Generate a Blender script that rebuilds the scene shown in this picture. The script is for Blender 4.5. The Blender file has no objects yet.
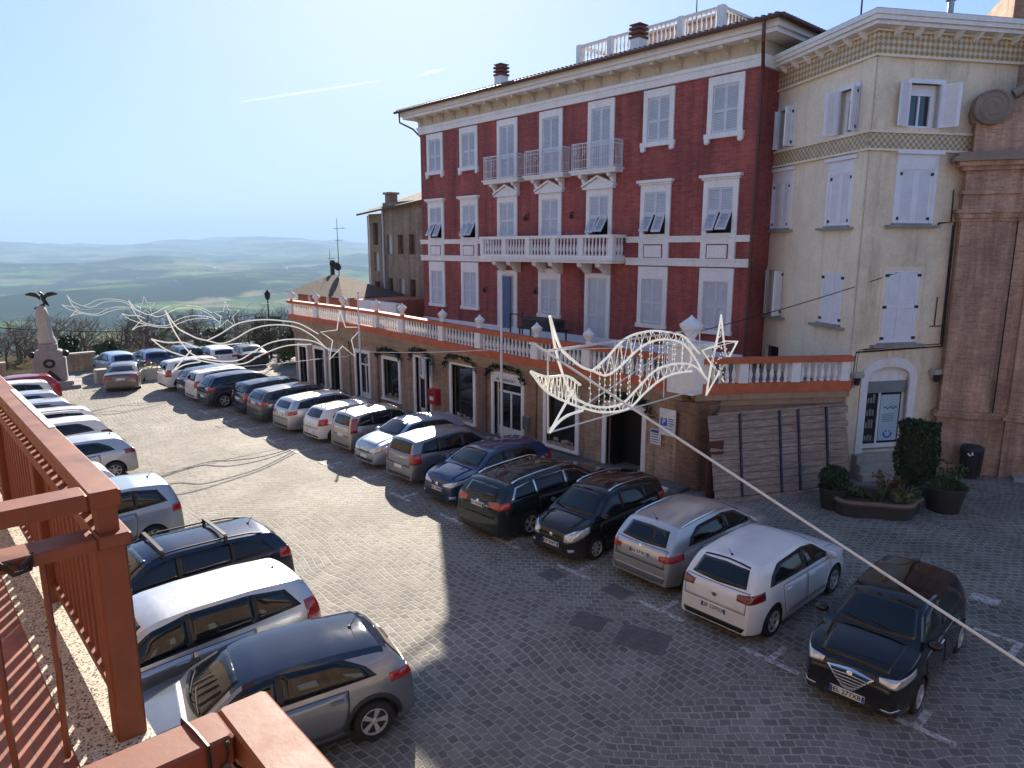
import bpy, math, random
from mathutils import Vector, Matrix, noise
from mathutils.bvhtree import BVHTree
R = math.radians
random.seed(7)
scene = bpy.context.scene
col = scene.collection

# ------------------------------------------------------------------ camera, sky, sun, exposure
EYE = 7.2
cam_d = bpy.data.cameras.new('camera')
cam = bpy.data.objects.new('camera', cam_d)
col.objects.link(cam)
cam.location = (0, 0, EYE)
cam.rotation_euler = (R(90 - 10.92), 0, R(48))
cam_d.sensor_width = 36
cam_d.lens = 36 * 705 / 1024
cam_d.clip_start = 0.05
cam_d.clip_end = 60000
scene.camera = cam

SUN_AZ = 145.7      # degrees, counter-clockwise from +X
SUN_EL = 24.9
world = bpy.data.worlds.new('World')
scene.world = world
world.use_nodes = True
wn = world.node_tree
bg = wn.nodes['Background']
sky = wn.nodes.new('ShaderNodeTexSky')
sky.sky_type = 'NISHITA'
sky.sun_disc = False
sky.sun_elevation = R(SUN_EL)
sky.sun_rotation = R(90 - SUN_AZ)
sky.altitude = 300
sky.air_density = 0.5
sky.dust_density = 0.8
sky.ozone_density = 4.0
# the sky's bright band round the sun is rolled off by its own luminance, as the camera's sensor rolled it off
lum = wn.nodes.new('ShaderNodeRGBToBW')
roll = wn.nodes.new('ShaderNodeMath'); roll.operation = 'MULTIPLY_ADD'; roll.inputs[1].default_value = 0.33; roll.inputs[2].default_value = 1.0
dv = wn.nodes.new('ShaderNodeVectorMath'); dv.operation = 'DIVIDE'
wn.links.new(sky.outputs[0], lum.inputs[0]); wn.links.new(lum.outputs[0], roll.inputs[0])
wn.links.new(sky.outputs[0], dv.inputs[0]); wn.links.new(roll.outputs[0], dv.inputs[1])
tint = wn.nodes.new('ShaderNodeVectorMath'); tint.operation = 'MULTIPLY'; tint.inputs[1].default_value = (.89, .98, 1.06)
wn.links.new(dv.outputs[0], tint.inputs[0]); wn.links.new(tint.outputs[0], bg.inputs[0])
bg.inputs[1].default_value = 0.059

sun_d = bpy.data.lights.new('sun', 'SUN')
sun = bpy.data.objects.new('sun', sun_d)
col.objects.link(sun)
sun_d.energy = 2.0
sun_d.angle = R(0.4)
sun_d.color = (1.0, 0.90, 0.76)
sdir = Vector((math.cos(R(SUN_AZ)) * math.cos(R(SUN_EL)), math.sin(R(SUN_AZ)) * math.cos(R(SUN_EL)), math.sin(R(SUN_EL))))
sun.rotation_euler = sdir.to_track_quat('Z', 'Y').to_euler()

scene.view_settings.view_transform = 'Standard'
scene.view_settings.look = 'None'
scene.view_settings.exposure = 2.85
scene.view_settings.gamma = 1.0
scene.view_settings.use_curve_mapping = False
try:
    scene.cycles.max_bounces = 6
    scene.cycles.volume_bounces = 0
    scene.cycles.transparent_max_bounces = 8
    scene.cycles.use_denoising = True
    scene.cycles.sample_clamp_indirect = 6
except Exception:
    pass

# ------------------------------------------------------------------ materials
def nt_new(name):
    m = bpy.data.materials.new(name)
    m.use_nodes = True
    t = m.node_tree
    return m, t, t.nodes['Principled BSDF']

def N(t, kind, **kw):
    n = t.nodes.new(kind)
    for k, v in kw.items():
        if isinstance(k, str) and hasattr(n, k):
            setattr(n, k, v)
    return n

def coords(t, space='Object', scale=(1, 1, 1), rot=(0, 0, 0)):
    tc = N(t, 'ShaderNodeTexCoord')
    mp = N(t, 'ShaderNodeMapping')
    mp.inputs['Scale'].default_value = scale
    mp.inputs['Rotation'].default_value = rot
    if space == 'World':
        g = N(t, 'ShaderNodeNewGeometry')
        t.links.new(g.outputs['Position'], mp.inputs[0])
    else:
        t.links.new(tc.outputs[space], mp.inputs[0])
    return mp.outputs[0]

def noise_n(t, vec, scale, detail=4, rough=0.6):
    n = N(t, 'ShaderNodeTexNoise')
    n.inputs['Scale'].default_value = scale
    n.inputs['Detail'].default_value = detail
    n.inputs['Roughness'].default_value = rough
    t.links.new(vec, n.inputs['Vector'])
    return n.outputs['Fac']

def ramp(t, fac, stops):
    r = N(t, 'ShaderNodeValToRGB')
    el = r.color_ramp.elements
    while len(el) < len(stops):
        el.new(0.5)
    for e, (p, c) in zip(el, stops):
        e.position = p
        e.color = (*c, 1) if len(c) == 3 else c
    t.links.new(fac, r.inputs[0])
    return r.outputs[0]

def mix(t, fac, a, b, mode='MIX'):
    m = N(t, 'ShaderNodeMix', data_type='RGBA', blend_type=mode)
    if isinstance(fac, (int, float)):
        m.inputs[0].default_value = fac
    else:
        t.links.new(fac, m.inputs[0])
    for i, v in ((6, a), (7, b)):
        if isinstance(v, (tuple, list)):
            m.inputs[i].default_value = (*v[:3], 1)
        else:
            t.links.new(v, m.inputs[i])
    return m.outputs[2]

def bump(t, p, h, strength=0.3, dist=0.02):
    b = N(t, 'ShaderNodeBump')
    b.inputs['Strength'].default_value = strength
    b.inputs['Distance'].default_value = dist
    t.links.new(h, b.inputs['Height'])
    t.links.new(b.outputs[0], p.inputs['Normal'])

def mat(name, c, rough=0.6, metal=0.0, var=0.12, scale=3.0, coat=0.0, bmp=0.0, spec=0.5, vscale=(1, 1, 1)):
    """plain procedural material: base colour with soft two-scale variation"""
    m, t, p = nt_new(name)
    v = coords(t, 'World', vscale)
    n1 = noise_n(t, v, scale, 5, 0.65)
    n2 = noise_n(t, v, scale * 9, 3, 0.6)
    s = N(t, 'ShaderNodeMath', operation='MULTIPLY_ADD')
    s.inputs[1].default_value = 0.35
    t.links.new(n2, s.inputs[0])
    t.links.new(n1, s.inputs[2])
    lo = tuple(x * (1 - var * 1.6) for x in c)
    hi = tuple(min(1, x * (1 + var * 1.2)) for x in c)
    t.links.new(ramp(t, s.outputs[0], [(0.42, lo), (0.92, hi)]), p.inputs['Base Color'])
    p.inputs['Roughness'].default_value = rough
    p.inputs['Metallic'].default_value = metal
    p.inputs['Coat Weight'].default_value = coat
    p.inputs['Coat Roughness'].default_value = 0.04
    p.inputs['Specular IOR Level'].default_value = spec
    if bmp:
        bump(t, p, n2, bmp, 0.02)
    return m

def brick_mat(name, c1, c2, mortar, bw, bh, ms=0.012, rough=0.85, space='Object', plane='xz', stain=0.35, bmp=0.35, stain_scale=0.6):
    m, t, p = nt_new(name)
    rot = (R(-90), 0, 0) if plane == 'xz' else (0, 0, 0)
    if plane == 'wall':   # any vertical wall: horizontal run x+y, height z
        g = N(t, 'ShaderNodeTexCoord')
        sx = N(t, 'ShaderNodeSeparateXYZ')
        t.links.new(g.outputs['Object'], sx.inputs[0])
        ad = N(t, 'ShaderNodeMath', operation='ADD')
        t.links.new(sx.outputs[0], ad.inputs[0]); t.links.new(sx.outputs[1], ad.inputs[1])
        cx = N(t, 'ShaderNodeCombineXYZ')
        t.links.new(ad.outputs[0], cx.inputs[0]); t.links.new(sx.outputs[2], cx.inputs[1])
        v = cx.outputs[0]
    else:
        v = coords(t, space, (1, 1, 1), rot)
    b = N(t, 'ShaderNodeTexBrick')
    b.inputs['Scale'].default_value = 1.0
    b.inputs['Brick Width'].default_value = bw
    b.inputs['Row Height'].default_value = bh
    b.inputs['Mortar Size'].default_value = ms
    b.inputs['Mortar Smooth'].default_value = 0.3
    b.inputs['Bias'].default_value = 0.0
    b.inputs['Color1'].default_value = (*c1, 1)
    b.inputs['Color2'].default_value = (*c2, 1)
    b.inputs['Mortar'].default_value = (*mortar, 1)
    t.links.new(v, b.inputs['Vector'])
    wv = coords(t, 'World')
    n1 = noise_n(t, wv, stain_scale, 6, 0.7)
    st = ramp(t, n1, [(0.3, (1 - stain,) * 3), (0.7, (1 + stain * 0.4,) * 3)])
    n2 = noise_n(t, wv, 14, 3, 0.7)
    st2 = ramp(t, n2, [(0.3, (0.82,) * 3), (0.75, (1.12,) * 3)])
    n3 = noise_n(t, coords(t, 'World', (1.8, 1.8, .16)), 1.5, 5, 0.72)
    st3 = ramp(t, n3, [(0.34, (0.62,) * 3), (0.6, (1.08,) * 3)])
    c_ = mix(t, 1.0, mix(t, 1.0, b.outputs['Color'], st, 'MULTIPLY'), st2, 'MULTIPLY')
    t.links.new(mix(t, 1.0, c_, st3, 'MULTIPLY'), p.inputs['Base Color'])
    p.inputs['Roughness'].default_value = rough
    iv = N(t, 'ShaderNodeMath', operation='SUBTRACT')
    iv.inputs[0].default_value = 1.0
    t.links.new(b.outputs['Fac'], iv.inputs[1])
    bump(t, p, iv.outputs[0], bmp, 0.02)
    return m

def plaster_mat(name, c, stainc, var=0.12, drip=0.5, rough=0.9):
    m, t, p = nt_new(name)
    v = coords(t, 'World')
    n1 = noise_n(t, v, 0.8, 6, 0.7)
    n2 = noise_n(t, v, 12, 4, 0.7)
    vd = coords(t, 'World', (2.2, 2.2, 0.22))
    n3 = noise_n(t, vd, 1.6, 5, 0.7)
    base = ramp(t, n1, [(0.3, tuple(x * (1 - var) for x in c)), (0.7, tuple(min(1, x * (1 + var)) for x in c))])
    f = N(t, 'ShaderNodeMath', operation='MULTIPLY')
    t.links.new(ramp(t, n3, [(0.52, (0, 0, 0)), (0.78, (1, 1, 1))]), f.inputs[0])
    f.inputs[1].default_value = drip
    c2 = mix(t, f.outputs[0], base, stainc)
    t.links.new(mix(t, 1.0, c2, ramp(t, n2, [(0.3, (0.9,) * 3), (0.7, (1.08,) * 3)]), 'MULTIPLY'), p.inputs['Base Color'])
    p.inputs['Roughness'].default_value = rough
    bump(t, p, n2, 0.15, 0.02)
    return m

def emis(name, c, s):
    m, t, p = nt_new(name)
    p.inputs['Base Color'].default_value = (*c, 1)
    p.inputs['Emission Color'].default_value = (*c, 1)
    p.inputs['Emission Strength'].default_value = s
    return m

def glass_mat(name, c=(0.012, 0.016, 0.02), rough=0.04, inner=0.5):
    """window glass over a dark room: glossy with slow waviness"""
    m, t, p = nt_new(name)
    v = coords(t, 'World')
    n1 = noise_n(t, v, 1.1, 3, 0.5)
    t.links.new(ramp(t, n1, [(0.35, tuple(x * 0.5 for x in c)), (0.7, tuple(x * 1.8 for x in c))]), p.inputs['Base Color'])
    p.inputs['Roughness'].default_value = rough
    p.inputs['IOR'].default_value = 1.52
    p.inputs['Coat Weight'].default_value = inner
    p.inputs['Coat Roughness'].default_value = 0.02
    bump(t, p, noise_n(t, v, 0.9, 2, 0.4), 0.05, 0.3)
    return m

def tile_mat(name):
    m, t, p = nt_new(name)
    v = coords(t, 'Object')
    w = N(t, 'ShaderNodeTexWave', wave_type='BANDS', bands_direction='X')
    w.inputs['Scale'].default_value = 1.6
    w.inputs['Distortion'].default_value = 0.4
    w.inputs['Detail'].default_value = 1
    t.links.new(v, w.inputs['Vector'])
    n1 = noise_n(t, v, 5, 5, 0.7)
    c = ramp(t, n1, [(0.3, (0.06, 0.045, 0.036)), (0.55, (0.15, 0.095, 0.065)), (0.75, (0.20, 0.165, 0.125))])
    t.links.new(mix(t, 1.0, c, ramp(t, w.outputs['Fac'], [(0.0, (0.45,) * 3), (0.5, (1,) * 3)]), 'MULTIPLY'), p.inputs['Base Color'])
    p.inputs['Roughness'].default_value = 0.9
    bump(t, p, w.outputs['Fac'], 0.8, 0.06)
    return m

def paint(name, c, metal=0.0, rough=0.32, coat=1.0):
    m, t, p = nt_new(name)
    v = coords(t, 'World')
    n1 = noise_n(t, v, 2.5, 4, 0.6)
    n2 = noise_n(t, v, 26, 2, 0.6)
    # road dust on the lower bodywork, driven by height over the sill
    tc = N(t, 'ShaderNodeTexCoord')
    sx = N(t, 'ShaderNodeSeparateXYZ')
    t.links.new(tc.outputs['Object'], sx.inputs[0])
    d = N(t, 'ShaderNodeMapRange')
    d.inputs[1].default_value = 0.75; d.inputs[2].default_value = 0.2
    d.inputs[3].default_value = 0.0; d.inputs[4].default_value = 0.30
    t.links.new(sx.outputs[2], d.inputs[0])
    dm = N(t, 'ShaderNodeMath', operation='MULTIPLY')
    t.links.new(d.outputs[0], dm.inputs[0]); t.links.new(n1, dm.inputs[1])
    b = ramp(t, n1, [(0.3, tuple(x * 0.93 for x in c)), (0.7, tuple(min(1, x * 1.06) for x in c))])
    t.links.new(mix(t, dm.outputs[0], b, (0.16, 0.14, 0.115)), p.inputs['Base Color'])
    rr = N(t, 'ShaderNodeMapRange')
    rr.inputs[3].default_value = rough * 0.85; rr.inputs[4].default_value = rough * 1.3
    t.links.new(n2, rr.inputs[0])
    t.links.new(rr.outputs[0], p.inputs['Roughness'])
    p.inputs['Metallic'].default_value = metal
    p.inputs['Specular IOR Level'].default_value = 0.5 if max(c) > .15 else 0.0
    p.inputs['Coat Weight'].default_value = coat
    cr = N(t, 'ShaderNodeMapRange')
    cr.inputs[3].default_value = 0.02; cr.inputs[4].default_value = 0.09
    t.links.new(n1, cr.inputs[0])
    t.links.new(cr.outputs[0], p.inputs['Coat Roughness'])
    return m

M = {}
M['white_trim'] = plaster_mat('white_trim', (0.80, 0.78, 0.75), (0.52, 0.46, 0.39), 0.06, 0.4, 0.8)
M['shutter'] = mat('shutter_paint', (0.58, 0.60, 0.625), 0.55, 0, 0.08, 2)
M['shutter_light'] = mat('pale_shutter_paint', (0.77, 0.77, 0.80), 0.5, 0, 0.06, 2)
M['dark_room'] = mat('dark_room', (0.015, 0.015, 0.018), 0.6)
M['glass'] = glass_mat('window_glass')
M['shop_glass'] = glass_mat('shop_glass', (0.02, 0.02, 0.02), 0.05)
M['red_brick'] = brick_mat('red_painted_brick', (0.42, 0.088, 0.072), (0.28, 0.053, 0.047), (0.34, 0.11, 0.09), 0.30, 0.085, 0.014, 0.8, 'Object', 'wall', 0.3, 0.5)
M['tan_brick'] = brick_mat('tan_brick', (0.52, 0.34, 0.22), (0.38, 0.23, 0.15), (0.46, 0.37, 0.27), 0.27, 0.075, 0.014, 0.9, 'Object', 'wall', 0.40, 0.5)
M['church_brick'] = brick_mat('church_brick', (0.64, 0.37, 0.245), (0.46, 0.25, 0.16), (0.52, 0.37, 0.27), 0.28, 0.07, 0.014, 0.9, 'Object', 'wall', 0.38, 0.5, 0.9)
M['ochre_brick'] = brick_mat('ochre_brick', (0.40, 0.29, 0.19), (0.30, 0.21, 0.14), (0.36, 0.29, 0.21), 0.27, 0.08, 0.014, 0.9, 'Object', 'wall', 0.35, 0.4)
M['cream'] = plaster_mat('cream_plaster', (0.80, 0.70, 0.53), (0.54, 0.42, 0.28), 0.10, 0.5)
M['cream_rough'] = plaster_mat('worn_cream_plaster', (0.76, 0.64, 0.46), (0.40, 0.29, 0.19), 0.18, 0.75)
M['terracotta'] = mat('terracotta_paint', (0.50, 0.125, 0.055), 0.75, 0, 0.18, 2.5, 0, 0.2)
M['terracotta_wall'] = plaster_mat('terracotta_wall', (0.50, 0.15, 0.075), (0.3, 0.1, 0.06), 0.14, 0.4)
M['roof_tile'] = tile_mat('roof_tile')
M['stone'] = plaster_mat('pale_stone', (0.42, 0.39, 0.34), (0.22, 0.2, 0.17), 0.15, 0.5)
M['grey_stone'] = plaster_mat('grey_stone', (0.30, 0.285, 0.27), (0.14, 0.13, 0.12), 0.2, 0.5)
M['dark_metal'] = mat('dark_metal', (0.035, 0.03, 0.028), 0.5, 0.6)
M['grey_metal'] = mat('grey_metal', (0.32, 0.33, 0.34), 0.4, 0.9)
M['white_metal'] = mat('white_metal', (0.74, 0.74, 0.73), 0.45, 0, 0.05)
M['brown_rail'] = mat('brown_rail_paint', (0.205, 0.062, 0.030), 0.5, 0, 0.2, 7, 0.0, 0.05)
M['chimney_tile'] = mat('chimney_tile', (0.16, 0.055, 0.04), 0.8, 0, 0.3, 4)
def rail_paint():
    m, t, p = nt_new('worn_rail_paint')
    v = coords(t, 'World'); n1 = noise_n(t, v, 6, 5, .65); n2 = noise_n(t, v, 42, 4, .7); n3 = noise_n(t, coords(t, 'World', (4, 30, 30)), 3, 4, .7)
    c = ramp(t, n1, [(.3, (.145, .037, .016)), (.7, (.215, .060, .027))])
    c = mix(t, ramp(t, n3, [(.62, (0, 0, 0)), (.8, (.5, .5, .5))]), c, (.27, .105, .058))
    c = mix(t, ramp(t, n2, [(.69, (0, 0, 0)), (.74, (.75, .75, .75))]), c, (.10, .05, .035))
    t.links.new(c, p.inputs['Base Color'])
    t.links.new(ramp(t, n1, [(.3, (.42,) * 3), (.7, (.68,) * 3)]), p.inputs['Roughness']); bump(t, p, n2, .12, .004)
    return m
M['brown_rail'] = rail_paint()
M['gutter'] = mat('gutter_brown', (0.10, 0.035, 0.025), 0.5, 0.2)
M['tyre'] = mat('tyre_rubber', (0.012, 0.012, 0.012), 0.85)
M['rim'] = mat('alloy_rim', (0.46, 0.46, 0.47), 0.35, 0.35, 0.08)
M['hubcap'] = mat('hubcap_silver', (0.42, 0.42, 0.44), 0.4, 0.6)
M['black_plastic'] = mat('black_plastic', (0.018, 0.018, 0.019), 0.55)
M['chrome'] = mat('chrome', (0.72, 0.72, 0.74), 0.12, 1.0, 0.03)
M['car_glass'] = glass_mat('car_glass', (0.006, 0.008, 0.010), 0.03, 0.0)
M['car_glass'].node_tree.nodes['Principled BSDF'].inputs['Specular IOR Level'].default_value = 0.45
M['headlamp'] = mat('headlamp_lens', (0.55, 0.57, 0.60), 0.08, 0.5, 0.25, 18, 1.0)
M['tail_red'] = mat('tail_lamp_red', (0.38, 0.012, 0.012), 0.12, 0, 0.3, 14, 1.0)
M['tail_dark'] = mat('tail_lamp_dark_red', (0.16, 0.008, 0.010), 0.12, 0, 0.3, 14, 1.0)
M['plate'] = mat('plate_white', (0.72, 0.72, 0.70), 0.4)
M['plate_ink'] = mat('plate_ink', (0.02, 0.02, 0.025), 0.5)
M['plate_blue'] = mat('plate_blue', (0.02, 0.06, 0.32), 0.4)
M['garland'] = mat('garland_green', (0.025, 0.045, 0.02), 0.8)
M['leaf_dark'] = mat('leaf_dark', (0.022, 0.045, 0.016), 0.65, 0, 0.45, 3)
M['leaf_mid'] = mat('leaf_mid', (0.05, 0.085, 0.025), 0.65, 0, 0.45, 3)
M['leaf_pale'] = mat('leaf_pale', (0.13, 0.15, 0.045), 0.65, 0, 0.4, 3)
M['leaf_dry'] = mat('leaf_dry', (0.13, 0.085, 0.04), 0.75, 0, 0.4, 3)
M['bark'] = mat('bark', (0.11, 0.085, 0.065), 0.9, 0, 0.3, 6)
M['bark_pale'] = mat('bark_pale', (0.17, 0.135, 0.10), 0.9, 0, 0.3, 6)
M['soil'] = mat('soil', (0.06, 0.045, 0.03), 0.95)
M['bulb_rope'] = mat('light_rope', (0.80, 0.78, 0.70), 0.5, 0, 0.08, 20)
_p = M['bulb_rope'].node_tree.nodes['Principled BSDF']; _p.inputs['Emission Color'].default_value = (1, .95, .82, 1); _p.inputs['Emission Strength'].default_value = 0.06   # the ropes are lit
M['frame_white'] = mat('frame_white', (0.78, 0.77, 0.74), 0.4, 0, 0.04)
M['eagle'] = mat('bronze_dark', (0.03, 0.03, 0.028), 0.5, 0.5)
M['mail_red'] = mat('mail_red', (0.42, 0.02, 0.02), 0.4)
M['sign_white'] = mat('sign_white', (0.70, 0.70, 0.68), 0.5)
M['sign_blue'] = mat('sign_blue', (0.03, 0.10, 0.42), 0.4)
M['poster'] = mat('poster_pale_blue', (0.42, 0.56, 0.62), 0.5, 0, 0.12, 1.2)
M['curtain'] = mat('curtain_blue', (0.12, 0.17, 0.30), 0.8)
M['planter_dark'] = mat('planter_dark', (0.030, 0.029, 0.030), 0.7)
M['planter_wood'] = mat('planter_edge', (0.17, 0.12, 0.085), 0.8)
M['orange_plastic'] = mat('orange_plastic', (0.65, 0.10, 0.03), 0.5)
# ------------------------------------------------------------------ mesh helpers
class MB:
    """collects simple solids and links them as ONE mesh object"""
    def __init__(self):
        self.v = []; self.f = []; self.mi = []; self.k = 0
    def add(self, vs, fs, k=None):
        o = len(self.v)
        self.v += [tuple(x) for x in vs]
        self.f += [tuple(i + o for i in f) for f in fs]
        self.mi += [self.k if k is None else k] * len(fs)
        return self
    def box(self, x0, x1, y0, y1, z0, z1, k=None):
        if x0 > x1: x0, x1 = x1, x0
        if y0 > y1: y0, y1 = y1, y0
        if z0 > z1: z0, z1 = z1, z0
        v = [(x0, y0, z0), (x1, y0, z0), (x1, y1, z0), (x0, y1, z0), (x0, y0, z1), (x1, y0, z1), (x1, y1, z1), (x0, y1, z1)]
        return self.add(v, [(0, 3, 2, 1), (4, 5, 6, 7), (0, 1, 5, 4), (1, 2, 6, 5), (2, 3, 7, 6), (3, 0, 4, 7)], k)
    def bbox(self, x0, x1, y0, y1, z0, z1, b=0.01, k=None):
        """box with bevelled vertical and top edges"""
        if x0 > x1: x0, x1 = x1, x0
        if y0 > y1: y0, y1 = y1, y0
        b = min(b, (x1 - x0) * .4, (y1 - y0) * .4, (z1 - z0) * .4)
        def ring(x0, x1, y0, y1, z):
            return [(x0 + b, y0, z), (x1 - b, y0, z), (x1, y0 + b, z), (x1, y1 - b, z), (x1 - b, y1, z), (x0 + b, y1, z), (x0, y1 - b, z), (x0, y0 + b, z)]
        vs = ring(x0, x1, y0, y1, z0) + ring(x0, x1, y0, y1, z1 - b) + ring(x0 + b, x1 - b, y0 + b, y1 - b, z1)
        fs = [tuple(range(7, -1, -1)), tuple(range(16, 24))]
        for r in (0, 8):
            for i in range(8):
                j = (i + 1) % 8
                fs.append((r + i, r + j, r + 8 + j, r + 8 + i))
        return self.add(vs, fs, k)
    def bar(self, a, b, w, h=None, k=None, up=(0, 0, 1)):
        """square bar between two points"""
        a = Vector(a); b = Vector(b); h = w if h is None else h
        d = (b - a).normalized(); u = Vector(up)
        if abs(d.dot(u)) > 0.98: u = Vector((1, 0, 0))
        s = d.cross(u).normalized() * (w / 2); t = s.cross(d).normalized() * (h / 2)
        v = [a - s - t, a + s - t, a + s + t, a - s + t, b - s - t, b + s - t, b + s + t, b - s + t]
        return self.add(v, [(0, 3, 2, 1), (4, 5, 6, 7), (0, 1, 5, 4), (1, 2, 6, 5), (2, 3, 7, 6), (3, 0, 4, 7)], k)
    def tube(self, pts, r, n=6, k=None, cap=True, closed=False):
        pts = [Vector(p) for p in pts]; m = len(pts)
        rs = r if isinstance(r, (list, tuple)) else [r] * m
        vs = []; ref = None
        for i, p in enumerate(pts):
            if closed:
                d = (pts[(i + 1) % m] - pts[i - 1])
            else:
                d = pts[min(i + 1, m - 1)] - pts[max(i - 1, 0)]
            d = d.normalized() if d.length > 1e-9 else Vector((0, 0, 1))
            if ref is None:
                ref = Vector((0, 0, 1)) if abs(d.z) < 0.9 else Vector((1, 0, 0))
            s = d.cross(ref)
            if s.length < 1e-4:
                ref = Vector((1, 0, 0)) if abs(d.x) < 0.9 else Vector((0, 1, 0)); s = d.cross(ref)
            s.normalize(); t = s.cross(d).normalized(); ref = t
            for j in range(n):
                a = 2 * math.pi * j / n
                vs.append(p + (s * math.cos(a) + t * math.sin(a)) * rs[i])
        fs = []
        for i in range(m if closed else m - 1):
            i2 = (i + 1) % m
            for j in range(n):
                j2 = (j + 1) % n
                fs.append((i * n + j, i * n + j2, i2 * n + j2, i2 * n + j))
        if cap and not closed:
            fs.append(tuple(range(n - 1, -1, -1))); fs.append(tuple((m - 1) * n + j for j in range(n)))
        return self.add(vs, fs, k)
    def lathe(self, prof, n=12, c=(0, 0, 0), k=None, axis='z', caps=True):
        """prof: list of (r, h) from bottom to top"""
        vs = []
        for r, h in prof:
            for j in range(n):
                a = 2 * math.pi * j / n
                q = (r * math.cos(a), r * math.sin(a), h)
                if axis == 'y': q = (q[0], -q[2], q[1])
                if axis == 'x': q = (q[2], q[0], q[1])
                vs.append((q[0] + c[0], q[1] + c[1], q[2] + c[2]))
        fs = []
        for i in range(len(prof) - 1):
            for j in range(n):
                j2 = (j + 1) % n
                fs.append((i * n + j, i * n + j2, (i + 1) * n + j2, (i + 1) * n + j))
        if caps:
            fs.append(tuple(range(n - 1, -1, -1))); fs.append(tuple((len(prof) - 1) * n + j for j in range(n)))
        return self.add(vs, fs, k)
    def prism(self, poly, y0, y1, k=None, plane='xz'):
        """extrude a polygon given in the xz (or xy) plane"""
        n = len(poly)
        if plane == 'xz':
            vs = [(x, y0, z) for x, z in poly] + [(x, y1, z) for x, z in poly]
        elif plane == 'yz':
            vs = [(y0, a, z) for a, z in poly] + [(y1, a, z) for a, z in poly]
        else:
            vs = [(x, y, y0) for x, y in poly] + [(x, y, y1) for x, y in poly]
        fs = [tuple(range(n)), tuple(range(2 * n - 1, n - 1, -1))]
        for i in range(n):
            j = (i + 1) % n
            fs.append((i, i + n, j + n, j))
        return self.add(vs, fs, k)
    def grid(self, rows, k=None):
        m = len(rows); n = len(rows[0])
        vs = [p for r in rows for p in r]
        fs = [(i * n + j, i * n + j + 1, (i + 1) * n + j + 1, (i + 1) * n + j) for i in range(m - 1) for j in range(n - 1)]
        return self.add(vs, fs, k)
    def ball(self, c, r, n=10, m=6, sz=1.0, k=None):
        prof = [(max(0.001, r * math.sin(math.pi * i / m)), -r * sz * math.cos(math.pi * i / m)) for i in range(m + 1)]
        return self.lathe(prof, n, c, k)
    def mesh(self, name, mats, smooth=False, fix=True):
        me = bpy.data.meshes.new(name)
        me.from_pydata(self.v, [], self.f)
        for m in (mats if isinstance(mats, (list, tuple)) else [mats]):
            me.materials.append(m)
        if any(self.mi):
            me.polygons.foreach_set('material_index', self.mi)
        if fix:
            import bmesh
            b = bmesh.new(); b.from_mesh(me)
            bmesh.ops.recalc_face_normals(b, faces=b.faces)
            b.to_mesh(me); b.free()
        if smooth:
            me.polygons.foreach_set('use_smooth', [True] * len(me.polygons))
            if smooth != 'all':
                try:
                    me.set_sharp_from_angle(angle=R(smooth if isinstance(smooth, (int, float)) and smooth > 1 else 40))
                except Exception:
                    pass
        me.update()
        return me
    def build(self, name, mats, parent=None, smooth=False, fix=True):
        return put(name, self.mesh(name, mats, smooth, fix), parent)

def put(name, me, parent=None, loc=(0, 0, 0), rz=0.0):
    o = bpy.data.objects.new(name, me)
    col.objects.link(o)
    o.location = loc
    o.rotation_euler = (0, 0, rz)
    if parent is not None:
        o.parent = parent
    return o

def tag(o, label=None, cat=None, group=None, kind=None):
    if label: o['label'] = label
    if cat: o['category'] = cat
    if group: o['group'] = group
    if kind: o['kind'] = kind
    return o

def empty(name, loc=(0, 0, 0), rz=0.0):
    o = bpy.data.objects.new(name, None)
    o.empty_display_size = 0.2
    col.objects.link(o)
    o.location = loc
    o.rotation_euler = (0, 0, rz)
    return o

KIDS = {}
def copy_tree(o, parent=None, loc=None, rz=None):
    c = o.copy()
    col.objects.link(c)
    if parent is not None: c.parent = parent
    if loc is not None: c.location = loc
    if rz is not None: c.rotation_euler = (0, 0, rz)
    for ch in list(o.children):
        copy_tree(ch, c)
    return c

def gz(X):
    """height of the square, which falls gently away from the camera"""
    return -0.02 * max(0.0, -X - 9.0)

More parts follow.
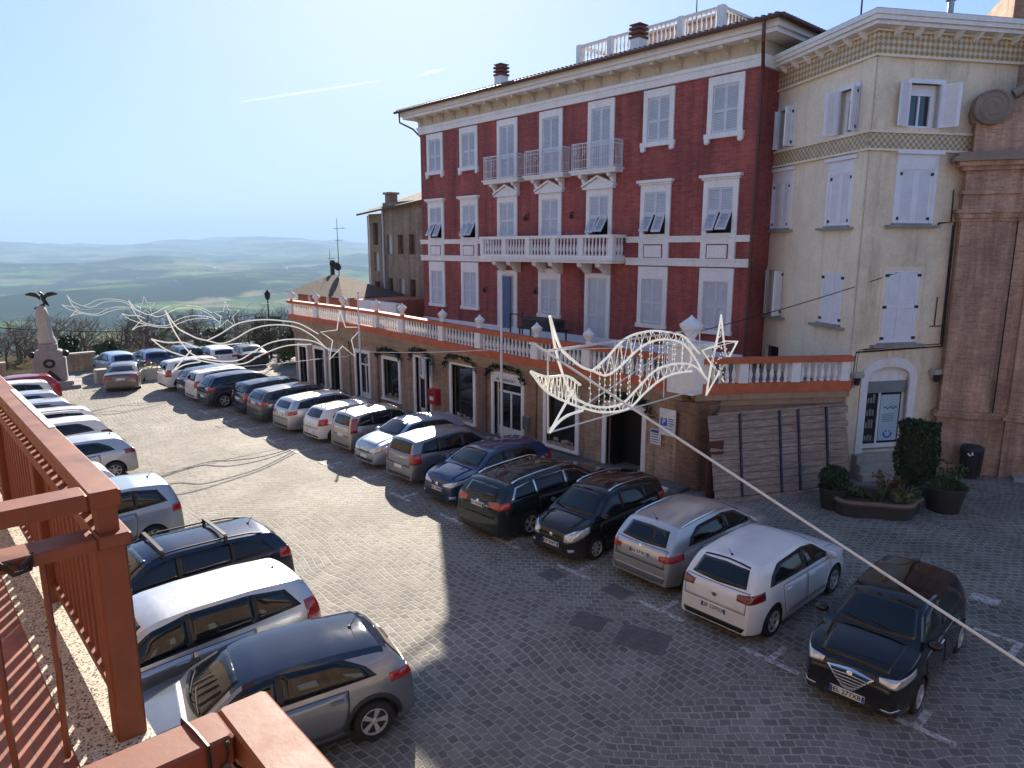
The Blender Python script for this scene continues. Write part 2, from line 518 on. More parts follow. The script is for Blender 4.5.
def wall_with_holes(mb, x0, x1, z0, z1, holes, y0, y1):
    """a wall slab along x with rectangular openings (reveals come from the slab's thickness)"""
    xs = sorted({x0, x1, *[h[0] for h in holes], *[h[1] for h in holes]})
    zs = sorted({z0, z1, *[h[2] for h in holes], *[h[3] for h in holes]})
    def inside(a, b):
        return any(h[0] - 1e-6 < a < h[1] + 1e-6 and h[2] - 1e-6 < b < h[3] + 1e-6 for h in holes)
    solid = [[not inside((xs[i] + xs[i + 1]) / 2, (zs[j] + zs[j + 1]) / 2) for j in range(len(zs) - 1)] for i in range(len(xs) - 1)]
    idx = {}
    def V(i, j, s):
        key = (i, j, s)
        if key not in idx:
            idx[key] = len(mb.v); mb.v.append((xs[i], y1 if s else y0, zs[j]))
        return idx[key]
    def F(*q):
        mb.f.append(tuple(q)); mb.mi.append(mb.k)
    ni, nj = len(xs) - 1, len(zs) - 1
    for i in range(ni):
        for j in range(nj):
            if not solid[i][j]: continue
            F(V(i, j, 0), V(i + 1, j, 0), V(i + 1, j + 1, 0), V(i, j + 1, 0))
            F(V(i, j, 1), V(i, j + 1, 1), V(i + 1, j + 1, 1), V(i + 1, j, 1))
            if i == 0 or not solid[i - 1][j]: F(V(i, j, 0), V(i, j + 1, 0), V(i, j + 1, 1), V(i, j, 1))
            if i == ni - 1 or not solid[i + 1][j]: F(V(i + 1, j, 0), V(i + 1, j, 1), V(i + 1, j + 1, 1), V(i + 1, j + 1, 0))
            if j == 0 or not solid[i][j - 1]: F(V(i, j, 0), V(i, j, 1), V(i + 1, j, 1), V(i + 1, j, 0))
            if j == nj - 1 or not solid[i][j + 1]: F(V(i, j + 1, 0), V(i + 1, j + 1, 0), V(i + 1, j + 1, 1), V(i, j + 1, 1))
    return mb

BALUSTER = [(.055, 0), (.055, .06), (.03, .08), (.06, .2), (.07, .28), (.05, .42), (.028, .56), (.045, .62), (.03, .66), (.05, .7), (.05, .74)]
def baluster_mesh(h, name='baluster', r=1.0, n=8, m=None):
    s = h / .74
    return MB().lathe([(a * r, b * s) for a, b in BALUSTER], n).mesh(name, m or M['white_trim'], True)
# ------------------------------------------------------------------ ground, square, far country
def ground_h(x, y):
    """height of the country beyond the square"""
    d = math.hypot(x, y)
    base = gz(x) - 0.06 if x > -56 else gz(-56) - 0.06
    ang = math.degrees(math.atan2(y, x))
    # the hill drops away beyond the parapet
    e = max(0.0, d - 66.0)
    drop = -150.0 * (1 - math.exp(-e / 420.0)) - 0.06 * min(e, 200)
    h = base + drop
    if d > 300:
        w = min(1.0, (d - 300) / 1500.0)
        n = noise.fractal(Vector((x / 900.0, y / 900.0, 3.1)), 0.9, 2.0, 4)
        h += w * 40 * n
    if d > 1500:
        w = min(1.0, (d - 1500) / 3500.0)
        n = noise.fractal(Vector((x / 1900.0, y / 1900.0, 8.4)), 0.9, 2.1, 5)
        r = noise.ridged_multi_fractal(Vector((x / 2500.0 + 5, y / 2500.0, 1.4)), 1.0, 2.0, 4, 1.0, 2.0)
        h += w * (70 * n + 60 * (r - 0.9) + 62 * min(1, (d - 1500) / 4500.0))
    if d > 8500:
        w = min(1.0, (d - 8500) / 4000.0)
        n = noise.fractal(Vector((ang / 7.0, d / 9000.0, 2.0)), 0.8, 2.0, 4)
        h += w * (165 + 95 * n + 55 * math.exp(-((ang - 157) / 5.0) ** 2))
    return h

def field_mat():
    m, t, p = nt_new('countryside')
    v = coords(t, 'World')
    g = N(t, 'ShaderNodeNewGeometry')
    vd = N(t, 'ShaderNodeTexNoise'); vd.inputs['Scale'].default_value = 0.004; vd.inputs['Detail'].default_value = 3
    t.links.new(v, vd.inputs['Vector'])
    ad = N(t, 'ShaderNodeMix', data_type='RGBA', blend_type='LINEAR_LIGHT'); ad.inputs[0].default_value = 0.0
    vo = N(t, 'ShaderNodeTexVoronoi'); vo.inputs['Scale'].default_value = 0.0042; vo.inputs['Randomness'].default_value = 1.0
    t.links.new(v, vo.inputs['Vector'])
    sep = N(t, 'ShaderNodeSeparateColor'); t.links.new(vo.outputs['Color'], sep.inputs[0])
    c = ramp(t, sep.outputs[0], [(0.0, (0.06, 0.10, 0.03)), (0.3, (0.13, 0.19, 0.055)), (0.5, (0.26, 0.205, 0.12)), (0.62, (0.17, 0.25, 0.06)), (0.85, (0.08, 0.12, 0.045)), (1.0, (0.32, 0.27, 0.16))])
    n1 = noise_n(t, v, 0.0016, 6, 0.65)
    wood = ramp(t, n1, [(0.46, (0, 0, 0)), (0.54, (1, 1, 1))])
    c2 = mix(t, wood, c, (0.028, 0.042, 0.018))
    # scrub and leaf litter on the near slope
    ln = N(t, 'ShaderNodeVectorMath', operation='LENGTH'); t.links.new(v, ln.inputs[0])
    mr = N(t, 'ShaderNodeMapRange'); mr.inputs[1].default_value = 420; mr.inputs[2].default_value = 160; t.links.new(ln.outputs['Value'], mr.inputs[0])
    c2 = mix(t, mr.outputs[0], c2, (0.075, 0.062, 0.038))
    n2 = noise_n(t, v, 0.02, 6, 0.7)
    t.links.new(mix(t, 1.0, c2, ramp(t, n2, [(0.3, (0.6,) * 3), (0.7, (1.25,) * 3)]), 'MULTIPLY'), p.inputs['Base Color'])
    p.inputs['Roughness'].default_value = 1.0
    p.inputs['Specular IOR Level'].default_value = 0.0
    return m

rings = [0.0, 20, 40, 58, 66, 72, 80, 92, 110, 135, 165, 205, 255, 320, 400, 500, 620, 760, 930, 1150, 1400, 1700, 2050, 2450, 2900, 3400, 3950, 4550, 5200, 5900, 6700, 7600, 8600, 9700, 10900, 12200, 13600, 15200, 17000, 19000]
angs = [a * 12.0 for a in range(30)]
angs = sorted(set([a for a in angs if a < 120 or a > 195] + [120 + i * 0.6 for i in range(126)]))
gm = MB()
vs = []; fs = []
for d in rings:
    for a in angs:
        x, y = d * math.cos(R(a)), d * math.sin(R(a))
        vs.append((x, y, ground_h(x, y) if d > 0 else -0.06))
na = len(angs)
for i in range(len(rings) - 1):
    for j in range(na):
        j2 = (j + 1) % na
        fs.append((i * na + j, i * na + j2, (i + 1) * na + j2, (i + 1) * na + j))
gm.add(vs, fs)
tag(gm.build('ground', field_mat(), None, 'all'), kind='structure')

def cobble_mat():
    m, t, p = nt_new('cobbles')
    v0 = coords(t, 'World')
    dn = N(t, 'ShaderNodeTexNoise'); dn.inputs['Scale'].default_value = 0.35; dn.inputs['Detail'].default_value = 2
    t.links.new(v0, dn.inputs['Vector'])
    dn2 = N(t, 'ShaderNodeTexNoise'); dn2.inputs['Scale'].default_value = 4.0; dn2.inputs['Detail'].default_value = 2
    t.links.new(v0, dn2.inputs['Vector'])
    def warp(vec, tex, amt):
        s = N(t, 'ShaderNodeVectorMath', operation='SUBTRACT'); s.inputs[1].default_value = (.5, .5, .5)
        t.links.new(tex.outputs['Color'], s.inputs[0])
        sc_ = N(t, 'ShaderNodeVectorMath', operation='SCALE'); sc_.inputs['Scale'].default_value = amt
        t.links.new(s.outputs[0], sc_.inputs[0])
        a = N(t, 'ShaderNodeVectorMath', operation='ADD')
        t.links.new(vec, a.inputs[0]); t.links.new(sc_.outputs[0], a.inputs[1])
        return a.outputs[0]
    w = warp(warp(v0, dn, 0.9), dn2, 0.07)
    def bricks(rot, bw, bh):
        mp = N(t, 'ShaderNodeMapping'); mp.inputs['Rotation'].default_value = (0, 0, rot)
        t.links.new(w, mp.inputs[0])
        b = N(t, 'ShaderNodeTexBrick')
        b.inputs['Scale'].default_value = 1; b.inputs['Brick Width'].default_value = bw; b.inputs['Row Height'].default_value = bh
        b.inputs['Mortar Size'].default_value = 0.019; b.inputs['Mortar Smooth'].default_value = 0.5
        b.inputs['Color1'].default_value = (0.0, 0.0, 0.0, 1); b.inputs['Color2'].default_value = (1, 1, 1, 1); b.inputs['Mortar'].default_value = (0.5, .5, .5, 1)
        t.links.new(mp.outputs[0], b.inputs['Vector'])
        return b
    b1 = bricks(R(-44), 0.20, 0.165); b2 = bricks(R(2), 0.20, 0.165)
    vo = noise_n(t, v0, 0.10, 1, 0.4)
    msk = ramp(t, vo, [(0.52, (0, 0, 0)), (0.53, (1, 1, 1))])
    colr = mix(t, msk, b1.outputs['Color'], b2.outputs['Color'])
    facm = N(t, 'ShaderNodeMix', data_type='FLOAT')
    t.links.new(msk, facm.inputs[0]); t.links.new(b1.outputs['Fac'], facm.inputs[2]); t.links.new(b2.outputs['Fac'], facm.inputs[3])
    fac = facm.outputs[0]
    sc = N(t, 'ShaderNodeSeparateColor'); t.links.new(colr, sc.inputs[0])
    stone = ramp(t, sc.outputs[0], [(0.0, (0.150, 0.137, 0.120)), (0.5, (0.195, 0.178, 0.156)), (1.0, (0.25, 0.23, 0.20))])
    n1 = noise_n(t, v0, 0.45, 6, 0.7)
    n2 = noise_n(t, v0, 30, 3, 0.7)
    c = mix(t, fac, stone, (0.36, 0.33, 0.28))
    c = mix(t, 1.0, c, ramp(t, n1, [(0.3, (0.62,) * 3), (0.5, (0.98,) * 3), (0.72, (1.28,) * 3)]), 'MULTIPLY')
    c = mix(t, 1.0, c, ramp(t, n2, [(0.25, (0.75,) * 3), (0.75, (1.2,) * 3)]), 'MULTIPLY')
    # oil drips and old tyre dirt, irregular spots
    n3 = noise_n(t, v0, 1.7, 4, 0.75)
    c = mix(t, ramp(t, n3, [(0.66, (0, 0, 0)), (0.78, (0.55, 0.55, 0.55))]), c, (0.05, 0.045, 0.042))
    t.links.new(c, p.inputs['Base Color'])
    p.inputs['Roughness'].default_value = 0.75
    p.inputs['Specular IOR Level'].default_value = 0.18
    iv = N(t, 'ShaderNodeMath', operation='SUBTRACT'); iv.inputs[0].default_value = 1.0
    t.links.new(fac, iv.inputs[1])
    h = N(t, 'ShaderNodeMath', operation='MULTIPLY_ADD'); h.inputs[1].default_value = 0.4
    t.links.new(n2, h.inputs[0]); t.links.new(iv.outputs[0], h.inputs[2])
    h2 = N(t, 'ShaderNodeMath', operation='MULTIPLY_ADD'); h2.inputs[1].default_value = 0.35
    t.links.new(sc.outputs[0], h2.inputs[0]); t.links.new(h.outputs[0], h2.inputs[2])
    bump(t, p, h2.outputs[0], 0.75, 0.03)
    return m
M['cobbles'] = cobble_mat()
sq = MB()
xs = [26, 14, 6, 0, -4, -9, -15, -22, -30, -38, -46, -54]
ys = [-12, -4, 0, 6, 12, 17, 24, 32, 44]
sq.grid([[(x, y, gz(x)) for y in ys] for x in xs])
tag(sq.build('square', M['cobbles'], None, 'all'), kind='structure')

# raised pavement along the arcade
pv = MB()
px = [-11.6, -15, -20, -26, -32, -38.5]
for a, b in zip(px[:-1], px[1:]):
    za, zb = gz(a), gz(b)
    pv.add([(a, 16.55, za - .05), (b, 16.55, zb - .05), (b, 17.9, zb - .05), (a, 17.9, za - .05), (a, 16.55, za + .12), (b, 16.55, zb + .12), (b, 17.9, zb + .12), (a, 17.9, za + .12)],
           [(4, 5, 6, 7), (0, 1, 5, 4), (1, 2, 6, 5), (3, 0, 4, 7)])
M['paving'] = brick_mat('paving_slabs', (0.20, 0.175, 0.155), (0.16, 0.14, 0.125), (0.1, 0.09, 0.08), 0.6, 0.4, 0.01, 0.8, 'World', 'xy', 0.3, 0.3)
tag(pv.build('pavement', M['paving']), kind='structure')

# painted bay marks: worn white dashes along the mouths of the bays, tee marks at each divider
def wear_paint():
    m, t, p = nt_new('worn_line_paint')
    v = coords(t, 'World')
    n1 = noise_n(t, v, 9, 5, 0.75)
    c = ramp(t, n1, [(0.40, (0.17, 0.15, 0.135)), (0.56, (0.55, 0.53, 0.50))])
    t.links.new(c, p.inputs['Base Color'])
    p.inputs['Roughness'].default_value = 0.8
    bump(t, p, n1, 0.3, 0.01)
    return m
M['line'] = wear_paint()
def line_mark(pts):
    mb = MB()
    for (x0, y0, x1, y1) in pts:
        mb.box(x0, x1, y0, y1, gz((x0 + x1) / 2) + .002, gz((x0 + x1) / 2) + .009)
    o = mb.build('painted_line', M['line'])
    tag(o, kind='structure')
for i, X in enumerate([-3.0, -5.4, -7.75, -10.1, -12.4, -14.7, -17.2, -19.6, -21.9, -24.3, -26.6, -29.2, -31.6, -34.2]):
    line_mark([(X - .55, 10.95, X + .55, 11.07), (X - .06, 11.07, X + .06, 11.6)])
line_mark([(-3.3, 14.9, -2.5, 15.02), (-2.62, 14.3, -2.5, 14.9)])
line_mark([(-5.6, 15.6, -5.0, 15.72)])
line_mark([(-3.75, 16.25, -3.25, 16.6)])
# iron covers let into the paving
def iron_cover(x, y, w, l, rz, label):
    mb = MB()
    mb.bbox(-w / 2, w / 2, -l / 2, l / 2, -.02, .012, .005)
    for i in range(7):
        q = -l / 2 + l * (i + .5) / 7
        mb.box(-w * .42, w * .42, q - l * .03, q + l * .03, .0125, .018)
    o = mb.build('drain_cover', M['iron'])
    o.location = (x, y, gz(x)); o.rotation_euler = (0, 0, rz)
    tag(o, label, 'drain cover', 'drain covers in the cobbles')
M['iron'] = mat('cast_iron', (0.125, 0.115, 0.11), 0.75, 0.2, 0.25, 6, 0, 0.3)
iron_cover(-7.33, 9.89, .95, .75, R(20), 'wide dark iron cover in the cobbles behind the white hatchback')
iron_cover(-8.43, 9.62, .65, .55, R(20), 'smaller iron cover beside the wide one behind the silver hatchback')
iron_cover(-10.37, 10.55, .5, .5, 0, 'square iron drain cover by the front of the small black car')
iron_cover(-8.85, 11.0, .6, .45, 0, 'iron drain grate under the rear of the silver hatchback')
iron_cover(-30.6, 10.6, .6, .5, 0, 'far iron drain grate near the dark cars in the sun')
iron_cover(-2.2, 17.0, .6, .4, 0, 'iron grate in the cobbles behind the black hatchback')
# ------------------------------------------------------------------ facade helpers
def shift(mb, o):
    mb.v = [(x - o[0], y - o[1], z - o[2]) for x, y, z in mb.v]
    return mb

def leaf_mesh(w, h, m, split=0.46, name='shutter', z_from=0.0, z_to=None, slat=0.055):
    """one louvred shutter leaf: hinge edge at x=0, bottom at z=0, front face at y=0"""
    z_to = h if z_to is None else z_to
    mb = MB(); st = 0.065; th = 0.04
    z0, z1 = z_from, z_to
    mb.box(0, st, -th, 0, z0, z1); mb.box(w - st, w, -th, 0, z0, z1)
    rails = [(z0, z0 + .08), (z1 - .08, z1)]
    zm = h * split
    if z0 < zm < z1 - .1: rails.insert(1, (zm - .045, zm + .045))
    for a, b in rails: mb.box(st, w - st, -th + .003, -.003, a, b)
    for (a0, a1), (b0, b1) in zip(rails[:-1], rails[1:]):
        z = a1
        while z < b0 - .01:
            zz = min(z + slat * .9, b0)
            mb.add([(st, -.030, z), (w - st, -.030, z), (w - st, -.010, zz), (st, -.010, zz), (st, -.024, z), (w - st, -.024, z), (w - st, -.004, zz), (st, -.004, zz)],
                   [(0, 1, 2, 3), (7, 6, 5, 4), (0, 4, 5, 1), (2, 6, 7, 3), (1, 5, 6, 2), (0, 3, 7, 4)])
            z += slat
    return mb.mesh(name, m)

# ------------------------------------------------------------------ the red palazzo
RX0, RX1, RY = -34.1, -13.52, 23.8
palazzo = empty('palazzo', ((RX0 + RX1) / 2, RY, 2.9))
PO = ((RX0 + RX1) / 2, RY, 2.9)
tag(palazzo, 'tall dark red brick palazzo with white window surrounds and balconies above the terrace', 'building')
WC = [-32.7, -29.75, -26.75, -23.76, -20.77, -17.8, -14.85]
holes = []
for i, c in enumerate(WC):
    d3 = 2 <= i <= 4
    holes.append((c - .53, c + .53, 10.55 if d3 else 11.35, 13.0))
    holes.append((c - .53, c + .53, 7.75, 9.4))
    if i in (2, 4): holes.append((c - .53, c + .53, 3.05, 5.9))
    else: holes.append((c - .53, c + .53, 4.15, 5.95 if i != 3 else 5.75))
mb = MB(); wall_with_holes(mb, RX0, RX1, 2.6, 13.45, holes, RY, RY + .35)
shift(mb, PO).build('wall', M['red_brick'], palazzo)
mb = MB(); mb.box(RX0 + .001, RX0 + .35, RY + .352, RY + 13, 0, 13.45); mb.box(RX1 - .35, RX1 - .001, RY + .352, RY + 13, 0, 13.45); mb.box(RX0, RX1, RY + 13.01, RY + 13.3, 0, 13.45)
shift(mb, PO).build('side_wall', M['red_brick'], palazzo)
mb = MB(); mb.box(RX0 + .4, RX1 - .4, RY + .62, RY + .7, 2.8, 13.4)
shift(mb, PO).build('inner_wall', M['dark_room'], palazzo)
mb = MB(); mb.box(RX0 - .04, RX1 + .04, RY - .05, RY - .002, 2.9, 3.28)
shift(mb, PO).build('plinth', M['shutter_light'], palazzo)
for z0, z1 in ((6.50, 6.80), (7.42, 7.66)):
    mb = MB()
    xs_ = [RX0 - .07, -27.8, -19.2, RX1 + .07]
    for a, b in ((xs_[0], xs_[1]), (xs_[2], xs_[3])):
        mb = MB(); mb.box(a, b, RY - .09, RY - .002, z0, z1); mb.box(a - .02, b + .02, RY - .13, RY - .003, z1 - .07, z1 + .004)
        shift(mb, PO).build('string_course', M['white_trim'], palazzo)

# cornice: lower moulding, frieze with brackets, projecting eave
mb = MB()
mb.box(RX0 - .05, RX1 + .05, RY - .12, RY - .002, 13.36, 13.72)
mb.box(RX0 - .1, RX1 + .1, RY - .17, RY - .001, 13.62, 13.75)
mb.box(RX1 + .002, RX1 + .12, RY, RY + 12, 13.36, 13.75)
shift(mb, PO).build('cornice_moulding', M['white_trim'], palazzo)
M['frieze'] = plaster_mat('frieze_cream', (0.56, 0.47, 0.34), (0.36, 0.29, 0.2), 0.1, 0.4)
mb = MB(); mb.box(RX0 - .03, RX1 + .03, RY - .1, RY - .002, 13.752, 14.2); mb.box(RX1 + .002, RX1 + .1, RY, RY + 12, 13.752, 14.2)
shift(mb, PO).build('frieze', M['frieze'], palazzo)
n = 21
cb_m = MB().prism([(-.1, 14.2 - PO[2]), (-.62, 14.2 - PO[2]), (-.6, 14.08 - PO[2]), (-.3, 14.0 - PO[2]), (-.1, 13.8 - PO[2])], -.09, .09, plane='yz').mesh('cornice_bracket', M['frieze'])
for i in range(n):
    put('cornice_bracket', cb_m, palazzo, (RX0 + .3 + (RX1 - RX0 - .6) * i / (n - 1) - PO[0], 0, 0))
EX0, EX1, EY = RX0 - .8, RX1 + .95, RY - .8
mb = MB(); mb.box(EX0 + .12, EX1 - .12, EY + .12, RY + 13.6, 14.202, 14.34); mb.box(EX0, EX1, EY, RY + 13.8, 14.342, 14.56)
shift(mb, PO).build('eave', M['white_trim'], palazzo)
# low tiled hip roof
rz_, rdg = 14.62, 15.75
mb = MB()
a, b, c, d = EX0 - .12, EX1 + .12, EY - .14, RY + 13.9
ry = (c + d) / 2
mb.add([(a, c, rz_), (b, c, rz_), (b, d, rz_), (a, d, rz_), (a + 7, ry, rdg + .5), (b - 7, ry, rdg + .5)] + [(a, c, rz_ - .06), (b, c, rz_ - .06), (b, d, rz_ - .06), (a, d, rz_ - .06)],
       [(0, 1, 5, 4), (1, 2, 5), (2, 3, 4, 5), (3, 0, 4), (0, 6, 7, 1), (1, 7, 8, 2), (2, 8, 9, 3), (3, 9, 6, 0), (9, 8, 7, 6)])
roof = shift(mb, PO).build('roof', M['roof_tile'], palazzo)
# tile ends along the front and right eaves
mb = MB()
x = a + .1
while x < b:
    mb.tube([(x, c - .03, rz_ + .02), (x, c + .35, rz_ + .07)], .075, 6); x += .24
y = c + .2
while y < d:
    mb.tube([(b + .03, y, rz_ + .02), (b - .35, y, rz_ + .07)], .075, 6); y += .24
shift(mb, PO).build('eave_tiles', M['roof_tile'], palazzo)
mb = MB()
mb.tube([(a - .02, c - .1, 14.56), (b + .02, c - .1, 14.56)], .075, 8)
mb.tube([(b + .1, c, 14.57), (b + .1, d, 14.57)], .075, 8)
shift(mb, PO).build('gutter', M['gutter'], palazzo)
mb = MB()
mb.tube([(RX1 + .55, c - .08, 14.5), (RX1 + .55, c - .06, 13.9), (RX1 + .12, RY - .16, 13.25), (RX1 + .07, RY - .12, 12.9), (RX1 + .07, RY - .1, 2.9)], .065, 8)
shift(mb, PO).build('downpipe', M['gutter'], palazzo, True)
mb = MB()
mb.tube([(RX0 - .5, c - .08, 14.5), (RX0 - .5, c - .06, 14.0), (RX0 - .3, RY - .25, 13.7), (RX0 - .02, RY - .12, 13.4), (RX0 - .05, RY + .2, 13.2), (RX0 - .05, RY + .3, 3)], .05, 8)
shift(mb, PO).build('downpipe', M['gutter'], palazzo, True)

M['far_pink'] = plaster_mat('pink_plaster', (.58, .40, .31), (.4, .3, .24), .1, .4)
# roof terrace
mb = MB(); mb.box(-23.6, -16.2, 25.35, 31.5, 14.9, 15.42)
shift(mb, PO).build('roof_terrace', M['cream'], palazzo)
mb = MB(); mb.box(-22.0, -17.6, 28.0, 31.4, 15.42, 16.75); mb.box(-22.3, -17.3, 27.7, 31.7, 16.752, 16.85)
shift(mb, PO).build('roof_cabin', M['far_pink'], palazzo)
mb = MB()
for (p, q) in (((-23.55, 25.4), (-16.25, 25.4)), ((-16.25, 25.4), (-16.25, 31.4)), ((-23.55, 25.4), (-23.55, 31.4))):
    mb.bar((*p, 16.2), (*q, 16.2), .17, .1); mb.bar((*p, 15.47), (*q, 15.47), .15, .09)
for x, y in [(-23.55 + 7.3 * i / 4, 25.4) for i in range(5)] + [(-16.25, 28.4), (-16.25, 31.4)]:
    mb.box(x - .13, x + .13, y - .13, y + .13, 15.43, 16.27)
rt = shift(mb, PO).build('roof_balustrade', M['white_trim'], palazzo)
bm_ = baluster_mesh(.63, 'baluster', .8, 6, M['white_trim'])
for i in range(33):
    x = -23.4 + 7.0 * (i + .5) / 33
    put('baluster', bm_, rt, (x - PO[0], 25.4 - PO[1], 15.51 - PO[2]))
for i in range(24):
    put('baluster', bm_, rt, (-16.25 - PO[0], 25.55 + 5.8 * (i + .5) / 24 - PO[1], 15.51 - PO[2]))
# chimneys
for X in (-28.0, -19.5):
    mb = MB(); mb.box(X - .24, X + .24, 24.25, 24.75, 14.5, 15.55)
    ch = shift(mb, PO).build('chimney', M['white_trim'], palazzo)
    mb = MB()
    for k, z in enumerate((15.552, 15.72, 15.89)):
        mb.box(X - .28, X + .28, 24.21, 24.79, z, z + .09)
        mb.box(X - .2, X + .2, 24.3, 24.7, z + .092, z + .166)
    mb.box(X - .27, X + .27, 24.22, 24.78, 16.06, 16.1)
    shift(mb, PO).build('chimney_cap', M['chimney_tile'], ch)

# window kinds (local: x across, y=0 wall face, z absolute minus the opening's bottom)
def surround(c, hb, ht, kind):
    """white stucco surround of one opening, built round its own origin"""
    mb = MB(); h = ht - hb; w = .53; sw = .2; p = -.07
    if kind == 'top':
        mb.box(-w - sw, -w, p, .1, -.02, h + .3); mb.box(w, w + sw, p, .1, -.02, h + .3)
        mb.box(-w, w, p, .1, h, h + .302)
        mb.box(-w - sw - .08, w + sw + .08, p - .06, .1, -.20, -.021)
        for s in (-1, 1):
            mb.box(s * (w + sw + .06), s * (w + sw - .14), p - .045, 0, -.34, -.201)
            mb.lathe([(.05, -.04), (.09, 0), (.05, .05)], 8, (s * (w + sw - .04), p - .02, -.36))
    elif kind == 'top_door':
        mb.box(-w - sw, -w, p, .1, 0, h + .3); mb.box(w, w + sw, p, .1, 0, h + .3); mb.box(-w, w, p, .1, h, h + .302)
    elif kind in ('mid', 'mid_pediment'):
        mb.box(-w - sw, -w, p, .1, -.08, h + .28); mb.box(w, w + sw, p, .1, -.08, h + .28)
        mb.box(-w, w, p, .1, h, h + .282); mb.box(-w, w, p, .1, -.08, -.002)
        if kind == 'mid':
            mb.box(-w - sw - .06, w + sw + .06, p - .06, 0, h + .283, h + .36)
            mb.box(-w - sw - .13, w + sw + .13, p - .14, 0, h + .362, h + .47)
            # apron panel between the two string courses, with a raised red-edged tablet
            mb.box(-w - sw, w + sw, p - .03, 0, -1.25, -.082)
        else:
            zb = h + .285; e = w + sw + .14
            mb.box(-e, e, p - .13, 0, zb, zb + .09)
            mb.prism([(-e, zb + .092), (e, zb + .092), (0, zb + .46)], p - .06, 0)
            mb.add([(-e - .04, p - .16, zb + .10), (0, p - .16, zb + .48), (0, p - .16, zb + .58), (-e - .04, p - .16, zb + .19), (-e - .04, 0, zb + .10), (0, 0, zb + .48), (0, 0, zb + .58), (-e - .04, 0, zb + .19)],
                   [(0, 1, 2, 3), (7, 6, 5, 4), (0, 4, 5, 1), (2, 6, 7, 3), (0, 3, 7, 4)])
            mb.add([(e + .04, p - .16, zb + .10), (0, p - .16, zb + .48), (0, p - .16, zb + .58), (e + .04, p - .16, zb + .19), (e + .04, 0, zb + .10), (0, 0, zb + .48), (0, 0, zb + .58), (e + .04, 0, zb + .19)],
                   [(0, 1, 2, 3), (7, 6, 5, 4), (0, 4, 5, 1), (2, 6, 7, 3), (0, 3, 7, 4)])
    elif kind == 'low':
        mb.box(-w - sw, -w, p, .1, -.02, h + .5); mb.box(w, w + sw, p, .1, -.02, h + .5); mb.box(-w, w, p, .1, h, h + .502)
        mb.box(-w - sw - .04, w + sw + .04, p - .05, .1, -.2, -.021)
    elif kind == 'low_door':
        mb.box(-w - sw, -w, p, .1, 0, h + .2); mb.box(w, w + sw, p, .1, 0, h + .2); mb.box(-w, w, p, .1, h, h + .202)
    return mb
leafcache = {}
def palazzo_window(c, hb, ht, kind, flaps=0):
    key = (round(ht - hb, 2), kind)
    if ('s', key) not in leafcache:
        leafcache[('s', key)] = surround(0, hb, ht, kind).mesh('window_surround', M['white_trim'])
    door = kind.endswith('door')
    o = put('window', leafcache[('s', key)], palazzo, (c - PO[0], 0, hb - PO[2]))
    h = ht - hb
    for s in (-1, 1):
        if flaps:
            hh = h * .46
            k2 = ('u', round(h, 2)); k3 = ('d', round(h, 2))
            if k2 not in leafcache:
                leafcache[k2] = leaf_mesh(.525, h, M['shutter'], 0, 'shutter', hh, h)
                fm = leaf_mesh(.45, hh, M['shutter'], 0, 'shutter_flap', 0, hh)
                fm.transform(Matrix.Translation((0, 0, -hh)))
                leafcache[k3] = fm
            put('shutter', leafcache[k2], o, (-.525 if s < 0 else 0.0, .0, 0))
            f = put('shutter_flap', leafcache[k3], o, (-.5 if s < 0 else .05, -.03, hh))
            f.rotation_euler = (R(-24 - 12 * random.random()), 0, 0)   # hinged along its top edge
        else:
            k2 = ('c', round(h, 2), door)
            if k2 not in leafcache: leafcache[k2] = leaf_mesh(.525, h, M['shutter'], .42 if door else .46)
            put('shutter', leafcache[k2], o, (-.525 if s < 0 else 0.0, .02 + .004 * random.random(), 0))
    return o
tablet = MB(); tablet.box(-.42, .42, -.125, -.098, -.92, -.45); tab_m = tablet.mesh('apron_tablet', M['white_trim'])
edge = MB()
for q in ((-.47, .47, -.97, -.921), (-.47, .47, -.449, -.40), (-.47, -.421, -.921, -.449), (.421, .47, -.921, -.449)):
    edge.box(q[0], q[1], -.112, -.098, q[2], q[3])
edge_m = edge.mesh('apron_border', M['red_brick'])
for i, c in enumerate(WC):
    mid3 = 2 <= i <= 4
    palazzo_window(c, 10.55 if mid3 else 11.35, 13.0, 'top_door' if mid3 else 'top')
    w = palazzo_window(c, 7.75, 9.4, 'mid_pediment' if mid3 else 'mid', 0 if i in (2, 3) else 1)
    if not mid3:
        put('apron_tablet', tab_m, w); put('apron_border', edge_m, w)
    if i in (2, 4): palazzo_window(c, 3.05, 5.9, 'low_door')
    else: palazzo_window(c, 4.15, 5.95 if i != 3 else 5.75, 'low')
mb = MB()
mb.grid([[(-27.2 + .75 * u / 8, 23.72 + .05 * math.sin(u * 2.1), z) for u in range(9)] for z in (3.2, 4.2, 5.1, 5.8)])
shift(mb, PO).build('door_curtain', M['curtain'], palazzo, 'all')

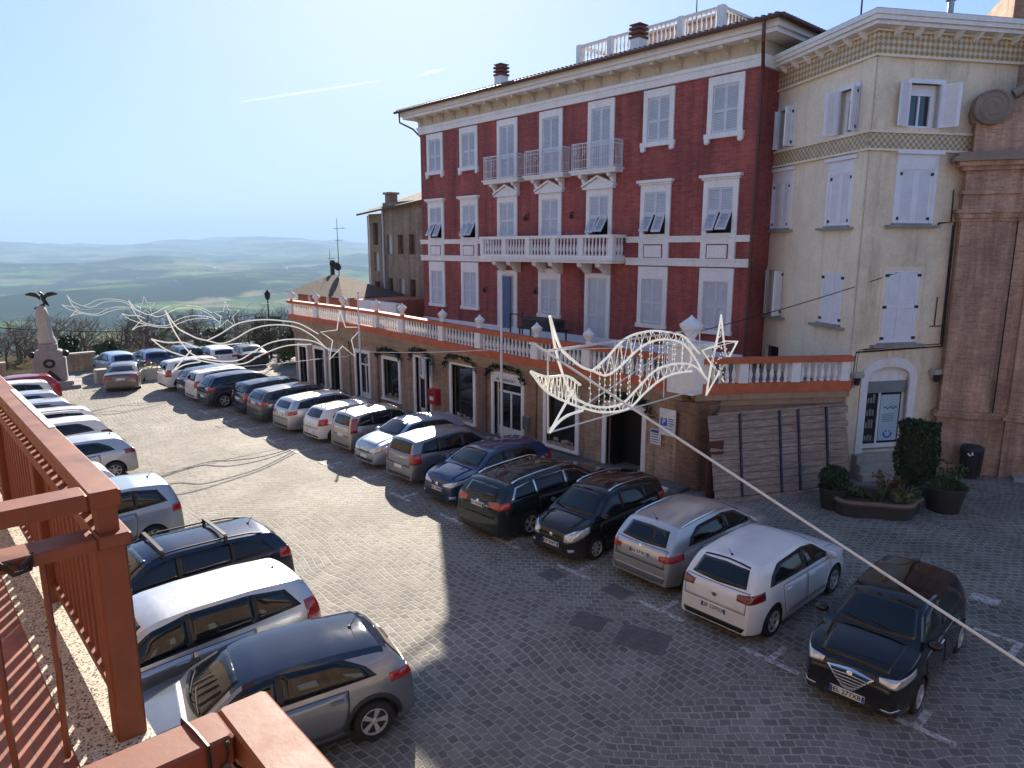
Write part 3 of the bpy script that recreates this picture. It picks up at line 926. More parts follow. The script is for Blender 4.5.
# three small iron balconies
def small_balcony(c):
    z = 10.46
    mb = MB(); mb.box(c - 1.26, c + 1.26, RY - .50, RY - .002, z - .16, z); mb.box(c - 1.32, c + 1.32, RY - .56, RY - .003, z - .05, z + .03)
    sl = shift(mb, PO).build('balcony', M['white_trim'], palazzo)
    for s in (-.8, .8):
        mb = MB(); mb.prism([(RY - .44, z - .162), (RY - .003, z - .162), (RY - .003, z - .62), (RY - .14, z - .52), (RY - .24, z - .34), (RY - .42, z - .28)], c + s - .09, c + s + .09, plane='yz')
        shift(mb, PO).build('bracket', M['white_trim'], sl)
    mb = MB(); t0, t1 = z + .06, z + 1.12
    P4 = [(c - 1.23, RY - .02), (c - 1.23, RY - .48), (c + 1.23, RY - .48), (c + 1.23, RY - .02)]
    for zz, rr in ((t1, .022), (t1 - .16, .012), (t0 + .05, .014), (z + .45, .01)):
        mb.tube([(x, y, zz) for x, y in P4], rr, 5)
    for (x0, y0), (x1, y1), k in ((P4[0], P4[1], 6), (P4[1], P4[2], 20), (P4[2], P4[3], 6)):
        for i in range(k + 1):
            x, y = x0 + (x1 - x0) * i / k, y0 + (y1 - y0) * i / k
            mb.tube([(x, y, t0 - .04), (x, y, t1)], .011 if i % 5 else .018, 4)
    for i in range(5):   # scrolls in the middle band
        xx = c - 1.06 + i * .53
        mb.tube([(xx + .13 * math.cos(q * .7) * (1 - q / 12), RY - .485, z + .72 + .13 * math.sin(q * .7) * (1 - q / 12)) for q in range(11)], .013, 4)
    shift(mb, PO).build('iron_railing', M['white_metal'], sl)
for c in WC[2:5]: small_balcony(c - .02)

# the long stone balcony
BX0, BX1, BYF = -27.85, -19.3, 22.95
mb = MB(); mb.box(BX0, BX1, BYF, RY - .002, 6.56, 6.76); mb.box(BX0 - .06, BX1 + .06, BYF - .06, RY - .003, 6.68, 6.80)
lb = shift(mb, PO).build('long_balcony', M['white_trim'], palazzo)
for i in range(6):
    x = BX0 + .7 + (BX1 - BX0 - 1.4) * (i // 2 * 2 + (i % 2) * .75 + .12) / 5
    mb = MB(); mb.prism([(BYF + .1, 6.558), (RY - .003, 6.558), (RY - .003, 6.02), (RY - .25, 6.12), (RY - .45, 6.3), (BYF + .14, 6.4)], x - .13, x + .13, plane='yz')
    shift(mb, PO).build('bracket', M['white_trim'], lb)
mb = MB()
mb.box(BX0 - .05, BX1 + .05, BYF - .05, BYF + .17, 7.62, 7.75)
for s, X in ((1, BX0), (-1, BX1)):
    mb.box(X - .05 if s > 0 else X - .17, X + .17 if s > 0 else X + .05, BYF + .17, RY - .004, 7.62, 7.749)
mb.box(BX0, BX1, BYF, BYF + .14, 6.801, 6.88)
mb.box(BX0, BX0 + .14, BYF + .14, RY - .004, 6.801, 6.879); mb.box(BX1 - .14, BX1, BYF + .14, RY - .004, 6.801, 6.879)
shift(mb, PO).build('balcony_rail', M['white_trim'], lb)
bb = baluster_mesh(.735, 'baluster', 1.0, 8)
nseg = 5; L = (BX1 - BX0 - .2) / nseg
for i in range(nseg + 1):
    x = BX0 + .1 + L * i
    mb = MB(); mb.box(x - .13, x + .13, BYF - .012, BYF + .152, 6.883, 7.618)
    shift(mb, PO).build('pedestal', M['white_trim'], lb)
    if i < nseg:
        for j in range(7):
            put('baluster', bb, lb, (x + .13 + (L - .26) * (j + .5) / 7 - PO[0], BYF + .07 - PO[1], 6.882 - PO[2]))
for X in (BX0 + .07, BX1 - .07):
    for j in range(3): put('baluster', bb, lb, (X - PO[0], BYF + .3 + .2 * j - PO[1], 6.882 - PO[2]))

# small wall lamps
for x, z in ((-25.3, 8.75), (-22.3, 8.75), (-28.4, 5.2), (-24.6, 5.3)):
    mb = MB(); mb.tube([(x, RY, z), (x, RY - .16, z + .02), (x, RY - .18, z - .08)], .025, 6); mb.lathe([(.09, -.2), (.1, -.05), (.03, 0)], 8, (x, RY - .18, z - .06))
    shift(mb, PO).build('wall_lamp', M['dark_metal'], palazzo)
# roof aerials
def aerial(name, x, y, z0, h, label, arms=(), dish=False):
    mb = MB(); mb.tube([(0, 0, 0), (0, 0, h)], [.035, .018], 6)
    for (zz, w, k, ang) in arms:
        dx, dy = math.cos(ang), math.sin(ang)
        mb.tube([(-dx * w * .3, -dy * w * .3, zz), (dx * w * .7, dy * w * .7, zz + .05)], .014, 5)
        for i in range(k):
            f = -.3 + i / max(1, k - 1)
            mb.tube([(dx * w * f - dy * .22, dy * w * f + dx * .22, zz + .02), (dx * w * f + dy * .22, dy * w * f - dx * .22, zz + .02)], .008, 4)
    o = mb.build('aerial', M['dark_metal'], None); o.location = (x, y, z0)
    if dish:
        d = MB()
        rows = []
        for i in range(6):
            r = .3 * i / 5
            rows.append([(r * math.cos(a * .5236), .25 * r * r - .0, r * math.sin(a * .5236)) for a in range(13)])
        d.grid(rows)
        rows2 = [[(x, y + .02, z) for x, y, z in r] for r in rows]; d.grid(rows2)
        q = d.build('dish', M['dark_metal'], o, True); q.location = (0, -.12, h * .16); q.rotation_euler = (R(15), 0, R(25))
    return tag(o, label, 'aerial', 'roof aerials')
aerial('a', -11.9, 27.5, 14.2, 4.1, 'thin mast with slanting aerial between the red palazzo and the cream house', [(2.6, 3.2, 5, R(20)), (3.6, 1.2, 3, R(100))])
aerial('a', -20.2, 29.5, 16.85, 1.9, 'short aerial on the rooftop cabin of the red palazzo', [(1.6, .9, 5, R(10))])
aerial('a', -35.3, 25.5, 9.0, 5.3, 'tall thin aerial rising left of the red palazzo corner', [(4.9, .5, 3, R(60))])
# ------------------------------------------------------------------ the arcade with its terrace
TX0, TX1, TY = -38.6, -11.75, 17.8
AO = (-25.0, TY, -.3)
arcade = empty('arcade_building', AO)
tag(arcade, 'single storey brick shop row with a balustraded terrace on its roof', 'building')
def tz(x):
    return 0.27 * min(1.0, max(0.0, (-19 - x) / 11.0))
M['tan_plaster'] = plaster_mat('tan_plaster', (0.36, 0.26, 0.185), (0.2, 0.15, 0.11), 0.16, 0.6)
M['fascia'] = plaster_mat('stained_fascia', (0.34, 0.24, 0.155), (0.12, 0.09, 0.07), 0.18, 0.75)
OPN = [  # x0, x1, z0, z1, kind
    (-15.0, -13.5, -.12, 2.05, 'dark'), (-17.85, -16.4, .22, 2.0, 'shop'), (-20.8, -19.2, -.12, 2.3, 'glazed'), (-23.55, -22.1, .15, 2.4, 'shop'),
    (-26.25, -25.15, -.25, 2.4, 'open'), (-28.95, -27.65, .2, 2.0, 'shop'), (-31.55, -30.35, -.35, 2.05, 'glazed'), (-34.3, -33.3, -.4, 1.8, 'dark'),
    (-36.1, -35.0, -.4, 1.75, 'shop'), (-38.0, -37.1, -.45, 1.7, 'dark')]
mb = MB(); wall_with_holes(mb, TX0, TX1, -1.0, 2.72, [o[:4] for o in OPN], TY, TY + .4)
shift(mb, AO).build('wall', M['tan_brick'], arcade)
mb = MB(); mb.box(TX0 + .05, TX1 - .3, TY + .9, TY + 1.0, -1, 2.7)
shift(mb, AO).build('inner_wall', M['dark_room'], arcade)
mb = MB(); mb.box(TX0, TX0 + .35, TY + .402, RY + 3, -1.2, 2.72)
shift(mb, AO).build('end_wall', M['tan_brick'], arcade)
# right flank, running back to the cream house
ex, ey = -8.98, 21.75
fl = Vector((ex - TX1, ey - TY, 0)); fd = fl.normalized(); fnv = Vector((fd.y, -fd.x, 0)); frz = math.atan2(fd.y, fd.x)
def flank(mb, name, m, parent=arcade):
    o = mb.build(name, m, parent); o.location = (TX1 - AO[0], TY - AO[1], -AO[2]); o.rotation_euler = (0, 0, frz)
    return o
FL = fl.length
mb = MB(); mb.box(.35, FL, 0, .35, -.2, 2.72); flank(mb, 'flank_wall', M['tan_plaster'])
# rounded brick pier at the corner
mb = MB(); mb.lathe([(.62, -.4), (.62, 2.3), (.66, 2.36), (.72, 2.52), (.78, 2.7)], 18, (TX1 - .12, TY + .5, 0))
M['pier_brick'] = brick_mat('pier_brick', (0.36, 0.19, 0.12), (0.26, 0.13, 0.085), (0.3, 0.22, 0.16), 0.25, 0.08, 0.014, 0.9, 'Object', 'wall', 0.35, 0.5)
shift(mb, AO).build('corner_pier', M['pier_brick'], arcade, 50)
for x in (-21.5, -18.6, -29.7, -32.4):
    mb = MB(); mb.box(x - .24, x + .24, TY - .1, TY - .002, -.9, 2.5); mb.box(x - .3, x + .3, TY - .16, TY - .001, 2.3, 2.52)
    shift(mb, AO).build('brick_pilaster', M['pier_brick'] if x > -22 else M['tan_brick'], arcade)
# terrace floor
mb = MB(); mb.prism([(TX0, TY + .1), (TX1 - .2, TY + .1), (ex - .3, ey - .1), (-9.6, 22.6), (RX1 + .3, RY - .01), (RX0, RY - .01), (RX0 - .1, RY + 2.5), (TX0, RY + 2.5)], 2.725, 2.93, plane='xy')
shift(mb, AO).build('terrace_floor', M['paving'], arcade)
# corbelled fascia and the orange base course under the balusters
def course(xa, xb, y0, y1, z0, z1, mb=None, n=8):
    mb = mb or MB()
    for i in range(n):
        a = xa + (xb - xa) * i / n; b = xa + (xb - xa) * (i + 1) / n
        A, B = tz(a), tz(b); la = 0 if z0 < 2.75 else A; lb = 0 if z0 < 2.75 else B
        q = [(a, y0, z0 + la), (b, y0, z0 + lb), (b, y1, z0 + lb), (a, y1, z0 + la), (a, y0, z1 + A), (b, y0, z1 + B), (b, y1, z1 + B), (a, y1, z1 + A)]
        mb.add(q, [(0, 3, 2, 1), (4, 5, 6, 7), (0, 1, 5, 4), (2, 3, 7, 6)] + ([(3, 0, 4, 7)] if i == 0 else []) + ([(1, 2, 6, 5)] if i == n - 1 else []))
    return mb
mb = course(TX0, TX1 - .2, TY - .10, TY + .3, 2.5, 2.68)
course(TX0, TX1 - .2, TY - .18, TY + .3, 2.684, 2.79, mb)
course(TX0, TX1 - .2, TY - .26, TY + .3, 2.795, 2.945, mb)
shift(mb, AO).build('cornice', M['fascia'], arcade)
mb = MB(); mb.box(.1, FL + .05, -.12, .3, 2.55, 2.74); mb.box(.05, FL + .1, -.2, .3, 2.745, 2.94); flank(mb, 'cornice', M['fascia'])
mb = course(TX0 - .05, TX1 - .25, TY - .3, TY - .02, 2.95, 3.24)
base = shift(mb, AO).build('base_course', M['terracotta'], arcade)
mb = MB(); mb.box(.25, FL + .12, -.24, .04, 2.95, 3.24); flank(mb, 'base_course', M['terracotta'])
mb = course(TX0 - .05, TX1 - .25, TY - .32, TY + .0, 3.86, 3.94)
course(TX0 - .05, TX1 - .25, TY - .36, TY + .04, 3.944, 4.01, mb)
rail = shift(mb, AO).build('balustrade', M['terracotta'], arcade)
mb = MB(); mb.box(.25, FL + .14, -.26, .06, 3.84, 4.0)
rail2 = flank(mb, 'balustrade', M['terracotta'])
# pedestals with finials, and the balusters between them
PED = [-38.35, -35.3, -32.4, -29.2, -27.0, -23.95, -21.5, -18.25, -15.74]
FIN = [(.09, 0), (.13, .05), (.07, .1), (.1, .16), (.2, .3), (.21, .36), (.12, .44), (.05, .5), (.02, .56)]
fin_m = MB().lathe(FIN, 10).mesh('finial', M['white_trim'], True)
spots = []
for i, x in enumerate(PED):
    z = tz(x)
    mb = MB(); mb.box(-.17, .17, -.31, -.01, 3.245 + z, 3.855 + z)
    o = mb.build('pedestal', M['white_trim'], rail); o.location = (x - AO[0], 0, -AO[2])
    put('finial', fin_m, rail, (x - AO[0], -.16, 4.012 + z - AO[2]))
ends = PED + [TX1 - .45]
for a, b in zip(ends[:-1], ends[1:]):
    n = max(2, round((b - a - .36) / .2))
    for j in range(n):
        spots.append(a + .18 + (b - a - .36) * (j + .5) / n)
spots.sort(key=lambda x: -x)
tb = baluster_mesh(.612, 'baluster', 1.0, 8)
for x in spots[:82]:
    put('baluster', tb, rail, (x - AO[0], -.16, 3.243 + tz(x) - AO[2]))
mb = MB()
for x in spots[82:]:
    mb.lathe([(a, b * .612 / .74 + 3.243 + tz(x)) for a, b in BALUSTER], 6, (x, TY - .16, 0))
tag(shift(mb, AO).build('far_balusters', M['white_trim'], rail, True), kind='stuff')
for a, b in ((.5, 1.35), (1.65, 3.0), (3.3, FL - .25)):
    n = round((b - a) / .21)
    for j in range(n):
        put('baluster', tb, rail2, (a + (b - a) * (j + .5) / n, -.1, 3.243))
for a in (1.5, 3.15, FL - .1):
    mb = MB(); mb.box(a - .14, a + .14, -.23, .03, 3.245, 3.838); o = mb.build('pedestal', M['white_trim'], rail2)
# tall white corner pillar with its big finial
cxp, cyp = TX1 - .15, TY + .05
mb = MB(); mb.bbox(cxp - .48, cxp + .48, cyp - .48, cyp + .48, 2.96, 4.35, .05); mb.bbox(cxp - .55, cxp + .55, cyp - .55, cyp + .55, 4.352, 4.46, .03)
o = shift(mb, AO).build('corner_pillar', M['white_trim'], arcade)
mb = MB(); mb.lathe([(.16, 4.462), (.2, 4.5), (.1, 4.58), (.16, 4.66), (.33, 4.9), (.35, 4.98), (.2, 5.1), (.06, 5.2), (.02, 5.26)], 12, (cxp, cyp, 0))
shift(mb, AO).build('finial', M['white_trim'], o, True)

# shop fronts
def shop(x0, x1, z0, z1, kind, idx):
    mb = MB(); t = .16
    mb.box(x0 - t, x0, TY - .06, TY + .12, z0 - (.0 if kind != 'shop' else .1), z1 + t); mb.box(x1, x1 + t, TY - .06, TY + .12, z0 - (.0 if kind != 'shop' else .1), z1 + t)
    mb.box(x0, x1, TY - .06, TY + .12, z1, z1 + t + .002)
    if kind == 'shop': mb.box(x0 - t - .05, x1 + t + .05, TY - .12, TY + .12, z0 - .18, z0 - .101)
    door = kind != 'shop'
    f = shift(mb, AO).build('door_frame' if door else 'window', M['white_trim'], arcade)
    if kind == 'dark':
        mb = MB(); mb.box(x0, x0 + .06, TY + .2, TY + .8, z0, z1); mb.box(x1 - .06, x1, TY + .2, TY + .8, z0, z1)
        shift(mb, AO).build('open_door_leaf', M['dark_metal'], f)
        return
    if kind == 'open':
        mb = MB(); mb.box(x0, x0 + .08, TY + .15, TY + .22, z0, z1); mb.box(x0 + .45, x0 + .52, TY + .15, TY + .22, z0, z1); mb.box(x0, x0 + .5, TY + .15, TY + .22, z0, z0 + .3)
        shift(mb, AO).build('door_leaf', M['white_trim'], f)
        mb = MB(); mb.box(x0 + .08, x0 + .45, TY + .17, TY + .2, z0 + .3, z1 - .05)
        shift(mb, AO).build('pane', M['shop_glass'], f)
        return
    mm = M['white_trim'] if kind == 'glazed' else M['dark_metal']
    mb = MB(); w = .07; y0, y1 = TY + .16, TY + .23
    mb.box(x0, x0 + w, y0, y1, z0, z1); mb.box(x1 - w, x1, y0, y1, z0, z1); mb.box(x0 + w, x1 - w, y0, y1, z1 - w, z1); mb.box(x0 + w, x1 - w, y0, y1, z0, z0 + (.35 if door else w))
    if door:
        mb.box(x0 + w, x1 - w, y0 + .003, y1 - .003, z0 + 1.75, z0 + 1.83); mb.box((x0 + x1) / 2 - .04, (x0 + x1) / 2 + .04, y0 + .004, y1 - .004, z0 + .35, z0 + 1.75)
    shift(mb, AO).build('glazing_bar', mm, f)
    mb = MB(); mb.box(x0 + w * .5, x1 - w * .5, y0 + .03, y0 + .04, z0 + .04, z1 - .03)
    shift(mb, AO).build('pane', M['shop_glass'], f)
    if not door:   # goods on the sill behind the glass, light card and boxes
        mb = MB(); random.seed(idx)
        for k in range(6):
            xx = x0 + .2 + (x1 - x0 - .4) * random.random(); hh = .15 + .3 * random.random()
            mb.box(xx - .1, xx + .1, TY - .0 + .13, TY + .155, z0 + .02, z0 + hh * .4)
        shift(mb, AO).build('window_display', M['stone'], f)
for i, o in enumerate(OPN): shop(*o, i)

# things on and by the arcade front
def sprig_blob(mb, c, r, n, s, rng, flat=1.0):
    """leaf clump: n small two-triangle leaves spread through a ball"""
    for _ in range(n):
        d = Vector((rng.gauss(0, 1), rng.gauss(0, 1), rng.gauss(0, 1))).normalized() * (r * rng.random() ** .45)
        p = Vector(c) + Vector((d.x, d.y, d.z * flat))
        u = Vector((rng.gauss(0, 1), rng.gauss(0, 1), rng.gauss(0, .6))).normalized()
        w = u.cross(Vector((rng.gauss(0, 1), rng.gauss(0, 1), rng.gauss(0, 1)))).normalized()
        L = s * (.7 + .7 * rng.random())
        mb.add([p - u * L, p + w * L * .38, p + u * L, p - w * L * .38], [(0, 1, 2, 3)])
rg = random.Random(5)
def garland(x0, x1, z, label, droop=.35):
    mb = MB()
    n = int((x1 - x0) / .07)
    for i in range(n + 1):
        f = i / n
        zz = z + .12 * math.sin(f * math.pi) - (droop * (1 - f / .12) if f < .12 else 0) - (droop * (1 - (1 - f) / .12) if f > .88 else 0)
        sprig_blob(mb, (x0 + (x1 - x0) * f, TY - .16, zz), .14, 9, .09, rg)
    o = shift(mb, ((x0 + x1) / 2, TY - .16, z)).build('garland', M['garland'], None, fix=False)
    o.location = ((x0 + x1) / 2, TY - .16, z)
    tag(o, label, 'garland', 'evergreen garlands over the shop doors')
garland(-15.3, -13.1, 2.36, 'evergreen garland over the dark open entrance at the arcade corner')
garland(-21.1, -18.95, 2.62, 'evergreen garland arching over the white glazed shop door')
garland(-23.9, -21.8, 2.68, 'evergreen garland over the shop window right of the red mailbox')
garland(-26.6, -24.9, 2.66, 'evergreen garland over the doorway beside the blue hanging sign')
garland(-29.3, -27.3, 2.36, 'evergreen garland over the shop window left of the blue hanging sign', .2)

# text helper: letters become a thin mesh part
def letters(txt, size, m, parent, loc, rot, name='lettering', depth=.004, align='CENTER', bold=0.0):
    cu = bpy.data.curves.new(name, 'FONT')
    cu.body = txt; cu.size = size; cu.extrude = depth; cu.align_x = align; cu.align_y = 'CENTER'; cu.offset = bold
    cu.resolution_u = 2
    tmp = bpy.data.objects.new(name, cu); col.objects.link(tmp)
    dg = bpy.context.evaluated_depsgraph_get(); dg.update()
    me = bpy.data.meshes.new_from_object(tmp.evaluated_get(dg))
    bpy.data.objects.remove(tmp)
    me.materials.clear(); me.materials.append(m)
    o = put(name, me, parent, loc); o.rotation_euler = rot
    return o
UP = (R(90), 0, 0)
# parking notice
o = empty('parking_sign', (-12.42, TY - .02, 1.95)); tag(o, 'white parking notice with blue P square on the brick corner pier', 'sign')
mb = MB(); mb.bbox(-.3, .3, -.2, -.17, -.42, .42, .01); mb.build('panel', M['sign_white'], o)
mb = MB(); mb.box(-.24, -.0, -.208, -.202, -.12, .12); mb.build('blue_square', M['sign_blue'], o)
letters('P', .24, M['sign_white'], o, (-.12, -.21, 0), UP, bold=.006)
mb = MB()
for k in range(4): mb.box(.05, .05 + .2 - .03 * (k % 2), -.206, -.202, .1 - .07 * k, .13 - .07 * k)
mb.box(-.2, .2, -.206, -.202, -.2, -.18); mb.box(-.2, .1, -.206, -.202, -.27, -.25); mb.build('small_print', M['sign_blue'], o)
o = empty('notice', (-12.9, TY - .02, 1.38)); tag(o, 'small blue and white notice left of the parking notice', 'sign')
mb = MB(); mb.box(-.2, .2, -.10, -.08, -.25, .25); mb.build('panel', M['sign_white'], o)
mb = MB(); mb.box(-.17, .17, -.106, -.102, .13, .22)
for k in range(4): mb.box(-.15, .13 - .04 * (k % 2), -.106, -.102, .06 - .08 * k, .085 - .08 * k)
mb.build('small_print', M['sign_blue'], o)
# hanging sign with the white T on blue and lines of lettering
o = empty('hanging_sign', (-25.05, TY - .5, 2.12)); tag(o, 'blue and white hanging shop sign jutting from the brick wall', 'sign')
o.rotation_euler = (0, 0, R(-28))
mb = MB(); mb.bbox(-.42, .42, -.05, .05, -.45, .42, .01); mb.build('panel', M['sign_white'], o)
mb = MB(); mb.box(-.34, .30, -.056, -.052, -.3, .36); mb.box(-.34, .30, .052, .056, -.3, .36); mb.build('blue_field', M['sign_blue'], o)
mb = MB()
for z in (.22, .1, -.02, -.14): mb.box(-.27, .22, -.06, -.057, z, z + .05)
mb.build('lettering', M['sign_white'], o)
mb = MB(); mb.tube([(0, 0, .42), (0, .1, .47), (.25, .5, .47)], .018, 5); mb.build('bracket', M['dark_metal'], o)
# shop fascia lettering over the white door is the photo's few unreadable grey strokes
o = empty('shop_sign', (-20.0, TY - .08, 2.2)); tag(o, 'pale fascia board with grey lettering over the white glazed shop door', 'sign')
mb = MB(); mb.bbox(-.85, .85, -.03, .0, -.13, .15, .01); mb.build('panel', M['sign_white'], o)
mb = MB()
rs = random.Random(3); x = -.55
while x < .5:
    w_ = rs.uniform(.05, .1); mb.tube([(x + w_ * q / 4, -.036, .06 * math.sin(q * 1.7 + x * 9)) for q in range(5)], .012, 4); x += w_ + .03
mb.build('lettering', M['grey_metal'], o)
# mail box
o = empty('mailbox', (-24.68, TY, .8)); tag(o, 'red letter box fixed to the brick wall between two shops', 'mailbox')
mb = MB(); mb.bbox(-.28, .28, -.3, -.002, -.3, .3, .03); mb.build('box', M['mail_red'], o)
mb = MB(); mb.box(-.2, .2, -.306, -.302, .13, .17); mb.build('slot', M['dark_metal'], o)
mb = MB(); mb.box(-.14, .14, -.306, -.302, -.12, .05); mb.build('plate', M['sign_white'], o)
mb = MB(); mb.prism([(-.31, .301), (.31, .301), (.25, .37), (-.25, .37)], -.33, 0); mb.build('hood', M['mail_red'], o)
# meter box and the pale tub by the wall
o = empty('meter_box', (-18.82, TY, .72)); tag(o, 'grey electric meter box on the brick wall right of white door', 'meter box')
mb = MB(); mb.bbox(-.2, .2, -.16, -.002, -.26, .26, .015); mb.build('box', M['grey_metal'], o)
mb = MB(); mb.box(-.16, .16, -.166, -.162, -.21, .21); mb.build('door', M['grey_metal'], o)
o = empty('storage_tub', (-12.0, 16.75, gz(-12))); tag(o, 'small white tub with lid at foot of the corner pier', 'tub')
mb = MB(); mb.bbox(-.2, .2, -.13, .13, .0, .2, .02); mb.build('body', M['sign_white'], o)
mb = MB(); mb.bbox(-.22, .22, -.15, .15, .202, .24, .012); mb.build('lid', M['sign_white'], o)
# black garden table and frame on the terrace
o = empty('garden_table', (-22.3, 21.9, 2.93)); tag(o, 'long black covered table standing on the terrace under the white window', 'table')
mb = MB(); mb.bbox(-1.2, 1.2, -.4, .4, .7, .78, .02); mb.build('tabletop', M['black_plastic'], o)
for sx in (-1.12, 1.12):
    for sy in (-.34, .34):
        mb = MB(); mb.bbox(sx - .03, sx + .03, sy - .03, sy + .03, 0, .698, .005); mb.build('leg', M['black_plastic'], o)
mb = MB(); mb.bbox(-1.1, 1.1, -.32, .32, .78, 1.2, .06); mb.build('cover', M['black_plastic'], o)
mb = MB(); mb.box(-1.75, -1.7, -.4, -.35, 0, 1.35); mb.box(-1.75, -1.7, .35, .4, 0, 1.35); mb.box(-1.75, -1.1, -.4, -.35, 1.3, 1.351); mb.build('frame', M['black_plastic'], o)
# pavement poles carrying the light ropes
def pole(x, y, h, label, arm=None):
    o = empty('street_pole', (x, y, gz(x) + (.12 if y > 16.5 else 0))); tag(o, label, 'pole', 'white poles along the pavement')
    mb = MB(); mb.tube([(0, 0, 0), (0, 0, h * .5), (0, 0, h)], [.055, .045, .035], 10); mb.build('shaft', M['white_metal'], o, True)
    mb = MB(); mb.lathe([(.16, 0), (.16, .05), (.09, .08), (.085, .3)], 12); mb.build('base', M['white_metal'], o, True)
    mb = MB(); mb.lathe([(.06, h), (.07, h + .03), (.02, h + .1)], 8); mb.build('cap', M['white_metal'], o, True)
    return o
pole(-19.35, 16.9, 6.3, 'tall white pole standing before the white glazed shop door')
pole(-29.6, 16.9, 5.4, 'white pole on the pavement at the second comet of lights')
# ------------------------------------------------------------------ cream corner house (local: x along its right face, y into the building)
cream = empty('cream_house', (-9.2, 22.6, 0), R(60))
tag(cream, 'tall pale cream corner house with patterned tile bands and white shutters', 'building')
def leftface(o):            # child frame of the left face: its x runs from the far end (-) to the corner (0)
    o.rotation_euler = (0, 0, R(-90)); return o
HR = [(1.22, 2.26, 10.76, 12.0), (1.12, 2.32, 7.95, 9.55), (1.02, 2.24, 4.25, 6.5), (.70, 2.24, .70, 3.4)]
HL = [(-1.65, -.6, 4.78, 6.4), (-1.65, -.6, 7.9, 9.5), (-1.5, -.7, 10.7, 12.0), (-4.9, -3.95, 4.78, 6.4), (-4.9, -3.85, 7.9, 9.5), (-4.8, -4.0, 10.7, 12.0), (-4.75, -3.9, 3.12, 3.6)]
mb = MB(); wall_with_holes(mb, 0, 9, 0, 13.4, HR, 0, .4); mb.build('wall', M['cream_rough'], cream)
mb = MB(); wall_with_holes(mb, -6.2, -.002, 0, 13.4, HL, .001, .4); leftface(mb.build('left_wall', M['cream'], cream))
mb = MB(); mb.box(.9, 8.6, .8, .9, 0, 13.3); mb.box(.8, .9, .9, 6, 0, 13.3); mb.build('inner_wall', M['dark_room'], cream)
mb = MB(); mb.box(0, 9, 6.21, 6.5, 0, 13.4); mb.box(8.7, 9, .402, 6.2, 0, 13.4); mb.build('back_wall', M['cream'], cream)
# corner strip on both faces
mb = MB(); mb.box(-.06, .42, -.05, -.002, 0, 12.7); mb.build('corner_strip', M['cream_rough'], cream)
mb = MB(); mb.box(-.5, .05, -.055, -.002, 0, 12.7); leftface(mb.build('corner_strip', M['cream'], cream))
def checker(name, a, b, size, rot):
    m, t, p = nt_new(name)
    tc = N(t, 'ShaderNodeTexCoord'); sx = N(t, 'ShaderNodeSeparateXYZ'); t.links.new(tc.outputs['Object'], sx.inputs[0])
    cb = N(t, 'ShaderNodeCombineXYZ'); t.links.new(sx.outputs[0], cb.inputs[0]); t.links.new(sx.outputs[2], cb.inputs[1])
    cb.inputs[2].default_value = .013
    mp = N(t, 'ShaderNodeMapping'); mp.inputs['Rotation'].default_value = (0, 0, rot); t.links.new(cb.outputs[0], mp.inputs[0])
    ck = N(t, 'ShaderNodeTexChecker'); ck.inputs['Scale'].default_value = 1 / size
    ck.inputs['Color1'].default_value = (*a, 1); ck.inputs['Color2'].default_value = (*b, 1)
    t.links.new(mp.outputs[0], ck.inputs['Vector'])
    n1 = noise_n(t, coords(t, 'World'), 3, 5, .7)
    t.links.new(mix(t, 1.0, ck.outputs['Color'], ramp(t, n1, [(.3, (.75,) * 3), (.7, (1.1,) * 3)]), 'MULTIPLY'), p.inputs['Base Color'])
    p.inputs['Roughness'].default_value = .5
    return m
M['diamond_tile'] = checker('diamond_tiles', (.42, .25, .07), (.60, .54, .42), .125, R(45))
M['square_tile'] = checker('square_tiles', (.38, .25, .09), (.58, .52, .40), .10, 0)
for z0, z1, m in ((12.74, 13.34, 'diamond_tile'), (10.12, 10.56, 'square_tile')):
    mb = MB(); mb.box(-.07, 9, -.08, -.001, z0, z1); mb.build('tile_band', M[m], cream)
    mb = MB(); mb.box(-6.2, .03, -.085, -.001, z0, z1); leftface(mb.build('tile_band', M[m], cream))
    for zz in (z0 - .07, z1 + .002):
        mb = MB(); mb.box(-.12, 9, -.13, -.001, zz, zz + .066); mb.build('moulding', M['cream'], cream)
        mb = MB(); mb.box(-6.2, .12, -.135, -.001, zz, zz + .067); leftface(mb.build('moulding', M['cream'], cream))
# eave: soffit and stepped gutter board on both faces, roof behind
mb = MB(); mb.box(-.45, 9, -.45, 6.6, 13.42, 13.52); mb.box(-.55, 9.05, -.55, 6.65, 13.523, 13.64); mb.box(-.6, 9.1, -.6, 6.7, 13.643, 13.78)
mb.build('eave', M['white_trim'], cream)
eb = [MB().prism([(-.4, 13.42), (-.1, 13.42), (-.1, 13.2), (-.22, 13.26)], -.06, .06, plane=q).mesh('eave_bracket', M['white_trim']) for q in ('yz', 'xz')]
for i in range(13): put('eave_bracket', eb[0], cream, (.45 + .68 * i, 0, 0))
for i in range(9): put('eave_bracket', eb[1], cream, (0, .4 + .68 * i, 0))
mb = MB(); mb.add([(-.6, -.6, 13.79), (9.1, -.6, 13.79), (9.1, 6.7, 13.79), (-.6, 6.7, 13.79), (3, 3, 14.7), (6, 3, 14.7)], [(0, 1, 5, 4), (1, 2, 5), (2, 3, 4, 5), (3, 0, 4), (3, 2, 1, 0)])
mb.build('roof', M['roof_tile'], cream)
mb = MB(); mb.tube([(3.2, 1.0, 14), (3.2, 1.0, 14.75)], .09, 8); mb.lathe([(.16, 14.7), (.18, 14.78), (.18, 14.95), (.05, 15.02)], 8, (3.2, 1.0, 0)); mb.build('flue', M['grey_metal'], cream)
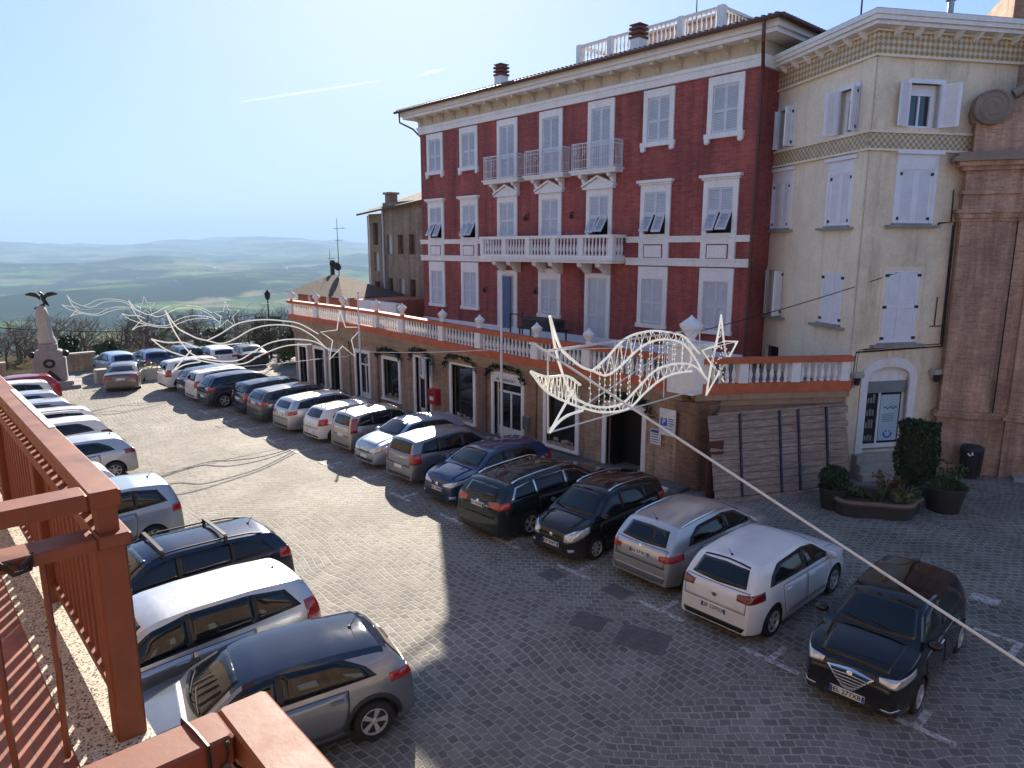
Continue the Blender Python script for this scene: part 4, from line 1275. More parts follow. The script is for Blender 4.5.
def plain_leaf(w, h, panels, mirror=False):
    """solid shutter leaf with recessed louvred panels and four black strap hinges"""
    mb = MB(); st = .1
    mb.box(0, st, -.045, 0, 0, h); mb.box(w - st, w, -.045, 0, 0, h)
    zs = [0] + [h * f for f in panels] + [h]
    for z in zs: mb.box(st, w - st, -.042, -.003, max(0, z - .05), min(h, z + .05))
    for a, b in zip(zs[:-1], zs[1:]):
        z = a + .05
        while z < b - .06:
            mb.add([(st, -.035, z), (w - st, -.035, z), (w - st, -.012, z + .055), (st, -.012, z + .055), (st, -.028, z - .008), (w - st, -.028, z - .008), (w - st, -.006, z + .047), (st, -.006, z + .047)],
                   [(0, 1, 2, 3), (7, 6, 5, 4), (0, 4, 5, 1), (2, 6, 7, 3)]); z += .058
    mb.k = 1
    for z in (.14, h - .14) + ((h / 2,) if h > 2 else ()):
        x0, x1 = (-.04, .10) if not mirror else (w - .10, w + .04)
        mb.box(x0, x1, -.056, -.046, z - .045, z + .045)
    return mb.mesh('shutter', [M['shutter_light'], M['dark_metal']])
def cream_window(face, x0, x1, z0, z1, panels=(), head=0, state='closed', sill=True, angle=100, pr=.05):
    mb = MB(); w = .13; p = -pr
    mb.box(x0 - w, x0, p, .15, z0, z1 + w); mb.box(x1, x1 + w, p, .15, z0, z1 + w); mb.box(x0, x1, p, .15, z1, z1 + w)
    if head:
        mb.box(x0 - w, x1 + w, p, 0, z1 + w + .002, z1 + w + head); mb.box(x0 - w - .1, x1 + w + .1, p - .1, 0, z1 + w + head + .002, z1 + w + head + .11)
    o = mb.build('window', M['shutter_light'] if pr > .03 else M['cream'], cream)
    lf = (lambda q: leftface(q)) if face == 'L' else (lambda q: q)
    lf(o)
    if sill:
        s = MB(); s.box(x0 - .34, x1 + .3, -.2, .1, z0 - .14, z0 - .06); s.box(x0 - .1, x1 + .05, -.1, .1, z0 - .06, z0 - .002)
        s.build('sill', M['grey_stone'], o)
    h = z1 - z0; hw = (x1 - x0) / 2
    L = plain_leaf(hw - .004, h, panels); Rr = plain_leaf(hw - .004, h, panels, True)
    if state == 'closed':
        put('shutter', L, o, (x0 + .002, .02, z0)); put('shutter', Rr, o, ((x0 + x1) / 2 + .002, .02, z0))
    else:
        a, b = put('shutter', L, o, (x0 - .02, -.06, z0)), put('shutter', Rr, o, (x1 + .02, -.06, z0))
        a.rotation_euler = (0, 0, R(-angle)); Rr.transform(Matrix.Translation((-hw, 0, 0))); b.rotation_euler = (0, 0, R(angle - (28 if angle > 140 else 0)))
        g = MB(); g.box(x0, x1, .26, .3, z0, z1); g.build('pane', M['glass'], o)
        s = MB(); s.box(x0, x0 + .14, .2, .27, z0, z1); s.box(x1 - .14, x1, .2, .27, z0, z1); s.box(x0 + .14, x1 - .14, .2, .269, z1 - .3, z1); s.box(x0 + .14, x1 - .14, .2, .268, z0, z0 + .08)
        s.box((x0 + x1) / 2 - .03, (x0 + x1) / 2 + .03, .21, .267, z0 + .08, z1 - .3)
        s.build('casement', M['shutter_light'], o)
    return o
cream_window('R', *HR[0], state='open', sill=False, angle=158)
cream_window('R', *HR[1], head=.3)
cream_window('R', *HR[2], panels=(.5,), pr=.02)
cream_window('L', *HL[0], pr=.03); cream_window('L', *HL[1], head=.26, pr=.05)
cream_window('L', *HL[2], state='open', sill=False, angle=120)
cream_window('L', *HL[3], state='open', angle=115, pr=.03); cream_window('L', *HL[4], head=.26)
cream_window('L', *HL[5], state='open', sill=False, angle=110)
mb = MB(); x0, x1, z0, z1 = HL[6]
mb.box(x0 - .05, x1 + .05, -.02, .1, z0 - .06, z0 - .002); o = leftface(mb.build('window', M['grey_stone'], cream))
mb = MB(); mb.box(x0, x1, .12, .14, z0, z1); mb.build('pane', M['glass'], o)
# street door: arched surround, roller box, glazed leaves, poster
x0, x1, z0 = .70, 2.24, .70
mb = MB()
n = 14
arc_o = []; arc_i = []
cxd, rw = (x0 + x1) / 2, (x1 - x0) / 2
for i in range(n + 1):
    a = math.pi * (1 - i / n)
    arc_o.append((cxd + (rw + .26) * math.cos(a), 3.12 + .66 * math.sin(a))); arc_i.append((cxd + rw * math.cos(a), 3.12 + .36 * math.sin(a)))
for i in range(n):
    mb.prism([arc_o[i], arc_o[i + 1], arc_i[i + 1], arc_i[i]], -.07, .12)
mb.box(x0 - .26, x0, -.07, .12, z0 - .1, 3.12); mb.box(x1, x1 + .26, -.07, .12, z0 - .1, 3.12)
dr = mb.build('door_frame', M['white_trim'], cream)
mb = MB(); mb.prism([(x0 - .02, 2.86)] + [(x0, 3.12)] + arc_i[1:-1] + [(x1, 3.12), (x1 + .02, 2.86)], .1, .2); mb.build('arch_panel', M['white_trim'], dr)
mb = MB(); mb.bbox(x0, x1, .04, .3, 2.62, 2.99, .02)
for k in range(5): mb.box(x0 + .02, x1 - .02, .03, .039, 2.66 + k * .065, 2.70 + k * .065)
mb.build('roller_box', M['grey_metal'], dr)
mb = MB(); y0, y1 = .14, .2
for a, b in ((x0, x0 + .07), (x1 - .07, x1), (cxd - .16, cxd - .08)): mb.box(a, b, y0, y1, z0 + .05, 2.62)
mb.box(x0, x1, y0 + .002, y1 - .002, z0 + .05, z0 + .2)
mb.build('door_bar', M['white_metal'], dr)
mb = MB(); mb.box(x0 + .03, x1 - .03, .165, .175, z0 + .1, 2.62); mb.build('pane', M['shop_glass'], dr)
mb = MB(); mb.box(cxd - .05, x1 - .12, .150, .156, z0 + .28, 2.52); po = mb.build('poster', M['poster'], dr)
mb = MB(); rs = random.Random(11)
mb.tube([(cxd + .08 + .07 * q, .146, 2.08 + .05 * math.sin(q * 2.2)) for q in range(8)], .016, 4)
for k in range(5): mb.box(cxd + .04, cxd + .5 - .05 * (k % 2), .146, .1495, 1.86 - .06 * k, 1.875 - .06 * k)
mb.build('lettering', M['dark_metal'], po)
mb = MB(); mb.tube([(cxd + .3 + .15 * math.cos(a * .45), .146, 1.25 + .17 * math.sin(a * .45)) for a in range(7, 15)], .03, 5); mb.ball((cxd + .24, .146, 1.3), .03); mb.ball((cxd + .37, .146, 1.3), .03)
mb.build('picture', M['sign_blue'], po)
mb = MB(); rs = random.Random(4)
for k in range(16): mb.box(x0 + .12 + .1 * (k % 4), x0 + .19 + .1 * (k % 4), .155, .163, z0 + .3 + .42 * (k // 4), z0 + .3 + .42 * (k // 4) + .15 + .15 * rs.random())
mb.build('window_notice', M['grey_metal'], dr)
# steps
mb = MB(); mb.bbox(.35, 2.7, -.32, .0, 0, .66, .02); mb.bbox(.25, 2.8, -.62, -.322, 0, .44, .02); mb.bbox(.15, 2.9, -.92, -.622, 0, .22, .02)
mb.build('step', M['stone'], cream)
for x in (.2, 3.12):
    mb = MB(); mb.bbox(x - .1, x + .1, -.12, -.002, 3.05, 3.2, .02); mb.bbox(x - .18, x + .18, -.3, -.06, 3.2, 3.36, .03); mb.build('door_lamp', M['stone'], cream)
    mb = MB(); mb.lathe([(.04, 2.94), (.08, 2.97), (.09, 3.19)], 8, (x, -.18, 0)); mb.build('lamp_bulb', M['dark_metal'], cream)
# pipes and cables on the facade
mb = MB(); y = -.04
mb.tube([(3.1, y, 8.97), (3.13, y, 8.0)], .02, 5); mb.tube([(2.69, y, 7.9), (2.69, y, 7.96), (3.27, y, 8.0), (3.33, y, 4.08), (.17, y, 3.98), (.11, y, 2.83)], .03, 5)
mb.tube([(3.22, y, 7.9), (3.26, y, 4.16), (.26, y, 4.05), (.2, y, 2.83)], .02, 5); mb.tube([(2.95, y, 5.67), (2.95, y, 4.74), (2.79, y, 4.74), (3.2, y, 4.74)], .018, 5)
mb.build('pipework', M['dark_metal'], cream)

# ------------------------------------------------------------------ brick church front (local: x along the face)
church = empty('brick_church', (-7.29, 25.2, 0), R(29))
tag(church, 'old brick church facade with pilasters, mouldings and a stone scroll', 'building')
mb = MB(); mb.box(0, 1.34, -.02, .6, 2.05, 8.0); mb.box(1.9, 3.6, -.02, .6, 2.05, 8.0); mb.build('pilaster', M['church_brick'], church)
mb = MB(); mb.box(.02, 14, .12, 1.2, 0, 10); mb.box(1.0, 14, 1.2, 12, 0, 15); mb.build('wall', M['church_brick'], church)
mb = MB(); mb.box(-.06, 1.40, -.1, .119, 0, 1.86); mb.box(1.404, 14, .02, .119, 0, 1.86); mb.box(1.84, 3.66, -.1, .018, 0, 1.859); mb.build('plinth', M['church_brick'], church)
def mould(z0, z1, p, m, e0=0.0):
    b = MB(); b.box(-p - e0, 1.34 + p, -.02 - p, .7, z0, z1); b.box(1.341 + p, 1.899 - p, .12 - p, .7, z0, z1); b.box(1.9 - p, 3.6 + p, -.02 - p, .7, z0, z1); b.box(3.601 + p, 14, .12 - p, .7, z0, z1)
    return b.build('moulding', M[m], church)
mould(1.862, 1.96, .16, 'church_brick'); mould(1.962, 2.045, .09, 'church_brick')
for z0, z1, p in ((8.0, 8.1, .05), (8.102, 8.25, .12), (8.252, 8.36, .2), (8.362, 8.8, .03), (8.802, 8.92, .1), (8.922, 9.5, .02), (9.502, 9.62, .14), (9.622, 9.76, .28)): mould(z0, z1, p, 'church_brick')
M['scroll_stone'] = plaster_mat('scroll_stone', (0.26, 0.195, 0.15), (0.08, 0.07, 0.06), 0.2, 0.6)
mould(9.762, 9.9, .40, 'scroll_stone', .06); mould(9.902, 10.02, .34, 'scroll_stone')
mb = MB(); mb.box(.1, 14, .05, .9, 10.02, 10.9); mb.build('attic', M['church_brick'], church)
# scroll buttress: spiral relief plus the sweep up to the gable
mb = MB()
top = [(.0, 10.91), (-.07, 11.2)] + [(.45 + .53 * math.cos(a), 11.3 + .53 * math.sin(a)) for a in [math.pi * (1 - i / 10) for i in range(2, 10)]] + [(1.3, 11.65), (1.8, 12.1), (2.4, 13.0), (2.9, 14.4), (3.2, 16), (14, 16), (14, 10.91)]
mb.prism(top, .12, .9); mb.build('scroll_gable', M['church_brick'], church)
M['scroll_stone'] = plaster_mat('scroll_stone', (0.26, 0.205, 0.16), (0.08, 0.07, 0.06), 0.2, 0.6)
mb = MB()
mb.lathe([(.5, -.12), (.5, .10), (.45, .14)], 28, (.45, -.05, 11.3), axis='y')
mb.tube([(.45 + (.47 - .4 * i / 60) * math.cos(2.4 - i * .27), -.19, 11.3 + (.47 - .4 * i / 60) * math.sin(2.4 - i * .27)) for i in range(58)], [.045 - .0005 * i for i in range(58)], 6)
mb.tube([(.95, .0, 11.65), (1.4, .0, 11.95), (1.95, 0, 12.4), (2.45, 0, 13.2), (2.95, 0, 14.5), (3.2, 0, 16)], .13, 8)
mb.build('scroll', M['scroll_stone'], church, True)
mb = MB(); mb.box(1.9, 14, -.1, 1.2, 15.9, 16.2); mb.lathe([(.3, 16.2), (.35, 16.5), (.2, 16.7), (.4, 17.0), (.3, 17.4), (.05, 17.8)], 10, (2.6, .5, 0)); mb.build('gable_cornice', M['terracotta_wall'], church)
mb = MB(); mb.bbox(2.15, 4.2, -.5, -.12, 0, .13, .02); mb.build('door_step', M['grey_stone'], church)
mb = MB(); mb.tube([(1.62, .05, 10), (1.62, .05, 8.4)], .02, 5); mb.tube([(1.5, .05, 8.0), (1.5, .05, 1.9)], .02, 5); mb.build('conduit', M['dark_metal'], church)

# litter bin
o = empty('litter_bin', (-6.25, 25.25, 0)); tag(o, 'dark round litter bin against the brick church plinth', 'bin')
mb = MB(); mb.lathe([(.24, .05), (.26, .1), (.30, .85), (.31, .9)], 16); mb.build('drum', M['planter_dark'], o, True)
mb = MB(); mb.lathe([(.33, .9), (.34, .94), (.33, .98), (.26, 1.05), (.1, 1.09)], 16); mb.build('hood', M['planter_dark'], o, True)
mb = MB(); mb.tube([(.08, -.32, .9), (.12, -.34, .85), (.04, -.33, .8), (-.03, -.33, .86)], .03, 6); mb.build('bag_knot', M['sign_white'], o)
mb = MB()
for a in range(12): mb.bar((.28 * math.cos(a * .5236), .28 * math.sin(a * .5236), .08), (.325 * math.cos(a * .5236), .325 * math.sin(a * .5236), .88), .03, .015)
mb.build('slat', M['planter_dark'], o)

# weathered hoarding leaning on the flank wall
def wood_old():
    m, t, p = nt_new('weathered_boards')
    v = coords(t, 'Object', (.55, 1, 5.5)); n1 = noise_n(t, v, 3.2, 6, .75)
    w = coords(t, 'Object', (1.5, 1, 18)); n2 = noise_n(t, w, 2.5, 3, .7)
    c = ramp(t, n1, [(.28, (.15, .112, .092)), (.5, (.34, .265, .22)), (.64, (.46, .37, .315)), (.75, (.78, .72, .66))])
    t.links.new(mix(t, 1.0, c, ramp(t, n2, [(.3, (.65,) * 3), (.7, (1.2,) * 3)]), 'MULTIPLY'), p.inputs['Base Color'])
    p.inputs['Roughness'].default_value = .9; bump(t, p, n2, .5, .02)
    return m
M['old_boards'] = wood_old()
hrz = math.atan2(4.19, 2.01)
o = empty('board_hoarding', (-10.35, 17.35, 0), hrz); tag(o, 'weathered grey plank hoarding leaning against the flank of the arcade', 'hoarding')
ho = o
tilt = .46
rs = random.Random(8)
def hp(x, z): return (x, tilt * z / 2.4, z)
npl = 11
mb = MB()
for i in range(npl):
    z0 = .12 + 2.36 * i / npl; z1 = .12 + 2.36 * (i + 1) / npl - .018
    x0, x1 = -.12 - .02 * rs.random() - .1 * (i / npl), 4.45 + .12 * rs.random() + .1 * i / npl
    cut = x0 + (x1 - x0) * rs.uniform(.3, .7); dy = .006 * rs.random()
    for a, b in ((x0, cut - .006), (cut + .006, x1)):
        y0 = tilt * z0 / 2.4 - dy; y1 = tilt * z1 / 2.4 - dy
        zz = .012 * (rs.random() - .5)
        mb.add([(a, y0, z0 + zz), (b, y0, z0 - zz), (b, y1, z1 - zz), (a, y1, z1 + zz), (a, y0 + .03, z0 + zz), (b, y0 + .03, z0 - zz), (b, y1 + .03, z1 - zz), (a, y1 + .03, z1 + zz)],
               [(0, 1, 2, 3), (7, 6, 5, 4), (0, 4, 5, 1), (2, 6, 7, 3), (1, 5, 6, 2), (0, 3, 7, 4)])
mb.build('boards', M['old_boards'], o)
M['strap_blue'] = mat('strap_blue', (.05, .06, .10), .6, .2, .3, 5)
for x in (.75, 2.1, 2.75, 3.75):
    mb = MB(); mb.bar((x, -.035, .02), (x + .05, tilt - .035, 2.5), .07, .05); mb.build('batten', M['strap_blue'], o)
mb = MB(); mb.bar((-.15, -.05, .05), (4.5, -.05, .05), .12, .1); mb.build('foot_beam', M['old_boards'], o)
mb = MB(); mb.bar((.1, tilt - .02, 2.49), (4.5, tilt - .02, 2.53), .07, .06); mb.build('top_rail', M['old_boards'], o)
for x in (.2, 4.3):
    mb = MB(); mb.bar((x, .5, 2.2), (x, .9 if x < 1 else .62, .03), .07, .07); mb.build('prop', M['old_boards'], o)
o = empty('board', (-10.62, 17.45, 0), R(62)); tag(o, 'narrow rust red board standing between corner pier and hoarding', 'board')
mb = MB(); mb.box(-.25, .25, 0, .04, 0, 1.75); mb.box(-.25, .25, -.03, -.001, .2, .3); mb.box(-.25, .25, -.03, -.001, 1.35, 1.45); mb.build('panel', M['gutter'], o)

# planters in front of the cream house
def leaf_ball(rng, mb, c, rx, ry, rz, n, s):
    for _ in range(n):
        d = Vector((rng.gauss(0, 1), rng.gauss(0, 1), rng.gauss(0, 1))).normalized() * (.72 + .3 * rng.random())
        p = Vector((c[0] + d.x * rx, c[1] + d.y * ry, c[2] + d.z * rz))
        u = Vector((rng.gauss(0, 1), rng.gauss(0, 1), rng.gauss(0, 1))).normalized(); w = u.cross(Vector((rng.gauss(0, 1), rng.gauss(0, 1), rng.gauss(0, 1)))).normalized()
        L = s * (.6 + .8 * rng.random())
        mb.add([p - u * L, p + w * L * .5, p + u * L, p - w * L * .5], [(0, 1, 2, 3)])
rp = random.Random(21)
def pot(x, y, r, h, label, top=1.0):
    o = empty('plant_pot', (x, y, gz(x))); tag(o, label, 'plant pot', 'dark plant pots before the cream house')
    mb = MB(); mb.lathe([(r * .72, 0), (r * .75, .02), (r * .98, h * .92), (r * 1.06, h * .93), (r * 1.06, h), (r * .96, h), (r * .94, h - .08)], 20); mb.build('pot', M['planter_dark'], o, True)
    mb = MB(); mb.lathe([(r * .93, h - .12), (r * .93, h - .07)], 20); mb.build('soil', M['soil'], o)
    return o
pot(-8.0, 19.35, .38, .62, 'dark pot of the round clipped bush beside the hoarding')
o = empty('clipped_bush', (-8.0, 19.35, .52)); tag(o, 'small dark ball shaped clipped bush in a pot', 'bush')
mb = MB(); leaf_ball(rp, mb, (0, 0, .36), .40, .40, .36, 1500, .045); mb.build('foliage', M['leaf_dark'], o, fix=False)
mb = MB(); mb.ball((0, 0, .36), .31, 10, 8, .9); mb.build('inner_foliage', M['garland'], o); mb = MB(); mb.tube([(0, 0, 0), (0, 0, .3)], .03, 6); mb.build('stem', M['bark'], o)
pot(-5.85, 21.5, .54, .72, 'wide dark round pot right of the tall clipped hedge')
o = empty('pot_plant', (-5.85, 21.5, .62)); tag(o, 'low straggly shrub spilling from the wide dark pot', 'shrub')
mb = MB(); leaf_ball(rp, mb, (0, 0, .1), .5, .5, .25, 600, .055)
for k in range(14):
    a = rp.random() * 6.28; h = .4 + .35 * rp.random(); mb.tube([(.2 * math.cos(a), .2 * math.sin(a), 0), (.4 * math.cos(a), .4 * math.sin(a), h)], .012, 4); sprig_blob(mb, (.4 * math.cos(a), .4 * math.sin(a), h), .12, 14, .06, rp)
mb.build('foliage', M['leaf_mid'], o, fix=False)
o = empty('clipped_hedge', (-6.72, 21.75, 0)); tag(o, 'tall dark rectangular clipped hedge beside the steps of the cream house', 'hedge')
mb = MB()
for _ in range(5200):
    f = rp.randrange(5); a, b = rp.uniform(-1, 1), rp.uniform(-1, 1); j = 1 + rp.gauss(0, .035)
    hx, hy, hz = .46, .36, .92
    q = [(hx * j, hy * a, hz * b), (-hx * j, hy * a, hz * b), (hx * a, hy * j, hz * b), (hx * a, -hy * j, hz * b), (hx * a, hy * b, hz * j)][f]
    wob = .05 * math.sin(q[2] * 5 + q[0] * 3)
    p = Vector((q[0] + wob, q[1], q[2] + 1.36)); u = Vector((rp.gauss(0, 1), rp.gauss(0, 1), rp.gauss(0, 1))).normalized(); w = u.cross(Vector((rp.gauss(0, 1), rp.gauss(0, 1), rp.gauss(0, 1)))).normalized(); L = .045 * (.6 + .8 * rp.random())
    mb.add([p - u * L, p + w * L * .5, p + u * L, p - w * L * .5], [(0, 1, 2, 3)])
mb.build('foliage', M['leaf_dark'], o, fix=False)
mb = MB(); mb.bbox(-.38, .38, -.28, .28, .5, 2.25, .08); mb.build('inner_foliage', M['garland'], o)
mb = MB(); mb.tube([(-.2, 0, 0), (-.2, 0, .5)], .04, 6); mb.tube([(.25, .05, 0), (.25, .05, .5)], .04, 6); mb.build('stem', M['bark'], o)
o = empty('flower_bed', (-7.15, 19.95, 0), R(38)); tag(o, 'low wavy edged flower bed planter with timber rim between the pots', 'planter')
pts = []
for i in range(24):
    a = 2 * math.pi * i / 24; r = 1.0 + .10 * math.sin(a * 5 + .5)
    pts.append((1.18 * r * math.cos(a), .72 * r * math.sin(a)))
mb = MB(); mb.prism(pts, 0, .36, plane='xy'); mb.build('body', M['planter_dark'], o)
mb = MB(); mb.tube([(x * 1.01, y * 1.01, .40) for x, y in pts], .07, 6, closed=True); mb.build('rim', M['planter_wood'], o, 50)
mb = MB(); mb.prism([(x * .93, y * .93) for x, y in pts], .361, .40, plane='xy'); mb.build('soil', M['soil'], o)
random.seed(2)
for k, (x, y, m, h, lab) in enumerate([(-.75, .1, 'leaf_mid', .35, 'low green plant at the left end of the flower bed'), (-.2, -.1, 'leaf_mid', .3, 'spreading green plant in the middle of the flower bed'), (.35, .05, 'leaf_dry', .75, 'dry brownish shrub standing in the flower bed'), (.5, -.3, 'leaf_pale', .35, 'pale yellow green grass tuft in the flower bed'), (.85, 0, 'leaf_dark', .5, 'dark leafy plant at the right end of the flower bed')]):
    q = empty('bed_plant', (-7.15 + x * math.cos(R(38)) - y * math.sin(R(38)), 19.95 + x * math.sin(R(38)) + y * math.cos(R(38)), .38)); tag(q, lab, 'plant', 'plants in the flower bed')
    mb = MB()
    for j in range(26):
        a = rp.random() * 6.28; l = h * (.5 + .7 * rp.random()); s = .25 + .3 * rp.random()
        tip = (s * math.cos(a) * .8, s * math.sin(a) * .6, l * .75)
        mb.tube([(0, 0, 0), (tip[0] * .5, tip[1] * .5, l * .6), tip], [.012, .01, .003], 4)
        sprig_blob(mb, tip, .1, 12, .05, rp)
    mb.build('foliage', M[m], q, fix=False)
# ------------------------------------------------------------------ the house we look from, and its balconies
house = empty('town_house', (-12, -1.2, 0))
tag(house, 'tan brick town house carrying the brown railed balconies', 'building')
HO = (-12, -1.2, 0)
hl = []
for i in range(22):
    x = -44 + 2.6 * i
    for z in (1.0, 5.4, 9.2):
        if -6 < x < 3.5 and 4 < z < 6: continue
        hl.append((x, x + 1.1, z, z + (2.0 if z < 2 else 1.9)))
mb = MB(); wall_with_holes(mb, -46, 12, -1.4, 12.2, hl, -1.6, -1.2); shift(mb, HO).build('wall', M['tan_brick'], house)
mb = MB(); mb.box(-46, 12, -9, -1.8, -1.4, 12.0); shift(mb, HO).build('inner_wall', M['dark_room'], house)
mb = MB(); mb.box(-46.5, 12.5, -9.5, -.85, 12.21, 12.5); shift(mb, HO).build('eave', M['frieze'], house)
mb = MB()
for (a, b, c, d) in hl: mb.box(a, b, -1.5, -1.45, c, d)
shift(mb, HO).build('shutter', M['shutter'], house)
# the brick house across the near end of the square: the car windows mirror it
EO = (20, 6, 0)
east = empty('brick_house', EO); tag(east, 'tan brick house behind the viewer that the near car windows mirror', 'building')
hl = [(-7 + 3.1 * i, -5.9 + 3.1 * i, z, z + 1.9) for i in range(9) for z in (1.0, 4.6, 8.0)]
mb = MB(); wall_with_holes(mb, -9, 21, -.3, 11.5, hl, 0, .4); o = mb.build('wall', M['tan_brick'], east); o.rotation_euler = (0, 0, R(-90)); o.location = (0, 9, 0)
mb = MB(); mb.box(.45, 6, -12.6, 17.6, -.3, 11.5); mb.build('inner_wall', M['dark_room'], east)
mb = MB()
for (a, b, c, d) in hl: mb.box(a, b, .15, .2, c, d)
o = mb.build('shutter', M['shutter'], east); o.rotation_euler = (0, 0, R(-90)); o.location = (0, 9, 0)
mb = MB(); mb.box(-.6, 6.5, -13.2, 18.2, 11.51, 11.9); mb.build('eave', M['frieze'], east)
M['terrazzo'] = None
def terrazzo():
    m, t, p = nt_new('terrazzo')
    v = coords(t, 'World')
    vo = N(t, 'ShaderNodeTexVoronoi'); vo.inputs['Scale'].default_value = 130; t.links.new(v, vo.inputs['Vector'])
    n1 = noise_n(t, v, 60, 3, .6)
    sp = N(t, 'ShaderNodeSeparateColor'); t.links.new(vo.outputs['Color'], sp.inputs[0])
    c = ramp(t, sp.outputs[0], [(0, (.04, .035, .03)), (.18, (.07, .06, .05)), (.24, (.50, .44, .35)), (.8, (.56, .50, .41)), (1, (.36, .25, .17))])
    t.links.new(mix(t, 1.0, c, ramp(t, n1, [(.3, (.8,) * 3), (.7, (1.1,) * 3)]), 'MULTIPLY'), p.inputs['Base Color']); p.inputs['Roughness'].default_value = .6
    return m
M['terrazzo'] = terrazzo()
M['floor_tile'] = brick_mat('red_floor_tiles', (.36, .125, .08), (.30, .10, .065), (.2, .12, .09), .16, .08, .004, .6, 'World', 'xy', .2, .15)

def rail_board(mb, a, b, w, z0, z1):
    mb.bar((a[0], a[1], (z0 + z1) / 2), (b[0], b[1], (z0 + z1) / 2), w, z1 - z0)
# neighbouring balcony (its corner post stands in the left of the picture)
ba = empty('balcony', (-5.5, .1, 5.28)); tag(ba, 'neighbouring balcony with red brown railing, terrazzo edge and red tiles', 'balcony'); O = (-5.5, .1, 5.28)
mb = MB(); mb.box(-11, -2.84, -1.19, .60, 5.08, 5.24); shift(mb, O).build('slab', M['cream'], ba)
mb = MB(); mb.box(-11, -2.82, .355, .62, 5.242, 5.28); shift(mb, O).build('terrazzo_edge', M['terrazzo'], ba)
mb = MB(); mb.box(-11, -2.82, -1.19, .353, 5.242, 5.276); shift(mb, O).build('tiled_floor', M['floor_tile'], ba)
mb = MB(); mb.bbox(-11, -2.87, .49, .60, 6.25, 6.312, .006); mb.bbox(-3.0, -2.868, -1.15, .489, 6.25, 6.312, .006)
rl = shift(mb, O).build('railing', M['brown_rail'], ba)
mb = MB(); mb.bbox(-11, -2.84, .50, .615, 6.10, 6.145, .006); mb.bbox(-2.98, -2.838, -1.15, .499, 6.10, 6.145, .006)
shift(mb, O).build('second_rail', M['brown_rail'], rl)
mb = MB(); mb.box(-11, -2.9, .53, .585, 5.36, 5.40); shift(mb, O).build('bottom_rail', M['brown_rail'], rl)
mb = MB(); mb.bbox(-2.975, -2.865, .495, .60, 5.282, 6.098, .008); mb.box(-2.955, -2.885, .515, .585, 6.146, 6.249); shift(mb, O).build('corner_post', M['brown_rail'], rl)
bar_m = MB().bbox(-.028, .028, -.012, .012, 0, .695, .004).mesh('picket', M['brown_rail'])
stub_m = MB().box(-.02, .02, -.012, .012, 0, .103).mesh('picket', M['brown_rail'])
for i in range(44):
    x = -3.07 - .115 * i
    put('picket', bar_m, rl, (x - O[0], .557 - O[1], 5.401 - O[2]))
    if i < 24: put('picket', stub_m, rl, (x - O[0], .545 - O[1], 6.1465 - O[2]))
for x in (-4.4, -6.0, -7.7):
    mb = MB(); mb.bbox(x - .05, x + .05, .505, .595, 5.282, 6.098, .006); shift(mb, O).build('post', M['brown_rail'], rl)
for y in (-.02, .17, .33):   # bowed iron bars on the short side
    mb = MB(); mb.tube([(-2.91, y, 6.1), (-2.90, y, 5.98), (-2.76, y - .01, 5.72), (-2.80, y - .01, 5.55), (-2.91, y, 5.285)], .011, 6); shift(mb, O).build('bowed_bar', M['brown_rail'], rl)
mb = MB(); mb.tube([(-2.85 + .05 * math.cos(a), .25 + .05 * math.sin(a), 6.12 + .025 * math.sin(a * 1.7)) for a in range(14)], .008, 5); shift(mb, O).build('wire_knot', M['dark_metal'], rl)
mb = MB(); mb.box(-5.4, -4.1, .568, .598, 6.3125, 6.316); shift(mb, O).build('pale_strip', M['sign_white'], rl)
# our own balcony: only the far corner of its rail is in view
bb_ = empty('balcony', (.5, .1, 5.28)); tag(bb_, 'near balcony whose brown wooden rail corner has a wire wound round it', 'balcony'); O = (.5, .1, 5.28)
mb = MB(); mb.box(-1.4, 3.0, -1.19, .54, 5.08, 5.24); shift(mb, O).build('slab', M['cream'], bb_)
mb = MB(); mb.box(-1.4, 3.0, -1.19, .54, 5.242, 5.28); shift(mb, O).build('tiled_floor', M['floor_tile'], bb_)
mb = MB(); mb.bbox(-1.401, 3.0, .425, .53, 6.19, 6.25, .006); mb.bbox(-1.4, -1.295, .10, .424, 6.19, 6.25, .006); mb.bbox(-1.4, -1.295, -1.15, .0985, 6.19, 6.2495, .006)
rl = shift(mb, O).build('railing', M['brown_rail'], bb_)
mb = MB(); mb.box(-1.37, 3, .455, .5, 5.36, 5.40); mb.box(-1.37, -1.325, -1.15, .454, 5.36, 5.40); shift(mb, O).build('bottom_rail', M['brown_rail'], rl)
mb = MB(); mb.bbox(-1.39, -1.31, .44, .52, 5.282, 6.189, .006); shift(mb, O).build('corner_post', M['brown_rail'], rl)
for i in range(20): put('picket', bar_m, rl, (-1.18 + .2 * i - O[0], .477 - O[1], 5.401 - O[2]))
for i in range(8): put('picket', bar_m, rl, (-1.348 - O[0], .3 - .17 * i - O[1], 5.401 - O[2])).rotation_euler = (0, 0, R(90))
mb = MB()
mb.tube([(-1.30 + .03 * math.cos(a * .8), .40 + .012 * a * .3, 6.255 - .012 * a + .01 * math.sin(a * 2)) for a in range(14)], .004, 5)
mb.tube([(-1.29 + .02 * math.sin(a), .405 - .004 * a, 6.252 - .018 * a) for a in range(10)], .0035, 5)
mb.tube([(-1.41, .36, 6.253), (-1.35, .365, 6.255), (-1.29, .37, 6.253), (-1.285, .37, 6.18), (-1.35, .365, 6.182), (-1.408, .36, 6.185)], .004, 5, closed=True)
shift(mb, O).build('wire', M['dark_metal'], rl)
